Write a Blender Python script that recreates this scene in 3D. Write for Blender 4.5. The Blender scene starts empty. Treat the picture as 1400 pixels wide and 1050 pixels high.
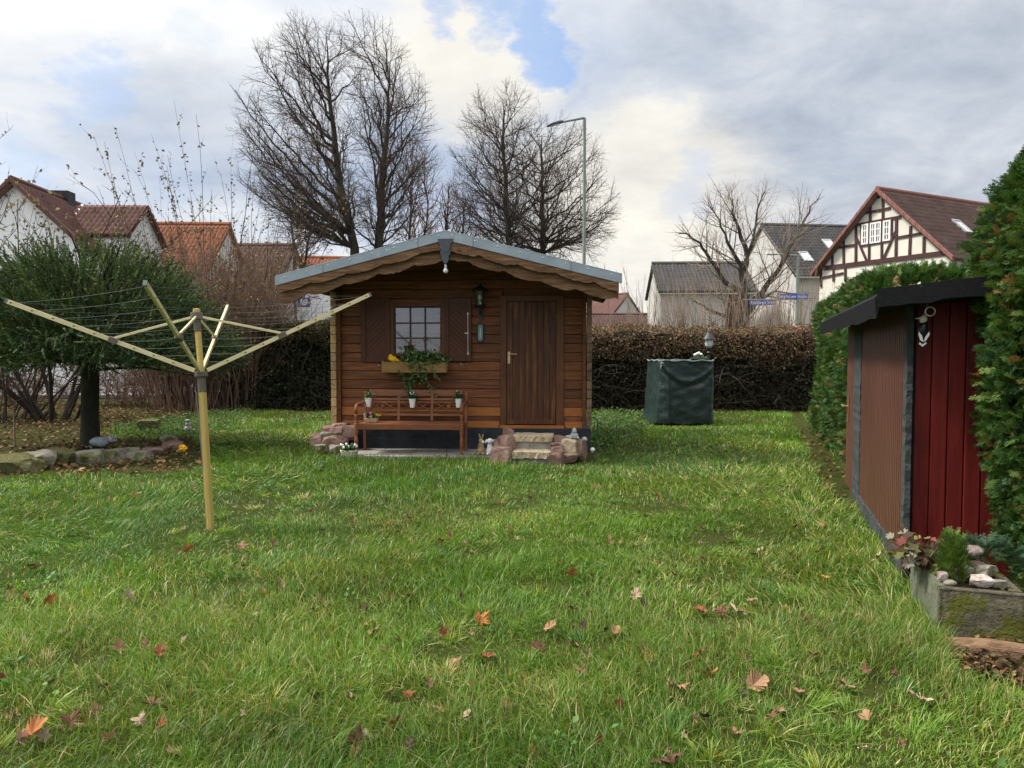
EXPOSURE = 0.85; GD = 1.0
import bpy, math, random
import numpy as np
from mathutils import Vector, Matrix, Euler
R = math.radians
rnd = random.Random(7)
nr = np.random.default_rng(7)
scene = bpy.context.scene
COL = scene.collection
# ------------------------------------------------------------------ camera maths
F = 1010.0; CAMZ = 1.5; PITCH = math.atan(43 / F)
CP, SP = math.cos(PITCH), math.sin(PITCH)
def ray(px, py):
    a = (px - 700) / F; b = -(py - 525) / F
    return Vector((a, CP + b * SP, -SP + b * CP))
def P(px, py, d):
    r = ray(px, py); return Vector((0, 0, CAMZ)) + r * (d / r.y)
def G(px, py, z=0.0):
    r = ray(px, py); return Vector((0, 0, CAMZ)) + r * ((z - CAMZ) / r.z)
def hit(px, py, o, n):
    r = ray(px, py); c = Vector((0, 0, CAMZ))
    return c + r * ((o - c).dot(n) / r.dot(n))
class Frame:
    def __init__(s, o, yaw):
        s.o = Vector(o); s.yaw = yaw
        s.x = Vector((math.cos(yaw), math.sin(yaw), 0)); s.y = Vector((-math.sin(yaw), math.cos(yaw), 0))
    def loc(s, p):
        q = p - s.o; return Vector((q.dot(s.x), q.dot(s.y), q.z))
    def wor(s, x, y, z=0): return s.o + s.x * x + s.y * y + Vector((0, 0, z))
    def on_y(s, px, py, off): return s.loc(hit(px, py, s.o + s.y * off, s.y))
    def on_x(s, px, py, off): return s.loc(hit(px, py, s.o + s.x * off, s.x))
# ------------------------------------------------------------------ noise in numpy
def _h(ix, iy, s):
    n = (ix.astype(np.int64) * 374761393 + iy.astype(np.int64) * 668265263 + s * 974634777) & 0x7fffffff
    n = ((n ^ (n >> 13)) * 1274126177) & 0x7fffffff
    return ((n ^ (n >> 16)) & 0xffff) / 65535.0
def vnoise(x, y, s=0):
    x = np.asarray(x, float); y = np.asarray(y, float)
    ix = np.floor(x); iy = np.floor(y); fx = x - ix; fy = y - iy
    fx = fx * fx * (3 - 2 * fx); fy = fy * fy * (3 - 2 * fy)
    a = _h(ix, iy, s); b = _h(ix + 1, iy, s); c = _h(ix, iy + 1, s); d = _h(ix + 1, iy + 1, s)
    return (a * (1 - fx) + b * fx) * (1 - fy) + (c * (1 - fx) + d * fx) * fy
def fbm(x, y, s=0, o=4):
    t = 0; a = .5; n = 0
    for k in range(o):
        t = t + a * vnoise(np.asarray(x) * 2 ** k, np.asarray(y) * 2 ** k, s + k * 17); n += a; a *= .5
    return t / n
def hgt(x, y):
    return (fbm(np.asarray(x) * .45, np.asarray(y) * .45, 3, 3) - .5) * .07
# ------------------------------------------------------------------ objects
def setp(o, label=None, cat=None, group=None, kind=None):
    if label: o['label'] = label
    if cat: o['category'] = cat
    if group: o['group'] = group
    if kind: o['kind'] = kind
    return o
def thing(name, label, cat, loc=(0, 0, 0), rz=0, group=None):
    o = bpy.data.objects.new(name, None); COL.objects.link(o)
    o.empty_display_size = .2
    o.location = loc; o.rotation_euler = (0, 0, rz)
    return setp(o, label, cat, group)
def children(o): return [c for c in bpy.data.objects if c.parent == o]
def dup(o, loc=None, rz=None, label=None, parent=None, scale=None):
    c = o.copy(); COL.objects.link(c); c.parent = parent
    for ch in children(o): dup(ch, parent=c)
    if loc is not None: c.location = loc
    if rz is not None: c.rotation_euler = (0, 0, rz)
    if scale is not None: c.scale = scale if not isinstance(scale, (int, float)) else (scale,) * 3
    if label: c['label'] = label
    return c
def link(name, me, mat, parent=None, smooth=False, bevel=0, loc=None, rz=None):
    if mat is not None:
        for m in (mat if isinstance(mat, (list, tuple)) else [mat]): me.materials.append(m)
    if smooth: me.polygons.foreach_set('use_smooth', np.ones(len(me.polygons), bool))
    o = bpy.data.objects.new(name, me); COL.objects.link(o)
    o.parent = parent
    if loc is not None: o.location = loc
    if rz is not None: o.rotation_euler = (0, 0, rz)
    if bevel:
        m = o.modifiers.new('bevel', 'BEVEL'); m.width = bevel; m.segments = 2; m.limit_method = 'ANGLE'
    return o
class MB:
    def __init__(s): s.v = []; s.f = []
    def add(s, vs, fs):
        n = len(s.v); s.v += [tuple(v) for v in vs]; s.f += [tuple(i + n for i in f) for f in fs]; return s
    def box(s, x0, x1, y0, y1, z0, z1, M=None):
        vs = [Vector(c) for c in ((x0, y0, z0), (x1, y0, z0), (x1, y1, z0), (x0, y1, z0), (x0, y0, z1), (x1, y0, z1), (x1, y1, z1), (x0, y1, z1))]
        if M is not None: vs = [M @ v for v in vs]
        return s.add(vs, [(3, 2, 1, 0), (4, 5, 6, 7), (0, 1, 5, 4), (1, 2, 6, 5), (2, 3, 7, 6), (3, 0, 4, 7)])
    def bar(s, a, b, w, h, up=(0, 0, 1)):
        a = Vector(a); b = Vector(b); d = (b - a); L = d.length; d.normalize()
        u = Vector(up); x = d.cross(u)
        if x.length < 1e-4: x = d.cross(Vector((0, 1, 0)))
        x.normalize(); z = x.cross(d)
        M = Matrix((( x.x, d.x, z.x, a.x), (x.y, d.y, z.y, a.y), (x.z, d.z, z.z, a.z), (0, 0, 0, 1)))
        return s.box(-w / 2, w / 2, 0, L, -h / 2, h / 2, M)
    def tube(s, pts, rad, n=8, cap=True):
        pts = [Vector(p) for p in pts]
        if not isinstance(rad, (list, tuple)): rad = [rad] * len(pts)
        vs = []; fs = []; px = None
        for i, p in enumerate(pts):
            d = (pts[min(i + 1, len(pts) - 1)] - pts[max(i - 1, 0)]).normalized()
            if px is None:
                px = d.orthogonal().normalized()
            px = (px - d * px.dot(d)).normalized(); py = d.cross(px)
            for k in range(n):
                a = 2 * math.pi * k / n
                vs.append(p + (px * math.cos(a) + py * math.sin(a)) * rad[i])
        for i in range(len(pts) - 1):
            for k in range(n):
                fs.append((i * n + k, i * n + (k + 1) % n, (i + 1) * n + (k + 1) % n, (i + 1) * n + k))
        if cap:
            fs.append(tuple(reversed(range(n)))); fs.append(tuple((len(pts) - 1) * n + k for k in range(n)))
        return s.add(vs, fs)
    def lathe(s, prof, c=(0, 0, 0), n=16, M=None, cap=True):
        vs = []; fs = []; c = Vector(c)
        for r, z in prof:
            for k in range(n):
                a = 2 * math.pi * k / n; v = Vector((r * math.cos(a), r * math.sin(a), z))
                if M is not None: v = M @ v
                vs.append(v + c)
        m = len(prof)
        for i in range(m - 1):
            for k in range(n):
                fs.append((i * n + k, i * n + (k + 1) % n, (i + 1) * n + (k + 1) % n, (i + 1) * n + k))
        if cap:
            fs.append(tuple(reversed(range(n)))); fs.append(tuple((m - 1) * n + k for k in range(n)))
        return s.add(vs, fs)
    def ell(s, c, r, rot=(0, 0, 0), nu=14, nv=9):
        M = Euler(rot).to_matrix(); c = Vector(c)
        if not isinstance(r, (list, tuple)): r = (r, r, r)
        vs = [c + M @ Vector((0, 0, -r[2]))]; fs = []
        for j in range(1, nv):
            t = math.pi * j / nv - math.pi / 2
            for k in range(nu):
                a = 2 * math.pi * k / nu
                vs.append(c + M @ Vector((r[0] * math.cos(t) * math.cos(a), r[1] * math.cos(t) * math.sin(a), r[2] * math.sin(t))))
        vs.append(c + M @ Vector((0, 0, r[2])))
        for k in range(nu):
            fs.append((0, 1 + (k + 1) % nu, 1 + k))
            fs.append((len(vs) - 1, 1 + (nv - 2) * nu + k, 1 + (nv - 2) * nu + (k + 1) % nu))
        for j in range(nv - 2):
            for k in range(nu):
                fs.append((1 + j * nu + k, 1 + j * nu + (k + 1) % nu, 1 + (j + 1) * nu + (k + 1) % nu, 1 + (j + 1) * nu + k))
        return s.add(vs, fs)
    def prism(s, poly, y0, y1, fn=None):
        # poly in (x,z), extruded along y ; fn maps (x,y,z)->vector
        n = len(poly); fn = fn or (lambda x, y, z: Vector((x, y, z)))
        vs = [fn(x, y0, z) for x, z in poly] + [fn(x, y1, z) for x, z in poly]
        fs = [tuple(range(n)), tuple(reversed(range(n, 2 * n)))]
        for k in range(n): fs.append(((k + 1) % n, k, n + k, n + (k + 1) % n))
        return s.add(vs, fs)
    def build(s, name, mat, parent=None, smooth=False, bevel=0, loc=None, rz=None):
        me = bpy.data.meshes.new(name); me.from_pydata(s.v, [], s.f); me.update()
        return link(name, me, mat, parent, smooth, bevel, loc, rz)
def npmesh(name, V, faces, mat, col=None, parent=None, smooth=False, loc=None):
    me = bpy.data.meshes.new(name)
    V = np.ascontiguousarray(V, np.float32)
    me.vertices.add(len(V)); me.vertices.foreach_set('co', V.ravel())
    tot = sum(f.size for f in faces); cnt = sum(len(f) for f in faces)
    me.loops.add(tot); me.loops.foreach_set('vertex_index', np.concatenate([f.ravel() for f in faces]).astype(np.int32))
    ls = []; s0 = 0
    for f in faces:
        ls.append(s0 + np.arange(len(f)) * f.shape[1]); s0 += f.size
    me.polygons.add(cnt); me.polygons.foreach_set('loop_start', np.concatenate(ls).astype(np.int32))
    if col is not None:
        a = me.color_attributes.new('Col', 'FLOAT_COLOR', 'POINT')
        c = np.ones((len(V), 4), np.float32); c[:, :3] = col
        a.data.foreach_set('color', c.ravel())
    me.update(calc_edges=True)
    return link(name, me, mat, parent, smooth, loc=loc)
def norm(a): return a / np.maximum(np.linalg.norm(a, axis=-1, keepdims=True), 1e-9)
def basis(dirs, roll=None, up=None):
    """columns: X (side), Y (along dirs), Z (face normal)"""
    d = norm(np.asarray(dirs, float)); n = len(d)
    u = np.tile([0., 0., 1.], (n, 1)) if up is None else np.asarray(up, float)
    x = np.cross(d, u); bad = np.linalg.norm(x, axis=1) < 1e-3
    x[bad] = np.cross(d[bad], np.tile([1., 0, 0], (bad.sum(), 1))); x = norm(x); z = np.cross(x, d)
    if roll is not None:
        c = np.cos(roll)[:, None]; s = np.sin(roll)[:, None]
        x, z = x * c + z * s, z * c - x * s
    return np.stack([x, d, z], axis=2)
def scatter(tv, tf, pos, B, sc, col):
    """template verts tv (k,3), list of face arrays tf ; returns V, faces, colours"""
    n = len(pos); k = len(tv); sc = np.asarray(sc, float)
    if sc.ndim == 1: sc = np.repeat(sc[:, None], 3, 1)
    L = tv[None, :, :] * sc[:, None, :]
    V = np.einsum('nij,nkj->nki', B, L) + pos[:, None, :]
    fs = [(f[None] + (np.arange(n) * k)[:, None, None]).reshape(-1, f.shape[1]) for f in tf]
    return V.reshape(-1, 3), fs, np.repeat(col, k, axis=0)
class Cloud:
    def __init__(s): s.V = []; s.F = {}; s.C = []; s.n = 0
    def add(s, V, fs, C):
        for f in fs: s.F.setdefault(f.shape[1], []).append(f + s.n)
        s.V.append(V); s.C.append(C); s.n += len(V); return s
    def sc(s, *a): return s.add(*scatter(*a))
    def build(s, name, mat, parent=None, smooth=False, loc=None):
        V = np.concatenate(s.V)
        if loc is not None: V = V - np.array(loc, float)[None]
        if parent is not None: V = V - np.array(parent.location)[None]
        return npmesh(name, V, [np.concatenate(f) for f in s.F.values()], mat, np.concatenate(s.C), parent, smooth, loc)
def pick(cols, n, w=None, jit=.12):
    c = np.array(cols, float)[nr.choice(len(cols), n, p=w)]
    return c * (1 + nr.normal(0, jit, (n, 1))).clip(.4, 1.8)
def segmesh(segs, n=4):
    """segs rows: p0 p1 r0 r1 -> frusta"""
    S = np.array(segs, float); p0 = S[:, :3]; p1 = S[:, 3:6]; r0 = S[:, 6:7]; r1 = S[:, 7:8]
    d = norm(p1 - p0); p1 = p1 + d * np.minimum(r1 * .4, .02)
    h = np.where(np.abs(d[:, 2:3]) < .9, np.array([[0, 0, 1.]]), np.array([[1., 0, 0]]))
    x = norm(np.cross(d, h)); y = np.cross(d, x); V = []
    for q, r in ((p0, r0), (p1, r1)):
        for k in range(n):
            a = 2 * math.pi * k / n; V.append(q + (x * math.cos(a) + y * math.sin(a)) * r)
    V = np.stack(V, 1).reshape(-1, 3); b = np.arange(len(S))[:, None] * 2 * n
    fs = np.concatenate([b + np.array([[k, (k + 1) % n, n + (k + 1) % n, n + k]]) for k in range(n)])
    return V, fs
# templates
LEAF = (np.array([[0, 0, 0], [.32, .45, .10], [0, 1, 0], [-.32, .45, .10], [0, .5, -.02]]), [np.array([[0, 1, 4], [1, 2, 4], [2, 3, 4], [3, 0, 4]])])
LEAF2 = (np.array([[0, 0, 0], [.33, .5, .06], [0, 1, -.05], [-.33, .5, .06]]), [np.array([[0, 1, 2, 3]])])
def tmpl_needles(n=16, w=.03, l=.16, seed=1):
    r = random.Random(seed); v = []; f = []
    for i in range(n):
        t = (i + r.random()) / n; a = r.random() * 6.283; L = l * (1 - .4 * t)
        b = Vector((0, t, 0)); o = Vector((math.cos(a), .75 + .5 * r.random(), math.sin(a))).normalized() * L
        s = o.cross(Vector((math.sin(a), .2, math.cos(a)))).normalized() * w * .5
        k = len(v); v += [b + s, b - s, b + o]; f.append((k, k + 1, k + 2))
    k = len(v); v += [Vector((.015, 0, 0)), Vector((-.015, 0, 0)), Vector((0, 1.05, 0))]; f.append((k, k + 1, k + 2))
    k = len(v); v += [Vector((0, 0, .015)), Vector((0, 0, -.015)), Vector((0, 1.05, 0))]; f.append((k, k + 1, k + 2))
    return np.array(v), [np.array(f)]
def tmpl_spray(seed=1, n=6):
    r = random.Random(seed); v = []; f = []
    def lf(b, d, L, w):
        d = d.normalized(); s = Vector((d.y, -d.x, 0)) * w; m = b + d * L * .45; k = len(v)
        droop = Vector((0, 0, -.12 * L))
        v.extend([b, m + s, b + d * L + droop, m - s]); f.append((k, k + 1, k + 2, k + 3))
    lf(Vector((0, 0, 0)), Vector((0, 1, 0)), 1.05, .024)
    for i in range(n):
        t = .08 + .8 * i / n
        for sd in (-1, 1):
            b = Vector((0, t, -.12 * t * t)); d = Vector((sd * (.42 + .3 * r.random()), .95 + .3 * r.random(), r.uniform(-.22, .22)))
            L = (.52 - .36 * t) * r.uniform(.7, 1.25); lf(b, d, L, .024)
            if L > .22:
                lf(b + d.normalized() * L * .4, Vector((sd * .2, 1, r.uniform(-.3, .3))), L * .55, .022); lf(b + d.normalized() * L * .5, Vector((sd * 1., .5, r.uniform(-.3, .3))), L * .45, .022)
    return np.array(v), [np.array(f)]
# ------------------------------------------------------------------ materials
def newmat(name):
    m = bpy.data.materials.new(name); m.use_nodes = True; nt = m.node_tree; nt.nodes.clear()
    out = nt.nodes.new('ShaderNodeOutputMaterial'); b = nt.nodes.new('ShaderNodeBsdfPrincipled')
    nt.links.new(b.outputs[0], out.inputs[0]); return m, nt, b, out
def ramp(nt, fac, cols, lo=.3, hi=.7):
    r = nt.nodes.new('ShaderNodeValToRGB'); e = r.color_ramp.elements
    while len(e) < len(cols): e.new(.5)
    for i, c in enumerate(cols):
        e[i].position = lo + (hi - lo) * i / max(1, len(cols) - 1); e[i].color = (*c, 1)
    nt.links.new(fac, r.inputs[0]); return r.outputs[0]
def noise(nt, vec, scale, detail=6, rough=.6, dist=0):
    n = nt.nodes.new('ShaderNodeTexNoise'); n.inputs['Scale'].default_value = scale; n.inputs['Detail'].default_value = detail
    n.inputs['Roughness'].default_value = rough; n.inputs['Distortion'].default_value = dist
    if vec is not None: nt.links.new(vec, n.inputs['Vector'])
    return n.outputs['Fac']
def math_(nt, op, a, b=None, c=None):
    n = nt.nodes.new('ShaderNodeMath'); n.operation = op
    for i, q in enumerate((a, b, c)):
        if q is None: continue
        if isinstance(q, (int, float)): n.inputs[i].default_value = q
        else: nt.links.new(q, n.inputs[i])
    return n.outputs[0]
def mix(nt, fac, a, b, mode='MIX'):
    n = nt.nodes.new('ShaderNodeMix'); n.data_type = 'RGBA'; n.blend_type = mode
    for i, q in ((0, fac), (6, a), (7, b)):
        if isinstance(q, (int, float)): n.inputs[i].default_value = q
        elif isinstance(q, tuple): n.inputs[i].default_value = (*q, 1)
        else: nt.links.new(q, n.inputs[i])
    return n.outputs[2]
def mat(name, cols, scale=5, rough=.7, bump=0., bscale=None, stretch=(1, 1, 1), island=0, spec=.3, metal=0, detail=6,
        lo=.3, hi=.7, spots=None, dist=0, bdist=.02):
    m, nt, b, out = newmat(name)
    tc = nt.nodes.new('ShaderNodeTexCoord'); mp = nt.nodes.new('ShaderNodeMapping'); mp.inputs['Scale'].default_value = stretch
    nt.links.new(tc.outputs['Object'], mp.inputs[0]); vec = mp.outputs[0]
    if island:
        g = nt.nodes.new('ShaderNodeNewGeometry'); rp = g.outputs['Random Per Island']
        va = nt.nodes.new('ShaderNodeVectorMath'); va.operation = 'ADD'; nt.links.new(vec, va.inputs[0])
        cb = nt.nodes.new('ShaderNodeCombineXYZ'); sh = math_(nt, 'MULTIPLY', rp, 37.0)
        for i in range(3): nt.links.new(sh, cb.inputs[i])
        nt.links.new(cb.outputs[0], va.inputs[1]); vec = va.outputs[0]
    c = ramp(nt, noise(nt, vec, scale, detail, .62, dist), cols, lo, hi)
    if island:
        hs = nt.nodes.new('ShaderNodeHueSaturation'); nt.links.new(c, hs.inputs['Color'])
        nt.links.new(math_(nt, 'MULTIPLY_ADD', rp, 2 * island, 1 - island), hs.inputs['Value']); c = hs.outputs[0]
    if spots:   # (colour, scale, threshold)
        sn = noise(nt, tc.outputs['Object'], spots[1], 5, .6)
        mr = nt.nodes.new('ShaderNodeMapRange'); mr.inputs[1].default_value = spots[2]; mr.inputs[2].default_value = spots[2] + .08
        nt.links.new(sn, mr.inputs[0]); c = mix(nt, mr.outputs[0], c, spots[0])
    nt.links.new(c, b.inputs['Base Color'])
    b.inputs['Roughness'].default_value = rough; b.inputs['Specular IOR Level'].default_value = spec; b.inputs['Metallic'].default_value = metal
    if bump:
        bn = noise(nt, vec, bscale or scale * 4, 5, .6); bp = nt.nodes.new('ShaderNodeBump')
        bp.inputs['Strength'].default_value = bump; bp.inputs['Distance'].default_value = bdist
        nt.links.new(bn, bp.inputs['Height']); nt.links.new(bp.outputs[0], b.inputs['Normal'])
    return m
def leafmat(name, trans=.3, rough=.55, spec=.25, tint=(1.15, 1.1, .6)):
    m, nt, b, out = newmat(name)
    a = nt.nodes.new('ShaderNodeAttribute'); a.attribute_name = 'Col'; c = a.outputs['Color']
    nt.links.new(c, b.inputs['Base Color']); b.inputs['Roughness'].default_value = rough; b.inputs['Specular IOR Level'].default_value = spec
    t = nt.nodes.new('ShaderNodeBsdfTranslucent'); nt.links.new(mix(nt, 1., c, tint, 'MULTIPLY'), t.inputs[0])
    mx = nt.nodes.new('ShaderNodeMixShader'); mx.inputs[0].default_value = trans
    nt.links.new(b.outputs[0], mx.inputs[1]); nt.links.new(t.outputs[0], mx.inputs[2]); nt.links.new(mx.outputs[0], out.inputs[0])
    return m
M = {}
M['hutwood'] = mat('hut_wood', [(.05, .016, .0062), (.15, .05, .0165), (.265, .1, .031)], 2.6, .5, .4, 14, (1, 8, 14), island=.3, dist=.6, spec=.3, lo=.28, hi=.72)
M['hutside'] = mat('hut_side_wood', [(.04, .018, .01), (.09, .04, .018)], 3, .65, .3, 12, (8, 1, 12), island=.15)  # albedo lowered, so porch shade is partly put into the soffit's colour
M['freshwood'] = mat('fresh_glaze', [(.3, .1, .022), (.42, .16, .04)], 3, .5, .25, 12, (1, 8, 12), island=.08)
M['endgrain'] = mat('end_grain', [(.3, .18, .075), (.45, .3, .14), (.2, .11, .05)], 9, .8, .4, 40, island=.25)
M['endgrey'] = mat('weathered_end_grain', [(.09, .065, .045), (.2, .13, .075), (.05, .04, .03)], 9, .8, .4, 40, island=.25)
M['doorwood'] = mat('door_wood', [(.042, .0155, .008), (.1, .037, .0155), (.26, .108, .034)], 2.6, .5, .3, 12, (9, 9, .7), island=.15, lo=.3, hi=.78)
M['shutwood'] = mat('shutter_wood', [(.06, .0195, .0085), (.1, .033, .0135)], 4, .5, .2, 12, (6, 6, 1), island=.15)
M['frame'] = mat('frame_wood', [(.075, .028, .011), (.145, .057, .02)], 4, .5, .2, 12, (6, 6, 1), island=.1)
M['sash'] = mat('window_sash_wood', [(.06, .026, .013), (.09, .04, .018)], 4, .45, .2, 12, (6, 6, 1))
M['barge'] = mat('barge_wood', [(.07, .034, .018), (.175, .094, .047), (.3, .19, .108)], 2.4, .8, .9, 9, (1.2, 5, 10), lo=.28, hi=.72, spots=((.1, .055, .032), 2.5, .6))
M['boxwood'] = mat('box_wood', [(.19, .105, .032), (.29, .18, .062)], 4, .6, .3, 14, (1, 6, 8), spots=((.08, .05, .02), 7, .66))
M['benchwood'] = mat('bench_wood', [(.14, .05, .022), (.23, .088, .038)], 4, .45, .2, 16, (1, 6, 6), island=.12)
M['zinc'] = mat('zinc_flashing', [(.24, .29, .325), (.33, .385, .42)], 4, .42, .08, 30, (1, 1, 1), metal=.55, spec=.5, spots=((.42, .47, .5), 9, .64))
M['slate'] = mat('slate_grey_paint', [(.05, .06, .075), (.085, .095, .115)], 6, .6)
M['felt'] = mat('roofing_felt', [(.004, .0045, .006), (.01, .0105, .012)], 20, .8, .6, 160, spec=.15, spots=((.06, .065, .05), 13, .67))
M['tarpaper'] = mat('black_board', [(.012, .014, .018), (.035, .038, .045)], 6, .6, .3, 30)
M['concrete'] = mat('concrete', [(.2, .19, .175), (.33, .31, .28)], 5, .9, .4, 60, spots=((.1, .11, .06), 4, .62))
M['sandstone'] = mat('sandstone', [(.3, .235, .15), (.5, .41, .28), (.24, .18, .105)], 9, .9, .7, 45)
M['redstone'] = mat('red_stone', [(.1, .058, .046), (.2, .12, .095), (.3, .21, .165)], 3.5, .9, .6, 22, spots=((.16, .15, .1), 6, .66))
M['greystone'] = mat('grey_stone', [(.09, .083, .065), (.21, .19, .155), (.31, .285, .24)], 3.5, .9, .7, 22, spots=((.085, .09, .022), 3.2, .54))
M['mossstone'] = mat('mossy_stone', [(.05, .045, .028), (.14, .125, .045), (.075, .08, .022), (.2, .185, .13)], 8, .95, 1., 20, bdist=.06)
M['trough'] = mat('trough_stone', [(.05, .046, .034), (.12, .105, .07), (.2, .175, .12)], 16, .95, 1., 45, spots=((.1, .105, .016), 5.5, .47), bdist=.03)
M['troughside'] = mat('trough_pale_side', [(.13, .15, .1), (.24, .25, .18)], 12, .95, .9, 40, (3, 3, 1), bdist=.03)
M['soil'] = mat('soil', [(.02, .013, .008), (.06, .04, .024)], 30, 1, .8, 90)
M['pebble'] = mat('pebble', [(.12, .085, .08), (.24, .18, .165), (.42, .37, .345)], 14, .55, .3, 40, spec=.4)
M['whitestone'] = mat('white_stone', [(.2, .13, .1), (.45, .37, .34), (.65, .62, .6)], 26, .5, .3, 40)
M['whitepaint'] = mat('white_glaze', [(.72, .72, .7), (.82, .82, .8)], 8, .35, 0, spec=.5)
M['cream'] = mat('cream_pottery', [(.5, .44, .33), (.68, .62, .5)], 12, .6, .2, 40)
M['tan'] = mat('brown_figure', [(.22, .13, .06), (.42, .3, .17)], 25, .7, .2, 60)
M['greyfig'] = mat('grey_figure', [(.25, .25, .26), (.5, .5, .5)], 20, .7, .2, 60)
M['blackiron'] = mat('black_iron', [(.008, .008, .009), (.02, .02, .022)], 20, .45, .15, 80, spec=.5)
M['blackgloss'] = mat('black_gloss', [(.008, .008, .01), (.015, .015, .018)], 20, .3)
M['brass'] = mat('brass', [(.55, .36, .2), (.7, .5, .32)], 14, .3, metal=.8)
M['chrome'] = mat('grey_metal', [(.4, .42, .42), (.55, .56, .56)], 14, .35, metal=.7)
M['gold'] = mat('gold_anodised', [(.5, .36, .1), (.62, .47, .17)], 5, .42, .05, 40, (1, 1, .2), metal=.35, spec=.5)
M['paleg'] = mat('pale_gold_bar', [(.62, .53, .28), (.74, .65, .4)], 7, .4, .04, 40, metal=.3, spec=.5)
M['brownplastic'] = mat('brown_plastic', [(.1, .085, .065), (.15, .13, .1)], 20, .6)
M['cord'] = mat('grey_cord', [(.11, .12, .12), (.16, .17, .17)], 20, .7)
M['tarp'] = mat('green_tarp', [(.013, .026, .026), (.027, .045, .044)], 3, .36, .8, 30, spec=.5, bdist=.015)
M['tarpedge'] = mat('tarp_hem', [(.11, .14, .13), (.17, .2, .19)], 8, .6)
M['shedbrown'] = mat('brown_corrugated', [(.092, .035, .025), (.12, .05, .035)], 1.4, .45, .05, 30, (1, 1, .4), spec=.4)
M['red'] = mat('dark_red_boards', [(.07, .0055, .0045), (.125, .0095, .007), (.16, .016, .012)], 2.4, .5, .25, 30, (8, 8, .8), spec=.25, island=.12, spots=((.1, .03, .022), 16, .7))
M['trim'] = mat('torn_felt_trim', [(.028, .034, .035), (.06, .07, .07)], 9, .8, .6, 40)
M['yellow'] = mat('yellow_paint', [(.75, .42, .01), (.85, .52, .02)], 10, .4)
M['bark_spruce'] = mat('spruce_bark', [(.014, .013, .009), (.035, .034, .022)], 12, .95, .9, 40, (3, 3, 1), spots=((.03, .045, .012), 5, .55))
M['bark'] = mat('bark', [(.028, .024, .018), (.06, .053, .04)], 5, .95, .6, 20, (4, 4, 1), spots=((.07, .07, .03), 1.3, .6))
M['twig'] = mat('twig', [(.05, .033, .026), (.085, .058, .045)], 2, .9)
M['redtwig'] = mat('reddish_twig', [(.13, .078, .055), (.22, .135, .1)], 2, .9)
M['tantwig'] = mat('tan_twig', [(.19, .14, .1), (.32, .24, .175)], 2, .9)
M['blacktwig'] = mat('dark_twig', [(.018, .014, .011), (.04, .03, .022)], 3, .9)
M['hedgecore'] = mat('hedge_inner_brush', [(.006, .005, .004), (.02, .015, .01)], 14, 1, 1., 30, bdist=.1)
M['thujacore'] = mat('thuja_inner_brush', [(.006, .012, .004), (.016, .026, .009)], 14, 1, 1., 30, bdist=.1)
M['leaf'] = leafmat('leaf'); M['grass'] = leafmat('grass_blades', .36, .42, .35, (1.15, 1.15, .5))
M['needle'] = leafmat('needles', .12, .6, .2); M['dry'] = leafmat('dry_leaf', .2, .7, .15, (1, 1, 1)); M['petal'] = leafmat('petals', .2, .5, .3, (1, 1, 1))
M['plaster'] = mat('white_plaster', [(.72, .73, .74), (.8, .8, .8)], 1.2, .9, .1, 20)
M['plasterg'] = mat('grey_white_plaster', [(.42, .42, .4), (.52, .51, .49)], .8, .9, .1, 20)
M['creamplaster'] = mat('cream_plaster', [(.6, .59, .51), (.68, .67, .59)], 1.2, .9, .1, 20)
M['beam'] = mat('dark_beam', [(.045, .02, .02), (.075, .034, .032)], 3, .8, .3, 12)
M['tile_brown'] = mat('brown_tiles', [(.085, .05, .042), (.15, .09, .075)], 1.6, .75, .2, 14, spots=((.22, .2, .17), 3.2, .68))
M['tile_red'] = mat('red_brown_tiles', [(.1, .048, .04), (.165, .08, .066)], 1.6, .75, .2, 14)
M['tile_orange'] = mat('orange_tiles', [(.22, .08, .04), (.33, .13, .068)], 1.6, .75, .2, 14)
M['tile_grey'] = mat('dark_grey_tiles', [(.06, .06, .06), (.105, .103, .1)], 1.6, .75, .2, 14)
M['verge'] = mat('verge_tiles', [(.17, .07, .056), (.25, .11, .09)], 3, .7)
M['asphalt'] = mat('asphalt', [(.16, .16, .165), (.24, .24, .245)], 2, .8, .2, 60)
M['kerb'] = mat('kerb_stone', [(.25, .25, .24), (.35, .34, .33)], 4, .9, .2, 40)
M['lampgrey'] = mat('green_grey_paint', [(.16, .2, .17), (.22, .26, .22)], 5, .5)
M['signblue'] = mat('sign_blue', [(.012, .06, .34), (.016, .075, .4)], 3, .4, spec=.5)
M['signwhite'] = mat('sign_white', [(.75, .75, .75), (.82, .82, .82)], 3, .5)
M['inkblack'] = mat('black_ink', [(.02, .02, .022), (.04, .04, .04)], 3, .6)
M['greyink'] = mat('grey_print', [(.5, .54, .53), (.6, .64, .63)], 30, .6)
M['hose'] = mat('green_hose', [(.01, .16, .07), (.02, .22, .1)], 9, .4)
M['curtain'] = mat('lace_curtain', [(.3, .315, .33), (.5, .51, .52)], 7, .9, .3, 30, (6, 1, .6), detail=3)
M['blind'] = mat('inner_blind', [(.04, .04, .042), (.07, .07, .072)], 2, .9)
M['dark'] = mat('dark_interior', [(.012, .011, .01), (.02, .018, .016)], 3, .9)
M['thermo'] = mat('teal_dial', [(.1, .2, .2), (.16, .28, .27)], 8, .35, spec=.5)
M['lampglass'] = mat('frosted_glass', [(.5, .52, .5), (.62, .63, .6)], 8, .25, spec=.5)
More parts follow.
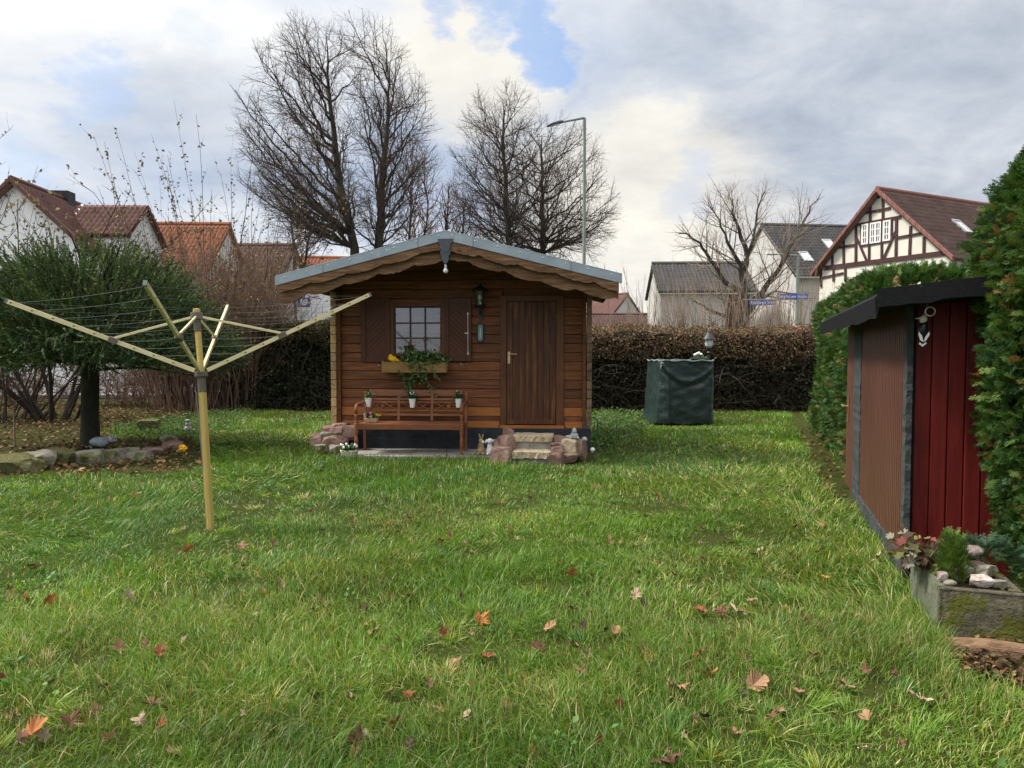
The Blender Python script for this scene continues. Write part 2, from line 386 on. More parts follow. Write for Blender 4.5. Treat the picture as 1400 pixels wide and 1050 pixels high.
def glass(name, refl=.16, tint=(.9, .94, .95)):
    m, nt, b, out = newmat(name); nt.nodes.remove(b)
    t = nt.nodes.new('ShaderNodeBsdfTransparent'); t.inputs[0].default_value = (*tint, 1)
    g = nt.nodes.new('ShaderNodeBsdfGlossy'); g.inputs['Roughness'].default_value = .04
    x = nt.nodes.new('ShaderNodeMixShader'); x.inputs[0].default_value = refl
    nt.links.new(t.outputs[0], x.inputs[1]); nt.links.new(g.outputs[0], x.inputs[2]); nt.links.new(x.outputs[0], out.inputs[0]); return m
M['glass'] = glass('window_glass', .13)
M['farglass'] = mat('dark_window_glass', [(.09, .1, .11), (.15, .165, .18)], 2, .12, spec=.6)
def text(s, size, m, parent, Mx, name='lettering', ext=.004, align='CENTER', sx=1):
    cu = bpy.data.curves.new(name, 'FONT'); cu.body = s; cu.size = size; cu.align_x = align; cu.align_y = 'CENTER'; cu.extrude = ext
    o = bpy.data.objects.new(name, cu); COL.objects.link(o)
    dg = bpy.context.evaluated_depsgraph_get(); dg.update()
    me = bpy.data.meshes.new_from_object(o.evaluated_get(dg)); bpy.data.objects.remove(o); bpy.data.curves.remove(cu)
    me.name = name; me.transform(Mx @ Matrix.Diagonal((sx, 1, 1, 1))); me.materials.clear()
    return link(name, me, m, parent)
def rock_mb(mb, c, s, seed, rz=0, n=2, rough=.22):
    """angular rock: jittered subdivided icosphere cut by random planes"""
    import bmesh
    r = random.Random(seed); bm = bmesh.new(); bmesh.ops.create_icosphere(bm, subdivisions=n, radius=1)
    pl = [((Vector(a) + Vector((r.gauss(0, .16), r.gauss(0, .16), r.gauss(0, .16)))).normalized(), r.uniform(.55, .72)) for a in ((1, 0, 0), (-1, 0, 0), (0, 1, 0), (0, -1, 0), (0, 0, 1), (0, 0, -1))] + [(Vector((r.gauss(0, 1), r.gauss(0, 1), r.gauss(0, 1))).normalized(), r.uniform(.66, .85)) for _ in range(5)]
    Mz = Matrix.Rotation(rz, 3, 'Z'); vs = []
    for v in bm.verts:
        p = v.co.copy()
        for nn, dd in pl:
            e = p.dot(nn) - dd
            if e > 0: p -= nn * e
        p *= 1 + r.uniform(-rough, rough) * .1 + .12 * (float(fbm(p.x * 2.6 + seed, p.y * 2.6 + p.z * 2.3, seed, 4)) - .5)
        p = Vector((p.x * s[0] / .72, p.y * s[1] / .72, p.z * s[2] / .72)); vs.append(Mz @ p + Vector(c))
    mb.add(vs, [[v.index for v in f.verts] for f in bm.faces]); bm.free(); return mb
def rock(name, label, cat, loc, s, seed, m, rz=0, group=None, n=3, bevel=0):
    mb = MB(); rock_mb(mb, (0, 0, 0), s, seed, rz, n)
    o = mb.build(name, m, loc=loc); return setp(o, label, cat, group)
# ================================================================== CAMERA, SKY, SUN
cd = bpy.data.cameras.new('camera'); cam = bpy.data.objects.new('camera', cd); COL.objects.link(cam)
cam.location = (0, 0, CAMZ); cam.rotation_euler = (math.pi / 2 - PITCH, 0, 0)
cd.sensor_width = 36; cd.lens = 36 * F / 1400; cd.clip_end = 2000; cd.clip_start = .05; scene.camera = cam
scene.view_settings.view_transform = 'Standard'; scene.view_settings.look = 'None'
scene.view_settings.exposure = EXPOSURE; scene.view_settings.gamma = 1
SUNV = Vector((-.62, .06, .78)).normalized()
sd = bpy.data.lights.new('sun', 'SUN'); sd.energy = 2.9; sd.angle = R(12); sd.color = (1, .94, .84)
so = bpy.data.objects.new('sun', sd); COL.objects.link(so); so.rotation_euler = SUNV.to_track_quat('Z', 'Y').to_euler(); so.location = SUNV * 60
w = bpy.data.worlds.new('World'); scene.world = w; w.use_nodes = True; nt = w.node_tree; nt.nodes.clear()
wo = nt.nodes.new('ShaderNodeOutputWorld'); bg = nt.nodes.new('ShaderNodeBackground'); nt.links.new(bg.outputs[0], wo.inputs[0])
sky = nt.nodes.new('ShaderNodeTexSky'); sky.sky_type = 'NISHITA'; sky.sun_disc = False
sky.sun_elevation = math.asin(SUNV.z); sky.sun_rotation = math.atan2(SUNV.x, SUNV.y); sky.air_density = 1.0; sky.dust_density = .6
BGS = .1
bg.inputs[1].default_value = BGS
tc = nt.nodes.new('ShaderNodeTexCoord'); dv = tc.outputs['Generated']
sx = nt.nodes.new('ShaderNodeSeparateXYZ'); nt.links.new(dv, sx.inputs[0])
den = math_(nt, 'ADD', math_(nt, 'MAXIMUM', sx.outputs[2], 0.0), .22)
cb = nt.nodes.new('ShaderNodeCombineXYZ')
nt.links.new(math_(nt, 'DIVIDE', sx.outputs[0], den), cb.inputs[0]); nt.links.new(math_(nt, 'DIVIDE', sx.outputs[1], den), cb.inputs[1])
cb.inputs[2].default_value = 3.7
pv = cb.outputs[0]
n1 = noise(nt, pv, 1.25, 9, .58, .25); n2 = noise(nt, pv, 3.1, 8, .62, .3)
# direction ragged by noise so that the cloud edges are torn
nc = nt.nodes.new('ShaderNodeTexNoise'); nc.inputs['Scale'].default_value = 2.6; nc.inputs['Detail'].default_value = 8; nc.inputs['Roughness'].default_value = .66
nt.links.new(pv, nc.inputs['Vector'])
vs = nt.nodes.new('ShaderNodeVectorMath'); vs.operation = 'MULTIPLY_ADD'; nt.links.new(nc.outputs['Color'], vs.inputs[0])
vs.inputs[1].default_value = (.2, .2, .2); va = nt.nodes.new('ShaderNodeVectorMath'); va.operation = 'ADD'
nt.links.new(dv, vs.inputs[2]); va.inputs[1].default_value = (-.1, -.1, -.1); nt.links.new(vs.outputs[0], va.inputs[0])
vn = nt.nodes.new('ShaderNodeVectorMath'); vn.operation = 'NORMALIZE'; nt.links.new(va.outputs[0], vn.inputs[0])
def blob(px, py, rin, rout, d=None):
    d = d or ray(px, py).normalized()
    n = nt.nodes.new('ShaderNodeVectorMath'); n.operation = 'DOT_PRODUCT'; nt.links.new(vn.outputs[0], n.inputs[0]); n.inputs[1].default_value = d
    m = nt.nodes.new('ShaderNodeMapRange'); m.interpolation_type = 'SMOOTHSTEP'
    m.inputs[1].default_value = math.cos(R(rout)); m.inputs[2].default_value = math.cos(R(rin)); nt.links.new(n.outputs['Value'], m.inputs[0]); return m.outputs[0]
def ssum(l):
    r = l[0]
    for q in l[1:]: r = math_(nt, 'MAXIMUM', r, q)
    return r
K = 1 / BGS
def kc(r, g, b): return (r * K, g * K, b * K)
c0 = ramp(nt, n1, [kc(.29, .34, .43), kc(.42, .45, .5), kc(.57, .57, .56)], .34, .62)
grey = ssum([blob(1130, 90, 7, 19), blob(950, 150, 3, 10), blob(1330, 230, 3, 14), math_(nt, 'MULTIPLY', blob(250, 190, 2, 7), .5), blob(1010, 235, 1, 5)])
g2 = ramp(nt, n2, [kc(.21, .24, .295), kc(.31, .34, .39), kc(.44, .46, .48)], .3, .72)
c1 = mix(nt, math_(nt, 'MULTIPLY', grey, .85), c0, g2)
warm = ssum([blob(860, 330, 4, 13), blob(640, 75, 3, 8), blob(880, 210, 1, 6)])
c2 = mix(nt, math_(nt, 'MULTIPLY', warm, .8), c1, ramp(nt, n2, [kc(.5, .475, .43), kc(.6, .57, .5)], .3, .62))
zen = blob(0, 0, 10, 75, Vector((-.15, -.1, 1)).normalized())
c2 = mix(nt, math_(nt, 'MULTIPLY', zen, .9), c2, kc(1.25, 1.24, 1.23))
blue = ssum([blob(690, -8, .5, 3.9), blob(600, -25, .6, 3.6), math_(nt, 'MULTIPLY', blob(140, 120, .1, 3.), .62), math_(nt, 'MULTIPLY', blob(40, 230, .1, 3.4), .45), blob(737, 80, .2, 2.6), math_(nt, 'MULTIPLY', blob(235, 30, .1, 3.), .35), math_(nt, 'MULTIPLY', blob(945, 272, .2, 3), .5), math_(nt, 'MULTIPLY', blob(230, 215, .5, 5), .3), blob(735, 35, .2, 2.2)])
bl = nt.nodes.new('ShaderNodeMapRange'); bl.inputs[1].default_value = .2; bl.inputs[2].default_value = .95
nt.links.new(math_(nt, 'MULTIPLY', blue, math_(nt, 'ADD', n2, .5)), bl.inputs[0])
skyb = mix(nt, .55, sky.outputs[0], kc(.15, .3, .6))
c3 = mix(nt, math_(nt, 'MULTIPLY', bl.outputs[0], .7), c2, skyb)
below = nt.nodes.new('ShaderNodeMapRange'); below.inputs[1].default_value = -.01; below.inputs[2].default_value = -.06; nt.links.new(sx.outputs[2], below.inputs[0])
c3 = mix(nt, below.outputs[0], c3, kc(.2, .22, .18))
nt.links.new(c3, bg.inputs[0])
# ================================================================== FRAMES OF THE HUT AND THE SHED
HUT = Frame((-.77, 11.3, 0), R(-4))
so_ = G(1240, 790); SHED = Frame((so_.x, so_.y, 0), R(-18.4))
# ================================================================== GROUND
def inpoly(x, y, poly):
    r = np.zeros(x.shape, bool); n = len(poly)
    for i in range(n):
        x0, y0 = poly[i]; x1, y1 = poly[(i + 1) % n]
        c = ((y0 > y) != (y1 > y)) & (x < (x1 - x0) * (y - y0) / (y1 - y0 + 1e-12) + x0); r ^= c
    return r
BED = [tuple(G(*q)[:2]) for q in ((-160, 655), (-60, 660), (60, 652), (165, 655), (255, 650), (290, 625), (262, 600), (160, 598), (150, 588), (330, 561), (330, 552), (-160, 552))]
COVER = [tuple(G(*q)[:2]) for q in ((160, 597), (262, 599), (345, 575), (345, 558), (330, 557), (150, 586))]
COVER2 = [tuple(G(*q)[:2]) for q in ((812, 618), (850, 612), (885, 590), (885, 566), (812, 563))]
PATH = [tuple(G(*q)[:2]) for q in ((1112, 590), (1100, 600), (1148, 690), (1185, 720), (1240, 790), (1260, 800), (1300, 790))]
DIRT = [tuple(G(*q)[:2]) for q in ((1335, 880), (1300, 905), (1330, 935), (1420, 960), (1480, 900), (1400, 870))]
def hutl(x, y):
    dx = x - HUT.o.x; dy = y - HUT.o.y; return dx * HUT.x.x + dy * HUT.x.y, dx * HUT.y.x + dy * HUT.y.y
def shedl(x, y):
    dx = x - SHED.o.x; dy = y - SHED.o.y; return dx * SHED.x.x + dy * SHED.x.y, dx * SHED.y.x + dy * SHED.y.y
HEDGEY = 18.9
def lawn(x, y):
    a, b = hutl(x, y); m = ~((a > -1.75) & (a < 2.0) & (b > -1.0) & (b < 3.3))
    m &= ~((a > .55) & (a < 1.75) & (b > -1.45) & (b < 0))
    m &= ~((a > -2.15) & (a < -1.6) & (b > -.75) & (b < .3))
    s, t = shedl(x, y); m &= ~((s > -.02) & (t > -.9 + .9 * (s < .05)) & (t < 4.2)); m &= ~((s > .15) & (t > 3))
    m &= ~((s > .02) & (s < .75) & (t > -1.25) & (t < 0))
    j = fbm(x * 1.7, y * 1.7, 5, 3) * .5 - .25
    m &= ~inpoly(x + j, y + j * .7, BED); m &= ~inpoly(x + j * .5, y, DIRT)
    m &= (y < HEDGEY - .05 + j * .6)
    pth = np.abs(s + .06) < .16 + .3 * j
    m &= ~(pth & (t > 2.4))
    return m
def gm(name):
    m, nt, b, out = newmat(name); tc = nt.nodes.new('ShaderNodeTexCoord'); v = tc.outputs['Object']
    c = ramp(nt, noise(nt, v, 5, 8, .65), [(.02, .022, .008), (.045, .05, .014), (.06, .045, .022)], .3, .7)
    c = mix(nt, math_(nt, 'MULTIPLY', noise(nt, v, .5, 4), .6), c, (.05, .075, .014))
    nt.links.new(c, b.inputs['Base Color']); b.inputs['Roughness'].default_value = 1; b.inputs['Specular IOR Level'].default_value = .05
    bp = nt.nodes.new('ShaderNodeBump'); bp.inputs['Strength'].default_value = .9; bp.inputs['Distance'].default_value = .04
    nt.links.new(noise(nt, v, 40, 5), bp.inputs['Height']); nt.links.new(bp.outputs[0], b.inputs['Normal']); return m
gx = np.concatenate([-np.geomspace(700, 15, 22), np.arange(-14.5, 14.6, .25), np.geomspace(15, 700, 22)])
gy = np.concatenate([-np.geomspace(300, 2, 12), np.arange(-1.5, 24, .25), np.geomspace(24.5, 900, 26)])
X, Y = np.meshgrid(gx, gy); Z = hgt(X, Y) * ((np.abs(X) < 15) & (Y < 24))
nx, ny = len(gx), len(gy); ii = (np.arange(ny - 1)[:, None] * nx + np.arange(nx - 1)[None]).ravel()
g_ = npmesh('ground', np.stack([X, Y, Z], -1).reshape(-1, 3), [np.stack([ii, ii + 1, ii + 1 + nx, ii + nx], 1)], gm('ground_soil'), smooth=True)
g_['kind'] = 'structure'
# road beyond the garden
rd = MB(); rd.box(-60, 60, 25.5, 33, .02, .05); o = rd.build('road', M['asphalt']); o['kind'] = 'structure'
rd = MB(); rd.box(-60, 60, 23.9, 25.35, .03, .12); o = rd.build('pavement', M['asphalt']); o['kind'] = 'structure'
rd = MB(); rd.box(-60, 60, 25.35, 25.5, .03, .16); rd.box(-60, 60, 33, 33.15, .03, .16); o = rd.build('kerb', M['kerb'], bevel=.01); o['kind'] = 'structure'
# ------------------------------------------------------------------ GRASS
def tmpl_blade(b, n=3, tw=0):
    v = []; f3 = []; f4 = []
    for i in range(n):
        t = i / n; wd = .5 * (1 - .35 * t) * (1 if i else .7)
        for sd in (-1, 1): v.append((sd * wd + tw * t, t - .25 * b * t * t, -b * t * t))
    v.append((tw, 1 - .25 * b, -b))
    for i in range(n - 1): f4.append((2 * i, 2 * i + 1, 2 * i + 3, 2 * i + 2))
    f3.append((2 * n - 2, 2 * n - 1, 2 * n))
    return np.array(v, float), [np.array(f4), np.array(f3)]
gc = Cloud(); HOLL = [(*G(px, py)[:2], r_) for px, py, r_ in ((330, 752, .22), (740, 802, .2), (1190, 940, .16), (330, 800, .15), (620, 890, .14), (470, 700, .25), (880, 700, .3), (1000, 740, .25), (560, 960, .12), (800, 880, .13), (960, 850, .15), (120, 900, .14), (650, 760, .16))]
GCOL = [(.11, .222, .026), (.175, .3, .036), (.27, .335, .052), (.055, .162, .03), (.55, .46, .22), (.28, .17, .07)]
def band(y0, y1, dens, w0, l0, l1, nseg):
    W = .80 * y1 + 1.2; n = int(2 * W * (y1 - y0) * dens)
    x = nr.uniform(-W, W, n); y = nr.uniform(y0, y1, n); k = (np.abs(x) < .80 * y + 1.2) & lawn(x, y)
    # clumpy: thinner where the sward is worn
    cl = fbm(x * 3.2, y * 3.2, 21, 3); k &= nr.random(n) < (.35 + 1.3 * cl).clip(.3, 1)
    x, y = x[k], y[k]; n = len(x)
    hol = np.zeros(n)
    for hx0, hy0, hr in HOLL: hol = np.maximum(hol, np.exp(-(((x - hx0) / (hr * 1.5)) ** 2 + ((y - hy0) / hr) ** 2)))
    kk = nr.random(n) > hol * .6; x, y, hol = x[kk], y[kk], hol[kk]; n = len(x)
    tall = fbm(x * .8, y * .8, 31, 3); fl = fbm(x * .55, y * .55, 41, 2) * 14 + fbm(x * 2.5, y * 2.5, 43, 2) * 3.5
    mat_ = ((fbm(x * .7 + 9, y * .7, 51, 3) - .5) * 5).clip(0, 1)          # matted, combed-over places
    az = fl + nr.normal(0, .5 + .9 * (1 - mat_), n)
    lean = (.2 + .75 * mat_ + nr.normal(0, .28, n)).clip(.02, 1.45)
    d = np.stack([np.cos(az) * np.sin(lean), np.sin(az) * np.sin(lean), np.cos(lean)], 1)
    L = nr.uniform(l0, l1, n) * (.4 + 1.0 * ((tall - .25) * 1.8).clip(0, 1)) * (1 + .35 * mat_) * (1 - .65 * hol)
    dry = ((fbm(x * .6 + 3, y * .6 + 7, 61, 3) - .36) * 3.2).clip(.04, 1); lush = ((fbm(x * .5 - 3, y * .5, 71, 3) - .4) * 4).clip(0, 1)
    u = nr.random(n); idx = np.zeros(n, int); v = nr.random(n)
    idx[u < .5] = 1; idx[u < .08 + .26 * dry] = 2; idx[u < .1 + .42 * lush * (v < .8)] = 3; idx[u < .02 + .11 * dry] = 4; idx[u < .012 + .03 * dry] = 5
    c = np.array(GCOL)[idx]; h = fbm(x * 1.1, y * 1.1, 81, 3)[:, None]
    c = c * (.45 + .9 * h) * (1 + nr.normal(0, .14, (n, 1))).clip(.55, 1.5)
    B = basis(d, nr.normal(0, .9, n)); p = np.stack([x, y, hgt(x, y) - .006], 1)
    wv = nr.uniform(.7, 1.3, n) * w0; sc = np.stack([wv, L, L], 1)
    b = nr.integers(0, 5, n)
    for q in range(5):
        s = b == q; t = tmpl_blade((.1, .3, .5, .72, .95)[q], nseg, 0)
        gc.sc(t[0], t[1], p[s], B[s], sc[s], c[s])
def tufts(n, y0, y1, m0, m1, w0, l0, l1, nseg=3):
    W = .80 * y1 + 1.2; x = nr.uniform(-W, W, n); y = nr.uniform(y0, y1, n); k = (np.abs(x) < .8 * y + 1) & lawn(x, y); x, y = x[k], y[k]
    m = nr.integers(m0, m1, len(x)); i = np.repeat(np.arange(len(x)), m); N_ = len(i)
    a = nr.uniform(0, 6.28, N_); rr = np.abs(nr.normal(0, .045, N_)); cl_az = nr.uniform(0, 6.28, len(x))[i]; cl_ln = nr.uniform(0, .9, len(x))[i]
    X_ = x[i] + rr * np.cos(a); Y_ = y[i] + rr * np.sin(a); hv = np.stack([np.cos(a) * (.15 + rr * 6) + np.cos(cl_az) * cl_ln, np.sin(a) * (.15 + rr * 6) + np.sin(cl_az) * cl_ln, np.ones(N_)], 1) + nr.normal(0, .15, (N_, 3))
    L = nr.uniform(l0, l1, N_) * nr.uniform(.6, 1.25, len(x))[i]; base_ = np.array(GCOL)[nr.choice(6, len(x), p=[.3, .3, .12, .2, .07, .01])][i]; oth = np.array(GCOL)[nr.choice(6, N_, p=[.3, .35, .15, .1, .08, .02])]
    t = nr.random((N_, 1)) < .65; c = np.where(t, base_, oth) * (1 + nr.normal(0, .15, (N_, 1))).clip(.5, 1.5)
    B = basis(hv, nr.normal(0, .9, N_)); p = np.stack([X_, Y_, hgt(X_, Y_) - .005], 1); wv = nr.uniform(.7, 1.3, N_) * w0; sc = np.stack([wv, L, L], 1); b = nr.integers(0, 5, N_)
    for q in range(5):
        s = b == q; T_ = tmpl_blade((.15, .35, .55, .75, 1.)[q], nseg, 0); gc.sc(T_[0], T_[1], p[s], B[s], sc[s], c[s])
tufts(420, 2.1, 4.6, 40, 90, .0036, .06, .12)
tufts(560, 4.6, 8.5, 30, 70, .0052, .05, .11)
tufts(700, 8.5, 18., 18, 40, .011, .05, .11, 2)
band(2.1, 4.2, 9000 * GD, .0034, .045, .115, 3)
band(4.2, 7.0, 4400 * GD, .005, .045, .11, 3)
band(7.0, 11.0, 1500 * GD, .009, .05, .12, 2)
band(11., 19.3, 600 * GD, .016, .05, .11, 2)
o = gc.build('lawn_grass', M['grass']); setp(o, 'long rough green grass of the lawn with yellowed straw', 'grass', kind='stuff')
# broad-leaved ground cover near the spruce and right of the hut
def carpet(name, label, poly, n, cols, s0, s1, z1, cat='ground cover', m='leaf', flat=.5, z0=.01):
    xs = [p[0] for p in poly]; ys = [p[1] for p in poly]
    x = nr.uniform(min(xs), max(xs), n); y = nr.uniform(min(ys), max(ys), n); k = inpoly(x, y, poly); x, y = x[k], y[k]; n = len(x)
    az = nr.uniform(0, 6.28, n); el = nr.normal(.15, flat, n)
    d = np.stack([np.cos(az) * np.cos(el), np.sin(az) * np.cos(el), np.sin(el)], 1)
    p = np.stack([x, y, hgt(x, y) + z0 + nr.random(n) ** 1.6 * z1 * (.4 + fbm(x * 2, y * 2, 5))], 1)
    s = nr.uniform(s0, s1, n); c = Cloud(); c.sc(*LEAF, p, basis(d, nr.normal(0, flat, n)), s, pick(cols, n, jit=.2))
    return setp(c.build(name, M[m]), label, cat, kind='stuff')
GC = [(.05, .11, .03), (.075, .16, .04), (.1, .19, .06), (.12, .13, .04)]
carpet('ground_cover', 'low green leafy ground cover behind the stone border', COVER, 7000, GC, .03, .07, .12)
carpet('ground_cover', 'clover-like ground cover growing beside the hut corner', COVER2, 8000, GC, .03, .07, .14)
LIT = [(.14, .07, .03), (.2, .1, .045), (.09, .045, .025), (.27, .17, .09), (.06, .035, .02), (.08, .085, .03)]
carpet('leaf_litter', 'brown leaf litter covering the bed under the spruce', BED, 26000, LIT, .04, .1, .05, 'leaf litter', 'dry', .35)
hb = [(-9, HEDGEY - .15), (9, HEDGEY - .15), (9, HEDGEY + .6), (-9, HEDGEY + .6)]
carpet('leaf_litter', 'brown leaf litter along the foot of the far hedge', hb, 3500, LIT, .05, .1, .07, 'leaf litter', 'dry', .35)
st = [tuple(SHED.wor(a, b)[:2]) for a, b in ((-.3, 2.3), (.1, 2.3), (.35, 4.), (.35, 10.5), (-.2, 10.5))]
carpet('leaf_litter', 'dry leaves strewn along the path beside the shed door', st, 2200, LIT, .04, .08, .04, 'leaf litter', 'dry', .35)
carpet('leaf_litter', 'brown needles and dry leaves below the stone trough', DIRT, 3000, [(.14, .075, .035), (.08, .045, .025), (.05, .03, .018), (.2, .12, .06), (.07, .07, .03)], .016, .045, .025, 'leaf litter', 'dry', .35)
nw = 240; wx = nr.uniform(-7, 7, nw); wy = nr.uniform(2.4, 15, nw); wk = lawn(wx, wy) & (np.abs(wx) < .75 * wy + .5); wx, wy = wx[wk], wy[wk]; cw = Cloud()
for a_, b_ in zip(wx, wy):
    n = int(nr.integers(10, 34)); rr = np.abs(nr.normal(0, .09, n)); az = nr.uniform(0, 6.28, n); x = a_ + rr * np.cos(az); y = b_ + rr * np.sin(az); d = np.stack([np.cos(az), np.sin(az), nr.uniform(-.1, .7, n)], 1)
    cw.sc(*LEAF, np.stack([x, y, hgt(x, y) + nr.uniform(.02, .06, n)], 1), basis(d, nr.normal(0, .5, n)), nr.uniform(.016, .045, n), pick([(.06, .15, .03), (.09, .2, .045), (.13, .22, .06)], n, jit=.2))
setp(cw.build('lawn_weeds', M['leaf']), 'small rosettes of clover and daisy leaves scattered through the lawn', 'weeds', kind='stuff')
# ------------------------------------------------------------------ FALLEN LEAVES
def maple(seed, oak=False):
    r = random.Random(seed); pts = []
    if oak:
        for i in range(15):
            t = i / 14; wv = (.1 + .3 * math.sin(math.pi * (t ** .8)) ) * (1 + (.32 if i % 2 else -.22)); pts.append((wv, t))
        pl = pts + [(-a, b) for a, b in reversed(pts)]
    else:
        tips = [(-140, .42), (-72, .62), (0, .72), (72, .62), (140, .42)]; pl = [(.03, -.28), (.03, -.05)]
        ang = []
        for i, (a, L) in enumerate(reversed(tips)):
            ang.append((a - 24, L * .62)); ang.append((a - 15, L * .82)); ang.append((a - 8, L * .76)); ang.append((a, L * r.uniform(.92, 1.12))); ang.append((a + 9, L * .74)); ang.append((a + 16, L * .8)); ang.append((a + 23, L * .6))
            if i < 4: ang.append((a - 36, L * .47))
            
        ang = sorted(ang, key=lambda q: -q[0]); pl = [(L * math.sin(R(a)), L * math.cos(R(a)) ) for a, L in ang]
        pl = [(x, y + .3) for x, y in pl]; pl.append((-.015, .28)); pl += [(-.02, -.3), (.02, -.3), (.015, .28)]
    k1, k2, k3 = r.uniform(.3, 1.5), r.uniform(-.5, .9), r.uniform(-.35, .35)
    v = [(0, .35, 0)] + [(x, y, k1 * x * x + k2 * (y - .3) ** 2 + k3 * x + r.uniform(-.07, .1)) for x, y in pl]
    n = len(pl); f = [(0, 1 + i, 1 + (i + 1) % n) for i in range(n)]
    me = bpy.data.meshes.new('fallen_leaf'); me.from_pydata(v, [], f); me.update(); return me
LC = {'orange': (.38, .15, .045), 'rust': (.25, .085, .035), 'brown': (.16, .085, .045), 'tan': (.32, .185, .1), 'pale': (.42, .31, .22), 'yellow': (.5, .32, .07), 'red': (.14, .055, .045), 'dark': (.07, .04, .035)}
LM = {k: mat('leaf_' + k, [tuple(c * .7 for c in v), v, tuple(min(1, c * 1.25) for c in v)], 14, .6, .4, 40) for k, v in LC.items()}
LV = [maple(i, i % 3 == 2) for i in range(6)]; LS = {}
def leaf(px, py, c, s, label=None):
    g = G(px, py)
    if not bool(lawn(np.array([g.x]), np.array([g.y]))[0]): return
    k = (c, rnd.randrange(6))
    if k not in LS:
        me = LV[k[1]].copy(); me.materials.append(LM[c]); LS[k] = me
    o = bpy.data.objects.new('fallen_leaf', LS[k]); COL.objects.link(o)
    o.location = (g.x, g.y, float(hgt(g.x, g.y)) + rnd.uniform(.012, .042)); o.scale = (s, s, s)
    o.rotation_euler = (rnd.gauss(0.3, .5), rnd.gauss(0, .5), rnd.uniform(0, 6.28))
    setp(o, label or 'small dry %s leaf lying in the lawn' % c, 'leaf', 'fallen leaves on the lawn')
KEY = [(30, 1020, 'orange', .095, 'big bright orange maple leaf in the lower left corner of the lawn'), (487, 1028, 'red', .085, 'red brown leaf pair at the bottom edge left of centre'),
 (500, 1018, 'pale', .09, 'pale leaf lying against a red leaf at the bottom edge'), (652, 855, 'orange', .1, 'bright orange star-shaped leaf in the middle of the lawn'),
 (780, 793, 'orange', .1, 'small vivid orange leaf right of the lawn centre'), (1015, 845, 'pale', .1, 'pale curled leaf lying on the lawn below the shed'),
 (1110, 850, 'brown', .1, 'brown curled leaf on the lawn left of the trough'), (1225, 846, 'yellow', .08, 'yellow upright leaf in the grass left of the stone trough'),
 (918, 1040, 'red', .11, 'dark red leaf at the very bottom edge of the lawn'), (60, 834, 'orange', .09, 'orange leaf near the left edge below the clothes dryer'),
 (183, 826, 'pale', .09, 'pale cream leaf left of the dark grass hollow'), (975, 925, 'orange', .1, 'bright rust orange leaf in the right foreground'),
 (920, 943, 'tan', .1, 'large tan leaf at the right foreground of the lawn'), (1020, 943, 'tan', .1, 'upright tan leaf in the long grass below the trough'),
 (1195, 775, 'pale', .09, 'pale leaf beside the foot of the shed wall'), (862, 820, 'pale', .09, 'pale pinkish leaf standing in the grass right of centre')]
for a in KEY: leaf(*a)
for q in [(245, 1035, 'tan'), (215, 1000, 'rust'), (233, 1006, 'pale'), (200, 968, 'brown'), (88, 1000, 'brown'), (40, 824, 'rust'), (130, 848, 'pale'), (84, 873, 'tan'), (165, 893, 'tan'), (150, 940, 'tan'),
 (487, 962, 'pale'), (532, 886, 'tan'), (400, 935, 'brown'), (357, 990, 'rust'), (502, 872, 'tan'), (562, 818, 'tan'), (630, 826, 'dark'), (745, 866, 'tan'), (745, 897, 'tan'), (836, 752, 'tan'), (795, 715, 'tan'),
 (720, 714, 'orange'), (1022, 832, 'tan'), (1070, 838, 'yellow'), (1100, 795, 'yellow'), (960, 752, 'pale'), (1035, 762, 'pale'), (1118, 908, 'rust'), (905, 880, 'tan'), (950, 906, 'orange'), (1258, 966, 'pale'),
 (1050, 990, 'brown'), (1000, 1005, 'tan'), (735, 1035, 'rust'), (535, 1000, 'rust'), (880, 905, 'orange'), (1210, 770, 'tan'), (785, 840, 'brown'), (880, 895, 'brown'), (965, 845, 'rust'), (1130, 800, 'yellow'),
 (560, 716, 'tan'), (480, 716, 'tan'), (475, 686, 'tan'), (330, 756, 'tan'), (250, 760, 'orange'), (600, 745, 'orange'), (640, 750, 'tan'), (1080, 770, 'tan'), (985, 845, 'brown'), (1160, 950, 'tan'), (1190, 930, 'brown'), (700, 970, 'brown'), (590, 945, 'tan'), (660, 905, 'rust')]:
    leaf(q[0], q[1], q[2], rnd.uniform(.05, .085))
for i in range(190):
    py = 640 + 400 * rnd.random() ** 1.5; leaf(rnd.uniform(-40, 1260), py, rnd.choice(['tan', 'rust', 'brown', 'tan', 'tan', 'pale', 'brown', 'dark']), rnd.uniform(.032, .07))
# ================================================================== GARDEN HUT
def W(px, py, off=0.0):
    q = HUT.on_y(px, py, off); return q.x, q.z
hut = thing('garden_hut', 'brown log garden hut with wavy barge boards and a grey edged roof', 'garden hut', HUT.o, HUT.yaw)
XL = W(463, 500)[0]; XR = W(797, 500)[0]; ZB = W(640, 581)[1]; BH = .1385
dl, dr = W(685, 500)[0], W(770, 500)[0]; dt = W(730, 404)[1]
wl, wr = W(536, 450)[0], W(607, 450)[0]; wb, wt = W(570, 487)[1], W(570, 416)[1]
DEP = 3.0; OH = 1.15
RX = (XL + XR) / 2 - .02                       # ridge x
slope = math.tan(R(14.2))
zr = P(607, 316, 10.13).z; he = 2.37           # roof top at ridge, half width of roof
def rooftop(x): return zr - abs(x - RX) * slope
wall = MB(); nrow = 0; z = ZB
rows = []
while z < zr - .2:
    rows.append(z); z += BH
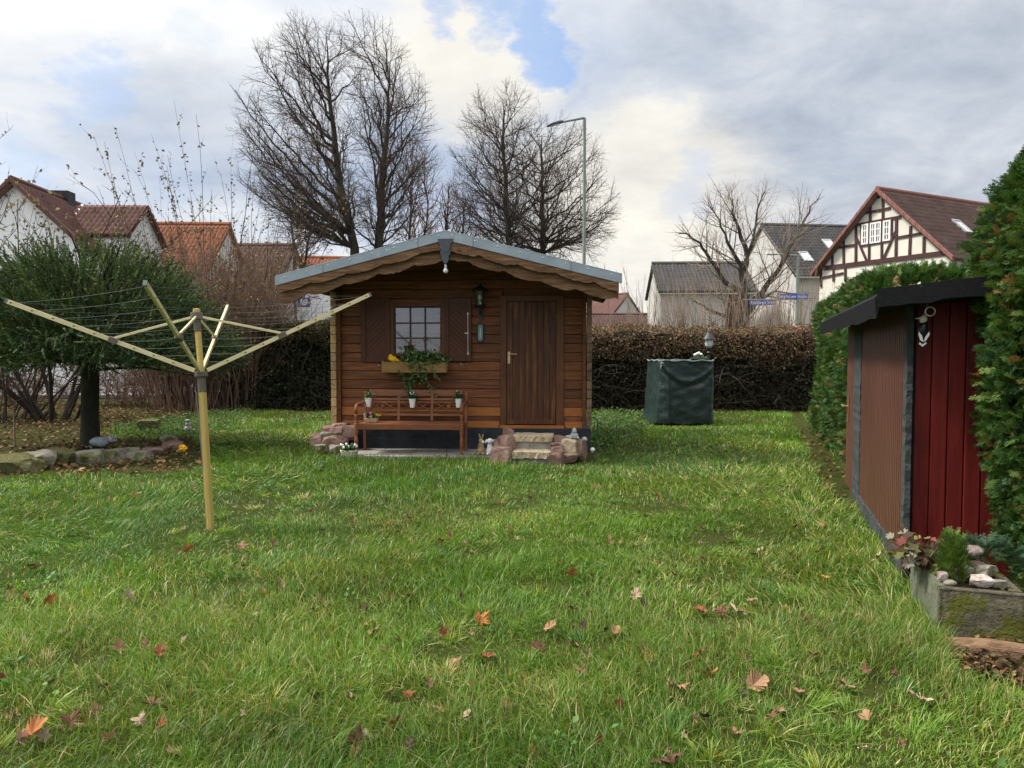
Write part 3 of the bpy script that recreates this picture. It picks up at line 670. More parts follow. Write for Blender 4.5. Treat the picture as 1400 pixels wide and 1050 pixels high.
for i, z in enumerate(rows):
    z0, z1 = z + .002, z + BH - .004
    zz = (z0 + z1) / 2
    lim = (zr - .1 - z1) / slope + .3                # gable cut
    a, b = max(XL, RX - lim), min(XR, RX + lim)
    if b - a < .1: continue
    cuts = []
    if z0 < dt - .03: cuts.append((dl + .02, dr - .02))
    if z1 > wb + .05 and z0 < wt - .05: cuts.append((wl + .03, wr - .03))
    segs = [(a, b)]
    for c in sorted(cuts):
        ns = []
        for s in segs:
            if c[1] <= s[0] or c[0] >= s[1]: ns.append(s); continue
            if c[0] > s[0]: ns.append((s[0], c[0]))
            if c[1] < s[1]: ns.append((c[1], s[1]))
        segs = ns
    for s in segs:
        if i in (1,) : continue
        wall.box(s[0], s[1], 0 + (i % 2) * .0015, .045, z0, z1)
wall.box(XL, dl - .01, .046, .07, ZB, dt); wall.box(dr + .01, XR, .046, .07, ZB, dt)
wall.build('front_wall', M['hutwood'], hut, bevel=.008)
fw = MB(); z = rows[1]; fw.box(XL, dl, -.001, .045, z + .002, z + BH - .004); z = rows[0] - .03
fw.box(XL - .02, dl - .03, -.014, -.002, rows[0] - .04, rows[0] + .06); fw.box(dr + .03, XR, -.014, -.002, rows[0] - .04, rows[0] + .06)
fw.box(dr, XR, -.001, .045, rows[1] + .002, rows[1] + BH - .004)
fw.build('base_board', M['freshwood'], hut, bevel=.004)
sw = MB(); bw = MB()
for z in rows:
    if z > rooftop(XL) - .3: break
    for x in (XL - .02, XR - .025): sw.box(x, x + .045, .05, DEP, z + .002, z + BH - .004)
    bw.box(XL, XR, DEP, DEP + .045, z + .002, z + BH - .004)
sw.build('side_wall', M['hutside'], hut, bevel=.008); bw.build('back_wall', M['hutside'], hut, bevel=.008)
gw = MB(); gw.prism([(XL, 2.22), (XR, 2.22), (XR, rooftop(XR) - .112), (RX, zr - .112), (XL, rooftop(XL) - .112)], .047, .075); gw.build('gable_lining', M['hutwood'], hut)
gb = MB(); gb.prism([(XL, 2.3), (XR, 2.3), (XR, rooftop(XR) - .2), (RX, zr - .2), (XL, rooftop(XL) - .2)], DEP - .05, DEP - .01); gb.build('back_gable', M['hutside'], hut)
le = MB(); lr = MB()
for i, z in enumerate(rows):
    if z > rooftop(XL) - .33: break
    le.box(XL - .085, XL - .005, -.12 - .004 * (i % 3), .04, z + .003, z + BH - .006)
    lr.box(XR + .055, XR + .13, -.1 - .004 * (i % 2), .04, z + .003, z + BH - .006)
le.build('log_ends', M['endgrain'], hut, bevel=.006); lr.build('log_ends', M['endgrey'], hut, bevel=.006)
for xa, xb in ((XL - .004, XL + .05), (XR - .005, XR + .045)):
    tr = MB(); tr.box(xa, xb, -.075, -.002, ZB, rooftop(xa) - .2); tr.build('corner_trim', M['hutwood'], hut, bevel=.006)
pl = MB(); pl.box(XL - .02, XR + .12, -.06, DEP, -.02, ZB - .041); pl.box(XL + .05, XR - .05, -.078, -.061, .02, ZB - .2)
pl.build('plinth', M['tarpaper'], hut, bevel=.006)
fl = MB(); fl.box(XL, XR, .08, DEP - .02, ZB - .03, ZB); fl.build('floor_boards', M['dark'], hut)
# roof
rf = MB()
for sg in (-1, 1):
    xe = RX + sg * he
    q = [(RX, zr), (xe, rooftop(xe)), (xe, rooftop(xe) - .09), (RX, zr - .09)]
    if sg < 0: q.reverse()
    rf.prism(q, -OH, DEP + .3)
rfo = rf.build('roof', M['felt'], hut)
for sg in (-1, 1):
    xe = RX + sg * (he + .02); q = [(RX, zr + .012), (xe, rooftop(xe) + .012), (xe, rooftop(xe) - .118), (RX, zr - .118)]
    if sg < 0: q.reverse()
    fz = MB(); fz.prism(q, -OH - .022, -OH - .004)
    top = [(RX, zr + .016), (xe, rooftop(xe) + .016), (xe, rooftop(xe) + .003), (RX, zr + .003)]
    if sg < 0: top.reverse()
    fz.prism(top, -OH - .024, -OH + .1)
    fzo = fz.build('edge_flashing', M['zinc'], rfo, bevel=.002)
    sc = MB()
    for t in np.linspace(.04, .95, 8):
        x = RX + sg * he * t; sc.ell((x, -OH - .024, rooftop(x) - .035), (.012, .006, .012), nu=8, nv=5)
    sc.build('screws', M['chrome'], fzo)
    sm = MB()
    for t in (.16, .72):
        x = RX + sg * he * t; sm.bar((x, -OH - .0235, rooftop(x) + .01), (x, -OH - .0235, rooftop(x) - .115), .006, .003)
    sm.build('seam', M['slate'], fzo)
# soffit boards and purlins
sf = MB()
for sg in (-1, 1):
    for k in range(22):
        y0 = -OH + .06 + k * .19
        if y0 > DEP + .1: break
        xe = RX + sg * (he - .05)
        q = [(RX, zr - .092), (xe, rooftop(xe) - .092), (xe, rooftop(xe) - .108), (RX, zr - .108)]
        if sg < 0: q.reverse()
        sf.prism(q, y0, y0 + .186)
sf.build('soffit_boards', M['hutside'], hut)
pu = MB()
for x in (XL - .03, RX - .05, XR + .02): pu.box(x, x + .1, -OH + .1, DEP + .2, rooftop(x) - .26, rooftop(x + .1 if x < RX else x) - .11 - (.03 if abs(x - RX) > .3 else .012))
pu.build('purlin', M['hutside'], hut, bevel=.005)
def wavy(sg, y0, y1, up, lo, amp, per, ph, seed, x0=.045):
    r = random.Random(seed); xs = np.linspace(x0, he - .02, 90); low = []
    for t in xs:
        u = ((t / per + ph) % 1.0); wv = -(abs(math.sin(math.pi * u)) ** .7) * amp + r.uniform(-.006, .006) + .03 * (float(fbm(t * 5, seed, seed, 4)) - .5)
        low.append((RX + sg * t, rooftop(RX + sg * t) - lo + wv * 1.0 + amp * .5 + .012 * math.sin(t * 2.3 + seed)))
    topl = [(RX + sg * t, rooftop(RX + sg * t) - up) for t in (xs[0], xs[-1])]
    q = topl + [low[i] for i in range(len(low) - 1, -1, -1)]
    if sg < 0: q.reverse()
    m = MB(); n = len(q)
    # quads strip front/back so the concave outline fills cleanly
    xs2 = [RX + sg * t for t in xs]; tp = [rooftop(x) - up for x in xs2]; vs = []
    for i, x in enumerate(xs2): vs += [(x, y0, tp[i]), (x, y0, low[i][1]), (x, y1, tp[i]), (x, y1, low[i][1])]
    fs = []
    for i in range(len(xs2) - 1):
        a, b = 4 * i, 4 * i + 4
        fs += [(a, a + 1, b + 1, b), (a + 2, b + 2, b + 3, a + 3), (a + 1, a + 3, b + 3, b + 1), (a, b, b + 2, a + 2)]
    fs += [(0, 2, 3, 1), (4 * len(xs2) - 4, 4 * len(xs2) - 3, 4 * len(xs2) - 1, 4 * len(xs2) - 2)]
    m.add(vs, fs); return m
for sg in (-1, 1):
    wavy(sg, -OH - .012, -OH + .03, .1, .222, .045, .52, .1 if sg > 0 else .35, 3 + sg).build('barge_board', M['barge'], hut)
    wavy(sg, -OH + .05, -OH + .085, .13, .352, .05, .5, .4 if sg > 0 else .1, 13 + sg).build('barge_board', M['barge'], hut)
def shield(cx, zt, w, h, y0, y1):
    pr = [(-.5, 0), (.5, 0), (.44, -.25), (.3, -.42), (.33, -.6), (.2, -.85), (0, -1), (-.2, -.85), (-.33, -.6), (-.3, -.42), (-.44, -.25)]
    m = MB(); m.prism([(cx + a * w, zt + b * h) for a, b in reversed(pr)], y0, y1); return m
s1 = shield(RX, zr - .1, .22, .2, -OH - .04, -OH - .014); s2 = shield(RX, zr - .26, .15, .19, -OH - .036, -OH - .013)
s1.add(s2.v, s2.f); s1.build('gable_shield', M['slate'], hut, bevel=.004)
# door
dz0, dz1 = W(720, 581)[1], W(720, 404)[1]; fx0, fx1 = W(684, 500)[0], W(771, 500)[0]; lx0, lx1 = W(693, 500)[0], W(760, 500)[0]
df = MB(); df.box(fx0, lx0 - .004, -.028, .05, dz0, dz1); df.box(lx1 + .004, fx1, -.028, .05, dz0, dz1); df.box(lx0 - .003, lx1 + .003, -.028, .05, dz1 - .09, dz1)
dfo = df.build('door_frame', M['frame'], hut, bevel=.005)
sl = MB(); sl.box(fx0 - .01, fx1 + .01, -.05, .05, dz0 - .075, dz0 - .002); sl.build('door_sill', M['freshwood'], hut, bevel=.005)
dd = MB(); nb = 8; bwid = (lx1 - lx0) / nb
for k in range(nb): dd.box(lx0 + k * bwid + .002, lx0 + (k + 1) * bwid - .002, -.012, .03, dz0 + .01, dz1 - .095)
dd.box(lx0 + .004, lx1 - .004, -.022, -.013, dz0 + .012, dz0 + .085)
ddo = dd.build('door', M['doorwood'], hut, bevel=.004)
h = MB(); hx, hz = W(696, 488); h.box(hx - .018, hx + .018, -.022, -.013, hz - .1, hz + .08); h.tube([(hx, -.02, hz + .045), (hx, -.065, hz + .045), (hx + .03, -.07, hz + .045), (hx + .125, -.066, hz + .042)], .009, 8)
h.ell((hx, -.024, hz - .05), (.007, .004, .013)); h.build('door_handle', M['brass'], ddo, bevel=.002)
# window
wf = MB(); fw_ = .055; gx0, gx1 = W(541, 450)[0], W(602, 450)[0]; gz0, gz1 = W(570, 483)[1], W(570, 421)[1]
wf.box(wl - .02, gx0 - .02, -.035, .05, wb, wt + .02); wf.box(gx1 + .02, wr + .02, -.035, .05, wb, wt + .02)
wf.box(gx0 - .019, gx1 + .019, -.035, .05, gz1 + .02, wt + .02); wf.box(gx0 - .019, gx1 + .019, -.035, .05, wb, gz0 - .02)
wfo = wf.build('window', M['frame'], hut, bevel=.005)
sa = MB(); sa.box(gx0 - .018, gx0, -.02, .02, gz0 - .018, gz1 + .018); sa.box(gx1, gx1 + .018, -.02, .02, gz0 - .018, gz1 + .018)
sa.box(gx0, gx1, -.02, .02, gz1, gz1 + .018); sa.box(gx0, gx1, -.02, .02, gz0 - .018, gz0)
for k in (1, 2):
    x = gx0 + (gx1 - gx0) * k / 3; sa.box(x - .012, x + .012, -.016, .012, gz0, gz1); z = gz0 + (gz1 - gz0) * k / 3; sa.box(gx0, gx1, -.0145, .0105, z - .011, z + .011)
sa.build('sash', M['sash'], wfo, bevel=.003)
gl = MB(); gl.box(gx0, gx1, .0, .003, gz0, gz1); gl.build('pane', M['glass'], wfo)
cu = MB(); vs = []; fs = []; n = 80
for i in range(n + 1):
    x = gx0 - .03 + (gx1 - gx0 + .06) * i / n; y = .09 + .018 * math.sin(i * 1.15) + .008 * math.sin(i * .41); zt = gz0 + (gz1 - gz0) * (.6 + .03 * math.sin(i * .7))
    vs += [(x, y, gz0 - .05), (x, y, zt)]
    if i: fs.append((2 * i - 2, 2 * i, 2 * i + 1, 2 * i - 1))
cu.add(vs, fs)
cu.box(gx0 - .04, gx1 + .04, .085, .1, gz0 + (gz1 - gz0) * .635, gz0 + (gz1 - gz0) * .65)
cu.build('curtain', M['curtain'], wfo, smooth=True)
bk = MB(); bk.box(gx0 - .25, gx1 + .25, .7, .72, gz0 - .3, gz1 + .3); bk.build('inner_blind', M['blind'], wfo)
for a, b in (((494, 408), (534.5, 495)), ((607.5, 408), (645, 494))):
    x0, z1 = W(*a); x1, z0 = W(*b); s = MB(); k = .075
    s.box(x0, x0 + k, -.05, -.008, z0, z1); s.box(x1 - k, x1, -.05, -.008, z0, z1); s.box(x0 + k + .001, x1 - k - .001, -.05, -.008, z1 - k, z1); s.box(x0 + k + .001, x1 - k - .001, -.05, -.008, z0, z0 + k)
    so2 = s.build('shutter', M['shutwood'], hut, bevel=.005)
    p = MB(); ix0, ix1, iz0, iz1 = x0 + k, x1 - k, z0 + k, z1 - k; sgn = 1 if x0 < wl - .3 else -1
    # diagonal boards clipped to the panel
    stp = .075; c = -1.2
    while c < 1.6:
        poly = []
        def clip(poly, f):
            o2 = []
            for i in range(len(poly)):
                p0, p1 = poly[i], poly[(i + 1) % len(poly)]; a0, a1 = f(p0), f(p1)
                if a0 >= 0: o2.append(p0)
                if a0 * a1 < 0: t = a0 / (a0 - a1); o2.append((p0[0] + (p1[0] - p0[0]) * t, p0[1] + (p1[1] - p0[1]) * t))
            return o2
        poly = [(ix0, iz0), (ix1, iz0), (ix1, iz1), (ix0, iz1)]; mz = (iz0 + iz1) / 2; mx = (ix0 + ix1) / 2
        f = lambda q: (q[1] - mz) + sgn * (-1) * (q[0] - mx) * .9
        poly = clip(poly, lambda q: f(q) - (c + .0015 - .4)); poly = clip(poly, lambda q: (c + stp - .0015 - .4) - f(q)) if len(poly) > 2 else poly
        if len(poly) > 2: p.prism(poly, -.034, -.012)
        c += stp
    p.build('shutter_panel', M['shutwood'], so2, bevel=.0015)
    if sgn < 0:
        t = MB(); t.tube([(x1 - .05, -.06, z0 + .1), (x1 - .05, -.06, z1 - .22)], .007, 6); t.box(x1 - .1, x1 - .04, -.066, -.051, z0 + .42, z0 + .435); t.box(x1 - .062, x1 - .038, -.06, -.051, z0 + .1, z0 + .14); t.box(x1 - .062, x1 - .038, -.06, -.051, z1 - .26, z1 - .22); t.build('shutter_bolt', M['chrome'], so2)
    hk = MB(); mx = (x0 + x1) / 2 + .04; hk.tube([(mx, -.02, z0 - .02), (mx, -.05, z0 - .03), (mx + .02, -.055, z0 - .06), (mx + .05, -.05, z0 - .05)], .007, 6); hk.build('shutter_hook', M['chrome'], hut)
# ---- things hung on the hut
def at(x, y, z): return HUT.wor(x, y, z)
lx, lz = W(656, 405, -.12)
lan = thing('wall_lantern', 'black iron wall lantern between the window shutter and the hut door', 'lantern', at(lx, 0, lz), HUT.yaw)
m = MB(); m.lathe([(.0, .19), (.02, .185), (.03, .15), (.1, .11), (.125, .085), (.12, .075), (.02, .075)], (0, -.14, 0), 6)
for k in range(6):
    a = math.pi / 3 * k; m.tube([(.105 * math.cos(a), -.14 + .105 * math.sin(a), .08), (.07 * math.cos(a), -.14 + .07 * math.sin(a), -.13)], .008, 5)
m.lathe([(.08, -.125), (.085, -.14), (.05, -.165), (.015, -.18), (.01, -.22)], (0, -.14, 0), 6); m.build('lantern_body', M['blackiron'], lan)
m = MB(); m.lathe([(.06, -.12), (.093, .07)], (0, -.14, 0), 6); m.build('lantern_glass', M['glass'], lan); m = MB(); m.ell((0, -.14, -.02), (.022, .022, .04)); m.build('bulb', M['whitepaint'], lan)
m = MB(); m.tube([(0, -.14, -.21), (0, -.1, -.27), (0, -.04, -.27), (0, -.03, -.2)], .012, 6); m.box(-.03, .03, -.03, -.003, -.36, -.1); m.build('bracket', M['blackiron'], lan)
tx, tz = W(657, 455)
th = thing('thermometer', 'small oval wall thermometer with teal face below the black lantern', 'thermometer', at(tx, 0, tz), HUT.yaw)
def stadium(w, h, y0, y1):
    q = []
    for k in range(9): a = math.pi * k / 8; q.append((w * math.cos(a), h - w + w * math.sin(a)))
    for k in range(9): a = math.pi + math.pi * k / 8; q.append((w * math.cos(a), -h + w + w * math.sin(a)))
    m = MB(); m.prism(q, y0, y1); return m
stadium(.058, .155, -.02, -.003).build('case', M['blackgloss'], th); stadium(.036, .125, -.026, -.021).build('dial', M['thermo'], th)
m = MB(); m.box(-.004, .004, -.03, -.027, -.08, .07); m.build('tube', M['signwhite'], th)
bx, bz = HUT.on_y(607, 356, -OH).x, HUT.on_y(607, 356, -OH).z
bl_ = thing('hanging_glass_ball', 'small clear glass ball pendant hanging from the gable point', 'pendant', at(RX, -OH - .012, zr - .45), HUT.yaw)
m = MB(); m.lathe([(.012, 0), (.018, -.01), (.018, -.05), (.026, -.06)], n=10); m.tube([(0, 0, 0), (0, 0, .02)], .003, 5); m.build('pendant_cap', M['chrome'], bl_)
m = MB(); m.ell((0, 0, -.088), .034); m.build('glass_ball', M['lampglass'], bl_, smooth=True)
# window box, ivy, yellow bird
b0x, b1z = W(523, 495, -.2); b1x, b0z = W(610, 509.5, -.2)
wb_ = thing('window_box', 'yellowish wooden flower box mounted under the hut window', 'flower box', at((b0x + b1x) / 2, -.04, b0z), HUT.yaw)
hw_ = (b1x - b0x) / 2; hh = b1z - b0z
m = MB(); m.box(-hw_, hw_, -.2, -.178, 0, hh); m.box(-hw_, hw_, -.03, -.008, 0, hh); m.box(-hw_ + .01, hw_ - .01, -.177, -.031, .0, .02)
for s in (-1, 1):
    m.prism([(s * hw_ + d, z) for d, z in ((-.012, 0), (.012, 0), (.03, hh * .95), (.018, hh + .02), (-.012, hh + .01))], -.177, -.031)
m.build('box_boards', M['boxwood'], wb_, bevel=.004); m = MB(); m.box(-hw_ + .02, hw_ - .02, -.175, -.035, .02, hh - .03); m.build('potting_soil', M['soil'], wb_)
IV = [(.045, .12, .03), (.075, .18, .045), (.11, .23, .07), (.2, .27, .14), (.03, .08, .025)]
c = Cloud(); pts = []
def strand(q, n, sp, off=-.22):
    ps = [Vector((*W(x, y, off),)) for x, y in q]
    for i in range(n):
        t = rnd.random() * (len(q) - 1); k = int(t); f = t - k; a = ps[k] * (1 - f) + ps[min(k + 1, len(q) - 1)] * f
        pts.append((a.x + rnd.gauss(0, sp), off + rnd.gauss(-.01, .03), a.y + rnd.gauss(0, sp)))
strand([(548, 487), (575, 486), (600, 488)], 300, .05, -.15); strand([(556, 472), (560, 480), (563, 490)], 120, .025, -.1); strand([(560, 488), (585, 493), (606, 490)], 240, .035)
strand([(562, 490), (568, 505), (563, 520), (558, 533), (562, 542)], 330, .038); strand([(575, 495), (580, 508), (574, 518)], 140, .045)
strand([(578, 510), (586, 525), (592, 535), (597, 539)], 45, .014); strand([(545, 505), (550, 514), (556, 522)], 50, .022); strand([(590, 498), (594, 510), (601, 520)], 40, .016); strand([(600, 488), (612, 492)], 40, .02)
pl_ = np.array([HUT.wor(*p) for p in pts]); n = len(pl_)
d = nr.normal(0, 1, (n, 3)); d[:, 2] -= .6; d[:, 1] -= .5
c.sc(*LEAF, pl_, basis(d, nr.normal(0, .7, n)), nr.uniform(.034, .062, n), pick(IV, n, jit=.2))
iv = thing('ivy_plant', 'trailing green ivy spilling over the wooden window box', 'ivy', at((b0x + b1x) / 2, -.14, b1z))
c.build('ivy_leaves', M['leaf'], iv)
sg_ = []
for q in ([(563, 488), (568, 505), (563, 520), (558, 538)], [(575, 492), (586, 525), (597, 539)], [(550, 488), (546, 503), (556, 522)], [(588, 490), (594, 508), (601, 520)], [(562, 492), (557, 478), (556, 471)]):
    ps = [HUT.wor(*(lambda w_: (w_[0], -.225, w_[1]))(W(x, y, -.225))) for x, y in q]
    for a, b in zip(ps, ps[1:]): sg_.append((*a, *b, .004, .003))
V, fs = segmesh(sg_, 4); npmesh('ivy_stem', V - np.array(iv.location)[None], [fs], M['tantwig'], None, iv)
yx, yz = W(537, 490, -.14)
yb = thing('bird_figure', 'small bright yellow bird figure perched in the window box', 'figurine', at(yx, -.14, yz - .04), HUT.yaw)
m = MB(); m.ell((0, 0, .03), (.075, .045, .05), (0, .25, 0)); m.ell((-.03, 0, .075), (.032, .03, .03)); m.tube([(.05, 0, .02), (.12, 0, -.01)], [.03, .008], 8); m.build('bird_body', M['yellow'], yb, smooth=True)
m = MB(); m.tube([(-.058, 0, .075), (-.085, 0, .07)], [.01, .001], 6); m.build('beak', M['freshwood'], yb)
# ================================================================== PAVING, STEPS, STONES
pv_ = MB()
for k in range(5):
    x0 = -1.62 + k * .475; pv_.box(x0, x0 + .47, -.93, -.08, -.03, .032)
o = pv_.build('paving', M['concrete'], loc=HUT.o, rz=HUT.yaw, bevel=.008); o['kind'] = 'structure'
def hutx(px, py, off): return HUT.on_y(px, py, off).x
t1a, t1b = hutx(697, 620, -1.32), hutx(754, 620, -1.32); t2a, t2b = hutx(699, 603, -.92), hutx(756, 603, -.92)
sp_ = thing('garden_steps', 'two sandstone treads on grey blocks leading up to the hut door', 'steps', at((t1a + t1b) / 2, -1.3, 0), HUT.yaw)
cx = (t1a + t1b) / 2; wd = (t1b - t1a) / 2; wd2 = (t2b - t2a) / 2; cx2 = (t2a + t2b) / 2 - cx
def slab(x0, x1, y0, y1, z0, z1, seed):
    m = MB(); r = random.Random(seed); nxx, nyy = 14, 6; vs = []; fs = []
    for lay, z in ((0, z0), (1, z1)):
        for j in range(nyy + 1):
            for i in range(nxx + 1):
                e = (i in (0, nxx)) or (j in (0, nyy)); k = .012 if e else .004
                vs.append((x0 + (x1 - x0) * i / nxx + r.gauss(0, k), y0 + (y1 - y0) * j / nyy + r.gauss(0, k), z + r.gauss(0, .004)))
    q = (nxx + 1) * (nyy + 1); ix = lambda l, i, j: l * q + j * (nxx + 1) + i
    for j in range(nyy):
        for i in range(nxx): fs += [(ix(1, i, j), ix(1, i + 1, j), ix(1, i + 1, j + 1), ix(1, i, j + 1)), (ix(0, i, j + 1), ix(0, i + 1, j + 1), ix(0, i + 1, j), ix(0, i, j))]
    for i in range(nxx): fs += [(ix(0, i, 0), ix(0, i + 1, 0), ix(1, i + 1, 0), ix(1, i, 0)), (ix(0, i + 1, nyy), ix(0, i, nyy), ix(1, i, nyy), ix(1, i + 1, nyy))]
    for j in range(nyy): fs += [(ix(0, 0, j + 1), ix(0, 0, j), ix(1, 0, j), ix(1, 0, j + 1)), (ix(0, nxx, j), ix(0, nxx, j + 1), ix(1, nxx, j + 1), ix(1, nxx, j))]
    m.add(vs, fs); return m
slab(-wd, wd, -.02, .3, .07, .16, 1).build('tread', M['sandstone'], sp_, bevel=.01); slab(cx2 - wd2, cx2 + wd2, .27, .7, .262, .345, 2).build('tread', M['sandstone'], sp_, bevel=.01)
m = MB(); m.box(-wd + .02, wd - .02, .02, .27, -.03, .068); m.build('riser_block', M['concrete'], sp_, bevel=.006)
m = MB(); m.box(cx2 - wd2 + .02, cx2 + wd2 - .02, .302, .7, -.03, .26); m.build('riser_block', M['concrete'], sp_, bevel=.006)
# loose stones : (px,py of centre, off, size xyz, material, label)
SG = 'red stones around the hut steps'
def hrock(px, py, off, s, seed, mt, label, group, rz=0, cat='stone'):
    q = HUT.on_y(px, py, off); rock('stone', label, cat, at(q.x, q.y, max(q.z, s[2] * .6)), s, seed, M[mt], rz + HUT.yaw, group)
for i, (px, py, off, s, mt, lb) in enumerate([
    (686, 622, -1.3, (.15, .17, .12), 'redstone', 'large pink stone at the lower left corner of the steps'), (692, 606, -1.0, (.13, .16, .14), 'redstone', 'red stone in the middle of the left step edging'),
    (695, 597, -.75, (.1, .13, .13), 'redstone', 'topmost red stone left of the steps against the plinth'), (681, 606, -.95, (.06, .08, .07), 'redstone', 'small dark red stone beside the white dog figurine'),
    (761, 632, -1.35, (.1, .12, .11), 'redstone', 'pink stone at the lower right corner of the steps'), (762, 617, -1.15, (.1, .13, .07), 'redstone', 'flat red slab stone right of the lower tread'),
    (764, 609, -1.0, (.1, .12, .06), 'redstone', 'flat brick red stone on the right step edging'), (764, 601, -.8, (.1, .11, .06), 'redstone', 'flat red stone at the top right of the steps'),
    (779, 612, -1.05, (.12, .1, .12), 'sandstone', 'tall yellowish stone leaning right of the steps'), (776, 626, -1.2, (.13, .1, .07), 'redstone', 'pale pink stone low at the right of the steps'),
    (792, 615, -1.0, (.09, .1, .14), 'redstone', 'upright brown stone at the right end of the step edging'), (785, 604, -.8, (.12, .1, .05), 'greystone', 'grey flat stone carrying the small grey figurine')]):
    hrock(px, py, off, s, 100 + i, mt, lb, SG, rnd.uniform(-.5, .5))
for i, (px, py, off, s, mt, lb) in enumerate([
    (441, 600, -.45, (.14, .15, .1), 'redstone', 'leftmost brown stone of the heap by the hut corner'), (452, 590, -.2, (.12, .14, .1), 'redstone', 'brown stone on the upper left of the heap by the bench'),
    (466, 584, -.15, (.12, .12, .07), 'redstone', 'red stone on top of the heap under the hut corner'), (473, 592, -.25, (.17, .13, .12), 'redstone', 'large dark red stone on the right of the heap'),
    (450, 600, -.5, (.15, .13, .12), 'greystone', 'grey veined stone in the middle of the heap'), (461, 592, -.35, (.09, .1, .1), 'redstone', 'small red wedge stone in the middle of the heap'),
    (458, 607, -.65, (.16, .14, .12), 'redstone', 'wide brown stone at the front of the heap'), (461, 616, -.8, (.11, .1, .09), 'greystone', 'grey foot stone of the heap beside the flower bowl'),
    (440, 612, -.8, (.1, .09, .05), 'greystone', 'low mossy grey stone in the grass before the heap'), (434, 603, -.6, (.09, .1, .07), 'redstone', 'small brown stone at the outer left edge of the heap')]):
    hrock(px, py, off, s, 200 + i, mt, lb, 'stones heaped at the left hut corner', rnd.uniform(-.6, .6))
# figurines
def figpos(px, py, off): q = HUT.on_y(px, py, off); return at(q.x, q.y, q.z)
p = figpos(658, 618, -.72); p.z = .033
rb = thing('rabbit_figurine', 'brown rabbit figurine standing left of the white dog figurine', 'figurine', p, HUT.yaw)
m = MB(); m.ell((0, 0, .07), (.055, .05, .08)); m.ell((0, -.01, .15), (.036, .034, .05)); m.ell((0, -.02, .205), (.032, .036, .034)); m.ell((0, -.05, .198), (.014, .016, .012))
for s in (-1, 1): m.ell((s * .02, -.005, .265), (.012, .008, .042), (0, s * .25, 0)); m.ell((s * .035, -.04, .02), (.022, .035, .02)); m.ell((s * .032, -.03, .12), (.012, .014, .04), (.4, 0, 0))
m.build('rabbit_body', M['tan'], rb, smooth=True); m = MB(); m.ell((.03, -.05, .19), (.02, .02, .022)); m.ell((0, .05, .05), .022); m.build('white_tuft', M['whitepaint'], rb, smooth=True)
p = figpos(670, 620, -.72); p.z = .033
dg_ = thing('dog_figurine', 'white seated dog figurine with drooping ears beside the hut steps', 'figurine', p, HUT.yaw)
m = MB(); m.ell((0, 0, .06), (.058, .06, .065)); m.ell((0, -.005, .12), (.04, .042, .07)); m.ell((0, -.015, .2), (.043, .043, .042)); m.ell((0, -.055, .19), (.022, .028, .02))
for s in (-1, 1): m.ell((s * .055, -.005, .195), (.017, .024, .034), (0, s * -.5, 0)); m.ell((s * .03, -.05, .02), (.02, .032, .02)); m.ell((s * .024, -.04, .07), (.016, .018, .06))
m.build('dog_body', M['whitepaint'], dg_, smooth=True); m = MB(); m.ell((0, -.084, .194), (.008, .006, .006)); m.ell((.016, -.053, .212), .005); m.ell((-.016, -.053, .212), .005); m.build('dog_face', M['inkblack'], dg_)
p = figpos(785, 600, -.8); 
gf = thing('gnome_figurine', 'grey weathered sitting figure on the stones right of the steps', 'figurine', p, HUT.yaw)
m = MB(); m.ell((0, 0, .04), (.06, .05, .055)); m.ell((0, -.01, .105), (.035, .035, .035)); m.lathe([(.036, .115), (.022, .145), (.0, .165)], n=10); m.ell((-.07, -.01, .025), (.045, .035, .03)); m.ell((-.105, -.02, .03), (.02, .02, .02))
for s in (-1, 1): m.ell((s * .05, -.04, .02), (.02, .045, .018))
m.build('figure_body', M['greyfig'], gf, smooth=True)
for px, py, rr, off, mt, lb in ((799, 601, .042, -.75, 'greyfig', 'grey stone ball on the plinth edge at the right hut corner'), (810, 615, .035, -.7, 'whitepaint', 'small white ball in the clover at the right hut corner')):
    m = MB(); m.lathe([(rr * math.sin(math.pi * k / 14), -rr * math.cos(math.pi * k / 14)) for k in range(15)], n=18); m.lathe([(rr * .5, -rr * 1.02), (rr * .5, -rr * .75)], n=12)
    p = figpos(px, py, off); o = m.build('decorative_ball', M[mt], loc=(p.x, p.y, max(p.z, rr)), smooth=True); setp(o, lb, 'ornament')
# green hose hook by the right hut corner
m = MB(); m.tube([HUT.wor(2.07, .6, .02) , HUT.wor(2.1, .6, .3), HUT.wor(2.1, .6, .42), HUT.wor(2.05, .6, .47), HUT.wor(1.98, .6, .45)], .012, 8); o = m.build('garden_hose', M['hose']); setp(o, 'short green garden hose end sticking up behind the right hut corner', 'hose')
# ================================================================== BENCH
bxl, bxr = hutx(485, 580, -.78), hutx(633, 580, -.78); bcx = (bxl + bxr) / 2; bw2 = (bxr - bxl) / 2
be = thing('garden_bench', 'reddish brown wooden bench with lattice back in front of the hut', 'bench', at(bcx, -.5, .032), HUT.yaw)
w_ = bw2
m = MB()
for k in range(5): m.box(-w_ + .05, w_ - .05, -.26 + k * .092, -.175 + k * .092, .425, .445)
m.build('seat', M['benchwood'], be, bevel=.004)
m = MB(); m.box(-w_ + .02, w_ - .02, -.285, -.262, .36, .44); m.box(-w_ + .03, -w_ + .055, -.26, .2, .365, .424); m.box(w_ - .055, w_ - .03, -.26, .2, .365, .424); m.build('apron', M['benchwood'], be, bevel=.004)
def by(z): return .2 + (z - .44) * .14
def back_bar(x0, x1, z0, z1, t=.03):
    m = MB(); vs = []
    for y in (-t / 2, t / 2):
        for x, z in ((x0, z0), (x1, z0), (x1, z1), (x0, z1)): vs.append((x, by(z) + y, z))
    m.add(vs, [(0, 1, 2, 3), (7, 6, 5, 4), (0, 4, 5, 1), (1, 5, 6, 2), (2, 6, 7, 3), (3, 7, 4, 0)]); return m
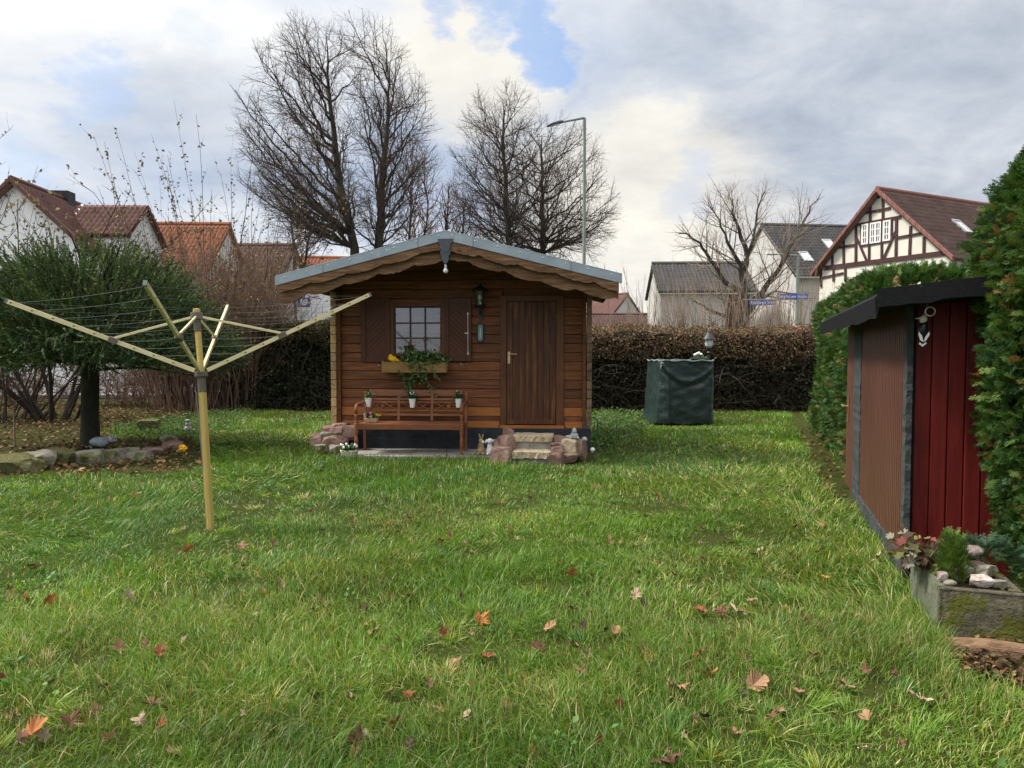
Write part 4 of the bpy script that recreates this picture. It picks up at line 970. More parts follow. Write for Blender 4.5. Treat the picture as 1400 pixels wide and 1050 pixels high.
br = MB()
def ad(m): br.add(m.v, m.f)
ad(back_bar(-w_ + .07, w_ - .07, .82, .905, .035)); ad(back_bar(-w_ + .06, w_ - .06, .755, .785)); ad(back_bar(-w_ + .06, w_ - .06, .52, .55)); ad(back_bar(-w_ + .06, w_ - .06, .59, .61)); ad(back_bar(-w_ + .06, w_ - .06, .715, .735))
ups = [-w_ + .035, -w_ / 3 + .01, w_ / 3 - .01, w_ - .035]
for u in ups[1:3]: ad(back_bar(u - .02, u + .02, .45, .82, .034))
bro = br.build('backrest', M['benchwood'], be, bevel=.003)
lt = MB()
for a, b in zip(ups, ups[1:]):
    x0, x1 = a + .03, b - .03; xm = (x0 + x1) / 2; zm = .662; n = 18
    for sgn in (-1, 1):
        for c0_, c1_ in ((x0, xm), (xm, x1)):
            pts = []
            for k in range(n + 1):
                t = k / n; pts.append((c0_ + (c1_ - c0_) * t, by(zm) - .004 * sgn, zm + sgn * .047 * math.cos(math.pi * t)))
            lt.tube(pts, .0095, 6)
    lt.lathe([(.0, -.012), (.03, -.01), (.034, 0), (.03, .01), (0, .012)], (xm, by(zm), zm), 12, Matrix.Rotation(math.pi / 2, 3, 'X'))
lt.build('lattice', M['benchwood'], bro)
for s in (-1, 1):
    x = s * (w_ - .02)
    m = MB(); m.lathe([(.014, 0), (.02, .03), (.017, .06), (.028, .14), (.03, .2), (.022, .27), (.026, .28), (.026, .3), (.031, .305), (.031, .44), (.022, .45), (.026, .47), (.02, .485), (.024, .52), (.027, .56), (.02, .585), (.024, .6)], (x, -.275, 0), 14); m.build('front_leg', M['benchwood'], be)
    m = MB(); m.box(x - .02, x + .02, .17, .21, 0, .45); vs = back_bar(x - .02, x + .02, .45, .88, .04); m.add(vs.v, vs.f); m.build('rear_leg', M['benchwood'], be, bevel=.004)
    m = MB(); m.tube([(x, -.275, .59), (x, -.285, .64), (x, -.27, .685), (x, -.22, .71), (x, -.1, .715), (x, .05, .72), (x, .15, .735), (x, .245, .74)], [.022, .022, .024, .026, .026, .025, .023, .02], 10); m.build('armrest', M['benchwood'], be, smooth=True)
# pots hung on the bench back
PW = [(.02, .07, .02), (.04, .11, .03), (.07, .15, .05)]
def tuft(center, n, rad, h, cols, size, m='leaf', up=.7, tmpl=LEAF2, asp=None):
    d = nr.normal(0, 1, (n, 3)); d[:, 2] = np.abs(d[:, 2]) * up + .3; d = norm(d)
    p = np.array(center)[None] + d * nr.uniform(.1, 1, (n, 1)) * np.array([rad, rad, h])[None]
    s = nr.uniform(.7, 1.3, n) * size; sc = np.stack([s * (asp or 1), s, s], 1)
    return (tmpl[0], tmpl[1], p, basis(d + nr.normal(0, .5, (n, 3)), nr.normal(0, .8, n)), sc, pick(cols, n, jit=.2))
def hangpot(px, py, label, flower):
    q = HUT.on_y(px, py, -.33); o = thing('hanging_pot', label, 'flower pot', at(q.x, -.345, q.z), HUT.yaw, 'white pots hung on the bench back')
    m = MB(); m.lathe([(.0, -.12), (.034, -.12), (.05, 0), (.054, .0), (.054, .012), (.047, .012), (.044, -.01), (0, -.012)], n=20, cap=False); m.tube([(0, .05, -.0), (0, .075, .01), (0, .085, -.04)], .004, 5); m.build('pot', M['whitepaint'], o, smooth=False)
    c = Cloud(); L = o.location
    c.sc(*tuft((L.x, L.y, L.z + .0), 90, .065, .1, PW, .05, asp=.6))
    V = np.concatenate(c.V) - np.array(L)[None]; npmesh('foliage', V, [np.concatenate(f) for f in c.F.values()], M['leaf'], np.concatenate(c.C), o)
    c = Cloud(); c.sc(*tuft((0, -.01, .06), flower, .05, .07, [(.6, .6, .58), (.7, .7, .66)], .035)); npmesh('flowers', np.concatenate(c.V), [np.concatenate(f) for f in c.F.values()], M['petal'], np.concatenate(c.C), o)
hangpot(504, 545, 'left white pot with a green plant hung on the bench back', 6); hangpot(564, 546, 'middle white pot hung on the bench back under the ivy', 22); hangpot(627, 546, 'right white pot hung on the bench back by the armrest', 8)
# row of coloured plants on the seat
q = HUT.on_y(508, 574, -.58)
hp = thing('heather_basket', 'small basket of red, white and yellow heather on the bench seat', 'plant basket', at(q.x, -.58, .032 + .447), HUT.yaw)
m = MB(); m.prism([(-.09, 0), (.09, 0), (.108, .06), (-.108, .06)], -.045, .045); m.build('basket', M['tan'], hp, bevel=.008)
c = Cloud()
for i, cl in enumerate([(.5, .5, .42), (.3, .02, .05), (.55, .5, .45), (.25, .03, .06), (.05, .12, .03), (.7, .45, .03)]):
    n = 60; x = -.085 + i * .034; pp = np.stack([nr.normal(x, .012, n), nr.normal(0, .02, n), .055 + nr.random(n) * .07], 1); d = nr.normal(0, .35, (n, 3)); d[:, 2] += 1
    c.sc(*LEAF2, pp, basis(d, nr.normal(0, 1, n)), nr.uniform(.022, .042, n), pick([cl, cl, (.05, .12, .03)], n))
npmesh('heather', np.concatenate(c.V), [np.concatenate(f) for f in c.F.values()], M['petal'], np.concatenate(c.C), hp)
q = HUT.on_y(476, 622, -.95)
fb = thing('flower_bowl', 'cream bowl of white flowers on the ground left of the bench', 'planter', at(q.x, -.93, .0), HUT.yaw)
m = MB(); m.lathe([(0, 0), (.075, 0), (.1, .03), (.115, .085), (.12, .1), (.12, .112), (.105, .112), (.1, .09), (0, .085)], n=26, cap=False); m.v = [(x * 1.0, y * .7, z) for x, y, z in m.v]; m.build('bowl', M['cream'], fb, smooth=True)
c = Cloud(); c.sc(*tuft((0, 0, .09), 150, .1, .08, PW, .05)); npmesh('foliage', np.concatenate(c.V), [np.concatenate(f) for f in c.F.values()], M['leaf'], np.concatenate(c.C), fb)
m = MB()
for x, y, z in ((-.1, -.02, .19), (-.085, .02, .17), (-.02, -.03, .2), (.1, -.02, .19), (.11, .02, .165), (.02, -.06, .165), (-.05, -.06, .155)): m.ell((x, y, z), (.018, .018, .022), nu=8, nv=6)
m.build('white_flower', M['whitepaint'], fb, smooth=True)
# ================================================================== ROTARY CLOTHES DRYER
ab = G(288, 722); ad_ = ab.y
hubL = P(275, 510, ad_); hubT = P(269, 432, ad_)
air = thing('rotary_clothes_dryer', 'gold rotary clothes dryer with four raised arms standing on the lawn', 'clothes dryer', (ab.x, ab.y, 0))
def al(v): return Vector(v) - Vector((ab.x, ab.y, 0))
pb, pm, pt = Vector((0, 0, -.05)), al(hubL), al(hubT)
axis = (pt - pb).normalized()
def flute(pts, r, n=16, fl=.12):
    m = MB(); m.tube(pts, r, n)
    m.v = [tuple(Vector(v)) for v in m.v]; return m
m = MB(); m.tube([pb, pm - axis * .02], .027, 12)
for k in range(4):
    a = k * math.pi / 2 + .5; o_ = Vector((math.cos(a), math.sin(a), 0)) * .026; m.tube([pb + o_, pm + o_ - axis * .02], .007, 6)
m.build('lower_pole', M['gold'], air)
m = MB(); m.tube([pm, pt + axis * .03], .021, 12)
for k in range(4):
    a = k * math.pi / 2 + .3; o_ = Vector((math.cos(a), math.sin(a), 0)) * .02; m.tube([pm + o_, pt + o_], .006, 6)
m.lathe([(.02, .03), (.03, .035), (.03, .06), (.0, .065)], pt, 12)
m.build('upper_pole', M['gold'], air)
m = MB(); m.tube([pm - axis * .16, pm - axis * .03], .034, 12); m.tube([pm - axis * .03, pm + axis * .015], .055, 12); hl = m.build('lower_hub', M['brownplastic'], air, bevel=.004)
m = MB(); m.tube([pt - axis * .13, pt - axis * .03], .03, 12); m.tube([pt - axis * .03, pt + axis * .03], .05, 12); ht = m.build('upper_hub', M['brownplastic'], air, bevel=.004)
m = MB(); cp = [pb + Vector((-.032, -.01, .3)), pm + Vector((-.036, -.02, -.16))]; m.tube([cp[0] + (cp[1] - cp[0]) * t for t in np.linspace(0, 1, 6)], .006, 6); m.build('pull_cord', M['cord'], air)
tips = []
for px, py, dd in ((10, 412, -.36), (199, 388, -1.5), (505, 403, .36), (311, 419, 1.42)):
    tips.append(al(P(px, py, ad_ + dd)))
holes = []
for i, tp in enumerate(tips):
    d = (tp - pm); L = d.length; d.normalize(); a = pm + d * .055
    sd_ = d.cross(Vector((0, 0, 1))).normalized(); upv = sd_.cross(d)
    m = MB(); m.bar(a, tp, .022, .034); nb0 = len(m.f); hm = m; hs = []
    for k in range(9):
        q = a + (tp - a) * (.12 + .86 * k / 8); hs.append(q)
        if k < 9:
            for s in (-1, 1): hm.tube([q + sd_ * s * .0108, q + sd_ * s * .0125], .0075, 8)
    am = m.build('arm', [M['paleg'], M['brownplastic']], air); holes.append(hs)
    for k, pg in enumerate(am.data.polygons): pg.material_index = 0 if k < nb0 else 1
    cm = MB(); cm.bar(tp - d * .004, tp + d * .016, .025, .037); cm.build('end_cap', M['tarpedge'], am)
    j = pm + d * L * .47; jm = MB(); jm.bar(j - d * .035, j + d * .035, .05, .05); jm.build('arm_clip', M['brownplastic'], am, bevel=.004)
    sm = MB(); sm.bar(pt + (j - pt).normalized() * .045, j + upv * .02, .014, .02); sm.build('strut', M['paleg'], air, bevel=.002)
m = MB()
for i in range(4):
    for k in range(9):
        a, b = holes[i][k], holes[(i + 1) % 4][k]; n = 8
        m.tube([a + (b - a) * (t / n) + Vector((0, 0, -.014 * (.4 + k / 9) * 4 * (t / n) * (1 - t / n))) for t in range(n + 1)], .0013, 4, cap=False)
m.build('clothes_line', M['cord'], air)
# ================================================================== TANK UNDER GREEN TARP
tk = G(938, 581)
tank = thing('covered_tank', 'box-shaped garden tank wrapped in a dark green tarpaulin before the far hedge', 'covered tank', (tk.x - .02, tk.y + .55, 0), R(4))
N = 40; hx_, hy_, hz_ = .56, .6, 1.3; vs = []; fs = []
def tarp(u, v):   # u around perimeter 0..1, v 0 bottom ..1 top
    per = [(-hx_, -hy_), (hx_, -hy_), (hx_, hy_), (-hx_, hy_)]; s = u * 4; k = int(s) % 4; t = s - int(s); a, b = per[k], per[(k + 1) % 4]
    t2 = t; x = a[0] + (b[0] - a[0]) * t2; y = a[1] + (b[1] - a[1]) * t2
    nx_, ny_ = (b[1] - a[1]), -(b[0] - a[0]); l = math.hypot(nx_, ny_); nx_, ny_ = nx_ / l, ny_ / l
    rc = .1; e = min(t, 1 - t); rnd_c = max(0, 1 - e / .09) ** 2 * .055
    x *= 1 - rnd_c; y *= 1 - rnd_c
    fold = .03 * (float(fbm(u * 22, v * 9, 31, 4)) - .5) + .012 * math.sin(u * 37 + 2 * math.sin(v * 4)) * (1 - v) * .6 + .03 * (fbm(u * 14, v * 5, 3) - .5)
    if k == 0: # hanging swag folds across the front
        sw = (v - (.93 - .42 * 4 * t * (1 - t) * .6)); fold += .022 * math.exp(-(sw / .035) ** 2) - .02 * math.exp(-((sw + .08) / .05) ** 2) + .035 * (float(fbm(t * 5 + 2, v * 9 + t * 3, 12, 4)) - .5)
        fold += .035 * math.exp(-((t - .13) / .03) ** 2) * (1 - v * .5)
    flare = .04 * (1 - v) ** 1.5 * (1.4 if k == 3 else .4) + (.05 * (1 - v) if k == 3 else 0)
    return (x + nx_ * (fold + flare), y + ny_ * (fold + flare), .03 + v * hz_ + (.012 * math.sin(u * 40) if v == 0 else 0))
NU, NV = 168, 44
for j in range(NV + 1):
    for i in range(NU): vs.append(tarp(i / NU, j / NV))
for j in range(NV):
    for i in range(NU): fs.append((j * NU + i, j * NU + (i + 1) % NU, (j + 1) * NU + (i + 1) % NU, (j + 1) * NU + i))
b0 = len(vs)
for rr in (.66, .33):
    for i in range(NU):
        x, y, z = vs[NV * NU + i]; vs.append((x * rr, y * rr, z - .02 + .03 * float(fbm(x * 4 * rr, y * 4 * rr, 9)) ))
top = [NV * NU, b0, b0 + NU]
for a, b in zip(top, top[1:]):
    for i in range(NU): fs.append((a + i, a + (i + 1) % NU, b + (i + 1) % NU, b + i))
fs.append(tuple(range(b0 + NU, b0 + 2 * NU)))
m = MB(); m.add(vs, fs); m.build('tarpaulin', M['tarp'], tank, smooth=True)
m = MB(); rim = [Vector(vs[NV * NU + i]) * 1.012 for i in range(0, NU, 2)]; rim = [Vector((p.x, p.y, .03 + hz_ + .012 * math.sin(k * .9))) for k, p in enumerate(rim)]
m.tube(rim + [rim[0]], .016, 6, cap=False); m.ell((-.53, -.57, 1.27), (.05, .04, .05)); m.tube([(-.55, -.58, 1.25), (-.58, -.6, 1.19), (-.55, -.62, 1.12)], [.02, .012, .006], 6); m.build('hem_cord', M['tarpedge'], tank, smooth=True)
m = MB(); m.box(-.48, .48, -.5, .5, .0, .06); m.build('pallet', M['tarpaper'], tank)
q = P(955, 493, tk.y + .5); tz_ = 1.36
fp = thing('flower_bowl', 'little flat bowl with white flowers on top of the tarpaulin tank', 'planter', (q.x, tk.y + .45, 1.33))
m = MB(); m.lathe([(0, 0), (.14, 0), (.2, .05), (.19, .055), (0, .05)], n=20, cap=False); m.build('bowl', M['slate'], fp)
c = Cloud(); c.sc(*tuft((0, 0, .05), 70, .16, .06, GC, .05)); npmesh('foliage', np.concatenate(c.V), [np.concatenate(f) for f in c.F.values()], M['leaf'], np.concatenate(c.C), fp)
m = MB()
for x, y, z in ((-.05, 0, .14), (.0, .02, .16), (.04, -.02, .13), (-.09, .0, .12)): m.ell((x, y, z), (.032, .03, .03), nu=8, nv=6)
m.build('white_flower', M['whitepaint'], fp, smooth=True)
# garden lantern on a post behind the tank
q = P(969, 482, tk.y + 1.7)
gl_ = thing('garden_lantern', 'black garden post lantern with frosted glass behind the tarpaulin tank', 'lantern', (q.x, tk.y + 1.7, 0))
zc = P(969, 466, tk.y + 1.7).z
m = MB(); m.lathe([(.1, 0), (.1, .05), (.045, .08), (.035, .6), (.045, .62), (.03, .66), (.03, zc - .3), (.05, zc - .27), (.03, zc - .24), (.06, zc - .17)], n=14); m.build('lamp_post', M['blackiron'], gl_)
m = MB(); m.lathe([(.055, zc - .17), (.085, zc - .1), (.098, zc + .0), (.09, zc + .03)], n=14); m.build('lamp_glass', M['lampglass'], gl_, smooth=True)
m = MB(); m.lathe([(.145, zc + .03), (.138, zc + .05), (.08, zc + .13), (.05, zc + .17), (.03, zc + .2)], n=14)
for k in range(6): a = k * math.pi / 3; m.tube([(.103 * math.cos(a), .103 * math.sin(a), zc + .03), (.06 * math.cos(a), .06 * math.sin(a), zc - .17)], .006, 5)
m.build('lamp_hood', M['blackiron'], gl_); m = MB(); m.lathe([(.03, zc + .2), (.045, zc + .22), (.02, zc + .25), (.035, zc + .275), (.0, zc + .3)], n=12); m.build('finial', M['tarpedge'], gl_, smooth=True)
# ================================================================== SHED
sh = thing('garden_shed', 'brown corrugated garden shed with dark red front and black felt roof', 'shed', SHED.o, SHED.yaw)
def S(px, py, off=0): q = SHED.on_x(px, py, off); return q.y, q.z
yA = .06; yB = S(1180, 600)[0]; yC = S(1172, 600)[0]; yD = S(1160, 600)[0]; SH_ = 1.86; SW = 1.15
m = MB(); vs = []; fs = []; n = int((yB - yA) / .004)
for i in range(n + 1):
    y = yA + (yB - yA) * i / n; x = (-.002 if (y % .07) < .021 else -.03) + .002 * math.sin(y * 9)
    vs += [(x, y, .1), (x, y, SH_)]
    if i: fs.append((2 * i, 2 * i - 2, 2 * i - 1, 2 * i + 1))
m.add(vs, fs); m.build('side_wall', M['shedbrown'], sh)
m = MB(); m.box(-.006, .04, .05, yD, .05, SH_); m.box(0, SW, yD, yD + .04, .0, SH_); m.box(SW, SW + .04, .0, yD, .0, SH_ + .15); m.build('frame_wall', M['tarpaper'], sh)
m = MB(); vs = []; fs = []; n = int((yD - yC) / .012)
for i in range(n + 1):
    y = yC + .03 + (yD - yC - .03) * i / n; x = -.02 + .007 * (1 if math.sin(2 * math.pi * y / .0836) > .1 else -1)
    vs += [(x, y, .06), (x, y, SH_ - .08)]
    if i: fs.append((2 * i, 2 * i - 2, 2 * i - 1, 2 * i + 1))
m.add(vs, fs); m.box(-.012, .0, yC + .03, yD, .06, SH_ - .08); sdo = m.build('shed_door', M['shedbrown'], sh)
hy, hz2 = S(1164, 558); m = MB(); m.box(-.036, -.028, hy - .03, hy + .03, hz2 - .14, hz2 + .14); m.tube([(-.03, hy, hz2 + .02), (-.075, hy, hz2 + .02), (-.08, hy + .02, hz2 + .02), (-.078, hy + .16, hz2 + .02)], .012, 8); m.build('door_handle', M['brass'], sdo)
def ragged(y0, y1, x, z0, z1, seed, out=-.032):
    r = random.Random(seed); m = MB(); n = 46; vs = []; fs = []
    for i in range(n + 1):
        z = z0 + (z1 - z0) * i / n; a = y0 - r.random() * .012; b = y1 + r.random() * .02; k = out - r.random() * .01
        vs += [(x + k, a, z), (x + k, b, z), (x, b, z), (x, a, z)]
        if i: o_ = 4 * i; fs += [(o_ - 4, o_, o_ + 1, o_ - 3), (o_ - 3, o_ + 1, o_ + 2, o_ - 2), (o_ - 2, o_ + 2, o_ + 3, o_ - 1), (o_ - 1, o_ + 3, o_, o_ - 4)]
    m.add(vs, fs); return m
ragged(-.035, .05, 0, 0, SH_, 4).build('corner_strip', M['trim'], sh); ragged(yB - .03, yC + .03, 0, .02, SH_, 5).build('door_post', M['trim'], sh)
m = MB(); r_ = random.Random(9); n = 60; vs = []; fs = []
for i in range(n + 1):
    y = -.02 + (yB) * i / n; zt = .13 + r_.random() * .02; x = -.04 - r_.random() * .012; vs += [(x, y, -.04), (x + .005, y, zt), (.0, y, zt + .01)]
    if i: k = 3 * i; fs += [(k, k - 3, k - 2, k + 1), (k + 1, k - 2, k - 1, k + 2)]
m.add(vs, fs); m.build('base_felt', M['trim'], sh)
m = MB(); pw = .098; x = .015; k = 0
while x < SW:
    m.box(x + .004, min(x + pw, SW), -.006 - .003 * (k % 2), .02, .0, SH_ - .0); x += pw; k += 1
m.box(0, SW, .0205, .04, 0, SH_ - .0); m.build('front_boards', M['red'], sh, bevel=.006)
m = MB(); m.box(-.02, .013, -.03, .03, 0, SH_); m.build('corner_post', M['felt'], sh)
# roof : slight pitch up to the right, thick drooping felt edge
zf = lambda x: SH_ - .02 + (x + .28) * .1
m = MB(); fs = []; vs = []; nj = 30; r_ = random.Random(11)
ys = np.linspace(-.38, yD + .35, nj)
for j, y in enumerate(ys):
    sag = .006 * math.sin(j * .8) + r_.uniform(-.004, .004)
    for x, z in ((-.27, zf(-.27) - .13 + sag), (-.28, zf(-.28) + .0), (-.2, zf(-.2) + .05 + sag * .4), (.1, zf(.1) + .055), (.5, zf(.5) + .05), (.9, zf(.9) + .05), (SW + .15, zf(SW) + .05), (SW + .15, zf(SW) - .06), (-.25, zf(-.25) - .06)):
        vs.append((x, y, z))
K9 = 9
for j in range(nj - 1):
    for i in range(K9): a = j * K9 + i; b = j * K9 + (i + 1) % K9; fs.append((a, b, b + K9, a + K9))
fs += [tuple(reversed(range(K9))), tuple(range((nj - 1) * K9, nj * K9))]
m.add(vs, fs); m.build('roof', M['felt'], sh)
m = MB(); vs = []; fs = []; n = 26
for i in range(n + 1):
    x = -.27 + (SW + .4) * i / n; w1 = r_.uniform(-.006, .006)
    vs += [(x, -.392, zf(x) + .05 + w1), (x, -.398, zf(x) - .065 + w1 * 2), (x, -.383, zf(x) - .065), (x, -.383, zf(x) + .048)]
    if i: k = 4 * i; fs += [(k - 4, k - 3, k + 1, k), (k - 3, k - 2, k + 2, k + 1), (k - 2, k - 1, k + 3, k + 2), (k - 1, k - 4, k, k + 3)]
m.add(vs, fs); m.build('fascia', M['felt'], sh)
# leaves and moss crumbs on the roof edge: one litter
n = 90; xx = nr.uniform(-.2, .9, n); yy = -.3 + nr.random(n) ** 2 * .5; c = Cloud(); pp = np.array([SHED.wor(a, b, zf(a) + .058) for a, b in zip(xx, yy)])
c.sc(*LEAF, pp, basis(nr.normal(0, 1, (n, 3)) * np.array([1, 1, .15]), nr.normal(0, .5, n)), nr.uniform(.02, .05, n), pick(LIT + [(.3, .3, .26), (.1, .11, .03)], n)); setp(c.build('roof_litter', M['dry']), 'moss crumbs and dry leaves lying on the shed roof edge', 'leaf litter', kind='stuff')
# black and white bird ornament hanging under the eave
q = SHED.on_y(1262, 450, -.2)
bd = thing('bird_ornament', 'black and white wooden bird hanging under the shed eave', 'ornament', SHED.wor(q.x, -.2, q.z), SHED.yaw); bd.scale = (.82, .82, .82)
m = MB(); m.ell((0, 0, -.005), (.034, .034, .075), (0, .1, 0)); m.ell((-.006, 0, -.065), (.018, .018, .06), (0, .15, 0)); m.build('bird_body', M['blackgloss'], bd, smooth=True)
m = MB(); m.ell((0, -.002, .074), (.027, .027, .034), (0, .2, 0)); m.tube([(-.02, -.01, .085), (-.06, -.015, .08)], [.008, .001], 6); m.build('bird_head', M['cream'], bd, smooth=True)
m = MB()
for s in (-1, 1): m.prism([(s * .035, -.02), (s * .012, -.055), (-.004, -.1), (s * .02 - .004, -.085), (s * .037, -.045)][::s], -.042, -.03)
m.prism([(-.03, -.115), (-.006, -.135), (.022, -.11), (.016, -.1), (-.005, -.118), (-.026, -.1)], -.03, -.018); m.build('white_feathers', M['whitepaint'], bd)
m = MB(); m.tube([(0.0, 0, .105), (.03, 0, .2), (.04, .02, .24)], .003, 5); m.tube([(.045 + .034 * math.cos(a), 0, .135 + .034 * math.sin(a)) for a in np.linspace(0, 6.283, 20)], .006, 6); m.build('hanging_ring', M['chrome'], bd)
# ================================================================== STONE TROUGH
tf = G(1283, 878)
TRF = Frame((tf.x, tf.y, 0), SHED.yaw)
TL, TW, TH = .39, .76, TRF.on_y(1330, 808, 0).z
tro = thing('stone_trough', 'mossy weathered stone trough planted in front of the shed', 'trough', TRF.o, TRF.yaw)
def rough_box(x0, x1, y0, y1, z0, z1, seed, st=.03, amp=.008):
    m = MB(); N_ = lambda L: max(2, int(L / st)); r = random.Random(seed)
    def face(o, u, v, nn):
        nu, nv = N_(u.length), N_(v.length); b = []
        for j in range(nv + 1):
            for i in range(nu + 1):
                p = o + u * (i / nu) + v * (j / nv); e = i in (0, nu) or j in (0, nv)
                k = (fbm(p.x * 14 + p.z * 9 + seed, p.y * 14 + p.z * 15, seed, 3) - .5) * 2 * amp; b.append(p + nn * (k if not e else -.004))
        fs = [(j * (nu + 1) + i, j * (nu + 1) + i + 1, (j + 1) * (nu + 1) + i + 1, (j + 1) * (nu + 1) + i) for j in range(nv) for i in range(nu)]
        m.add(b, fs)
    X_, Y_, Z_ = Vector((x1 - x0, 0, 0)), Vector((0, y1 - y0, 0)), Vector((0, 0, z1 - z0)); o = Vector((x0, y0, z0))
    face(o, X_, Z_, Vector((0, -1, 0))); face(o + X_, Y_, Z_, Vector((1, 0, 0))); face(o + X_ + Y_, -X_, Z_, Vector((0, 1, 0))); face(o + Y_, -Y_, Z_, Vector((-1, 0, 0))); face(o + Z_, X_, Y_, Vector((0, 0, 1))); face(o + Y_, X_, -Y_, Vector((0, 0, -1)))
    return m
wt_ = .06
m = rough_box(0, TL, 0, wt_, -.05, TH, 3); q = rough_box(0, TL, TW - wt_, TW, -.05, TH, 5); m.add(q.v, q.f); q = rough_box(TL - wt_, TL, wt_ + .002, TW - wt_ - .002, -.05, TH, 6); m.add(q.v, q.f)
m.build('trough_wall', M['trough'], tro, smooth=True)
rough_box(-.001, wt_, wt_ - .03, TW + .01, -.05, TH + .006, 4).build('trough_end', M['troughside'], tro, smooth=True)
m = MB(); m.box(wt_, TL - wt_, wt_, TW - wt_, .0, TH - .05); m.build('trough_soil', M['soil'], tro)
def tw(px, py, off): q = TRF.on_y(px, py, off); return TRF.wor(q.x, off, q.z), q
# stones in the trough
for px, py, off, s, mt, lb, sd_ in ((1327, 754, .42, (.085, .06, .032), 'pebble', 'flat pinkish oval pebble lying highest in the trough', 1), (1333, 772, .32, (.05, .04, .022), 'redstone', 'small flat reddish stone in the middle of the trough', 2),
    (1325, 780, .24, (.024, .022, .026), 'whitestone', 'tiny pink white pebble in the trough middle', 3), (1345, 778, .25, (.075, .05, .03), 'greystone', 'grey brown slab behind the white stone in the trough', 4),
    (1341, 795, .1, (.066, .04, .03), 'whitestone', 'white quartz stone at the front of the trough', 5), (1299, 797, .06, (.035, .025, .016), 'greystone', 'grey pebble on the front left rim of the trough', 6),
    (1288, 787, .1, (.026, .025, .02), 'pebble', 'small pebble by the reddish plant in the trough', 7), (1364, 797, .12, (.045, .035, .02), 'greystone', 'dark stone at the right front of the trough', 8)):
    p, q = tw(px, py, off); m = MB(); r_ = random.Random(sd_)
    if sd_ not in (1, 6): rock_mb(m, (0, 0, 0), tuple(k * .95 for k in s), 40 + sd_, 0, 3)
    else: m.ell((0, 0, 0), s, nu=24, nv=14)
    m.v = [tuple(Vector(v) * (1 + .28 * (float(fbm(v[0] * 38 + sd_ * 7, v[1] * 38 + v[2] * 33, sd_, 3)) - .5) + r_.uniform(-.015, .015))) for v in m.v]
    o = m.build('trough_stone', M[mt], loc=p, rz=r_.uniform(-.6, .6), smooth=sd_ in (1, 6)); setp(o, lb, 'stone', 'stones in the trough')
# reddish heuchera plant at the left end
def localcloud(c): return np.concatenate(c.V), [np.concatenate(f) for f in c.F.values()], np.concatenate(c.C)
p, q = tw(1262, 768, .42)
hc = thing('broad_leaved_plant', 'wilting plant with olive and red leaves at the left end of the trough', 'plant', p)
c = Cloud(); n = 120; d = nr.normal(0, 1, (n, 3)); d[:, 2] = np.abs(d[:, 2]) * .7 + .25; d[:, 0] -= .2; d = norm(d)
base = d * nr.uniform(.04, .2, (n, 1)); ld = d + nr.normal(0, .5, (n, 3)); ld[:, 2] -= 1.0
s = nr.uniform(.035, .08, n); ov = (np.array([[0, 0, 0], [.4, .08, .08], [.3, .32, .02], [.52, .55, .08], [.27, .66, 0], [.22, .95, .02], [.06, .8, -.04], [0, 1.08, -.12], [-.06, .8, -.04], [-.22, .95, .02], [-.27, .66, 0], [-.52, .55, .08], [-.3, .32, .02], [-.4, .08, .08], [0, .45, -.07]]), [np.array([[14, i, (i + 1) % 14] for i in range(14)])])
c.sc(*ov, base, basis(ld, nr.normal(0, .5, n)), s, pick([(.13, .14, .04), (.16, .13, .04), (.07, .09, .03), (.2, .2, .14), (.22, .05, .045), (.09, .05, .03), (.1, .1, .04), (.3, .28, .22)], n, jit=.2)); V, f_, C_ = localcloud(c); npmesh('leaves', V, f_, M['leaf'], C_, hc)
sg_ = [(0, 0, -.05, *(b), .003, .002) for b in base]; V, f2 = segmesh(sg_, 4); npmesh('leaf_stalk', V, [f2], M['redtwig'], None, hc)
p, q = tw(1303, 795, .26)
cn = thing('dwarf_conifer', 'small bright green dwarf conifer in the middle of the trough', 'plant', (p.x, p.y, TH - .03))
c = Cloud(); T = tmpl_spray(3, 5); n = 420; t = nr.random(n); a = nr.uniform(0, 6.28, n); rr = .085 * (1 - t) ** .8 + .012; hc_ = .23
pp = np.stack([np.cos(a) * rr * .6, np.sin(a) * rr * .6, t * hc_], 1); d = np.stack([np.cos(a), np.sin(a), .9 + t], 1)
c.sc(*T, pp, basis(d, nr.normal(0, .6, n)), nr.uniform(.04, .085, n), pick([(.08, .15, .03), (.12, .21, .04), (.17, .26, .06)], n)); V, f_, C_ = localcloud(c); npmesh('foliage', V, f_, M['leaf'], C_, cn)
m = MB(); m.tube([(0, 0, -.03), (0, 0, .22)], [.008, .003], 6); m.build('stem', M['bark'], cn)
p, q = tw(1350, 770, .5)
jn = thing('creeping_juniper', 'bluish creeping juniper at the right end of the trough', 'plant', (p.x, p.y, TH))
c = Cloud(); n = 260; a = nr.uniform(0, 6.28, n); rr = nr.random(n) * .28; pp = np.stack([np.cos(a) * rr, np.sin(a) * rr * .7, .08 * (1 - rr * 2.5).clip(0) + nr.random(n) * .06], 1); d = np.stack([np.cos(a), np.sin(a), .35 + nr.normal(0, .25, n)], 1)
c.sc(*T, pp, basis(d, nr.normal(0, .6, n)), nr.uniform(.06, .12, n), pick([(.03, .075, .05), (.045, .1, .06), (.06, .11, .05)], n)); V, f_, C_ = localcloud(c); npmesh('foliage', V, f_, M['leaf'], C_, jn)
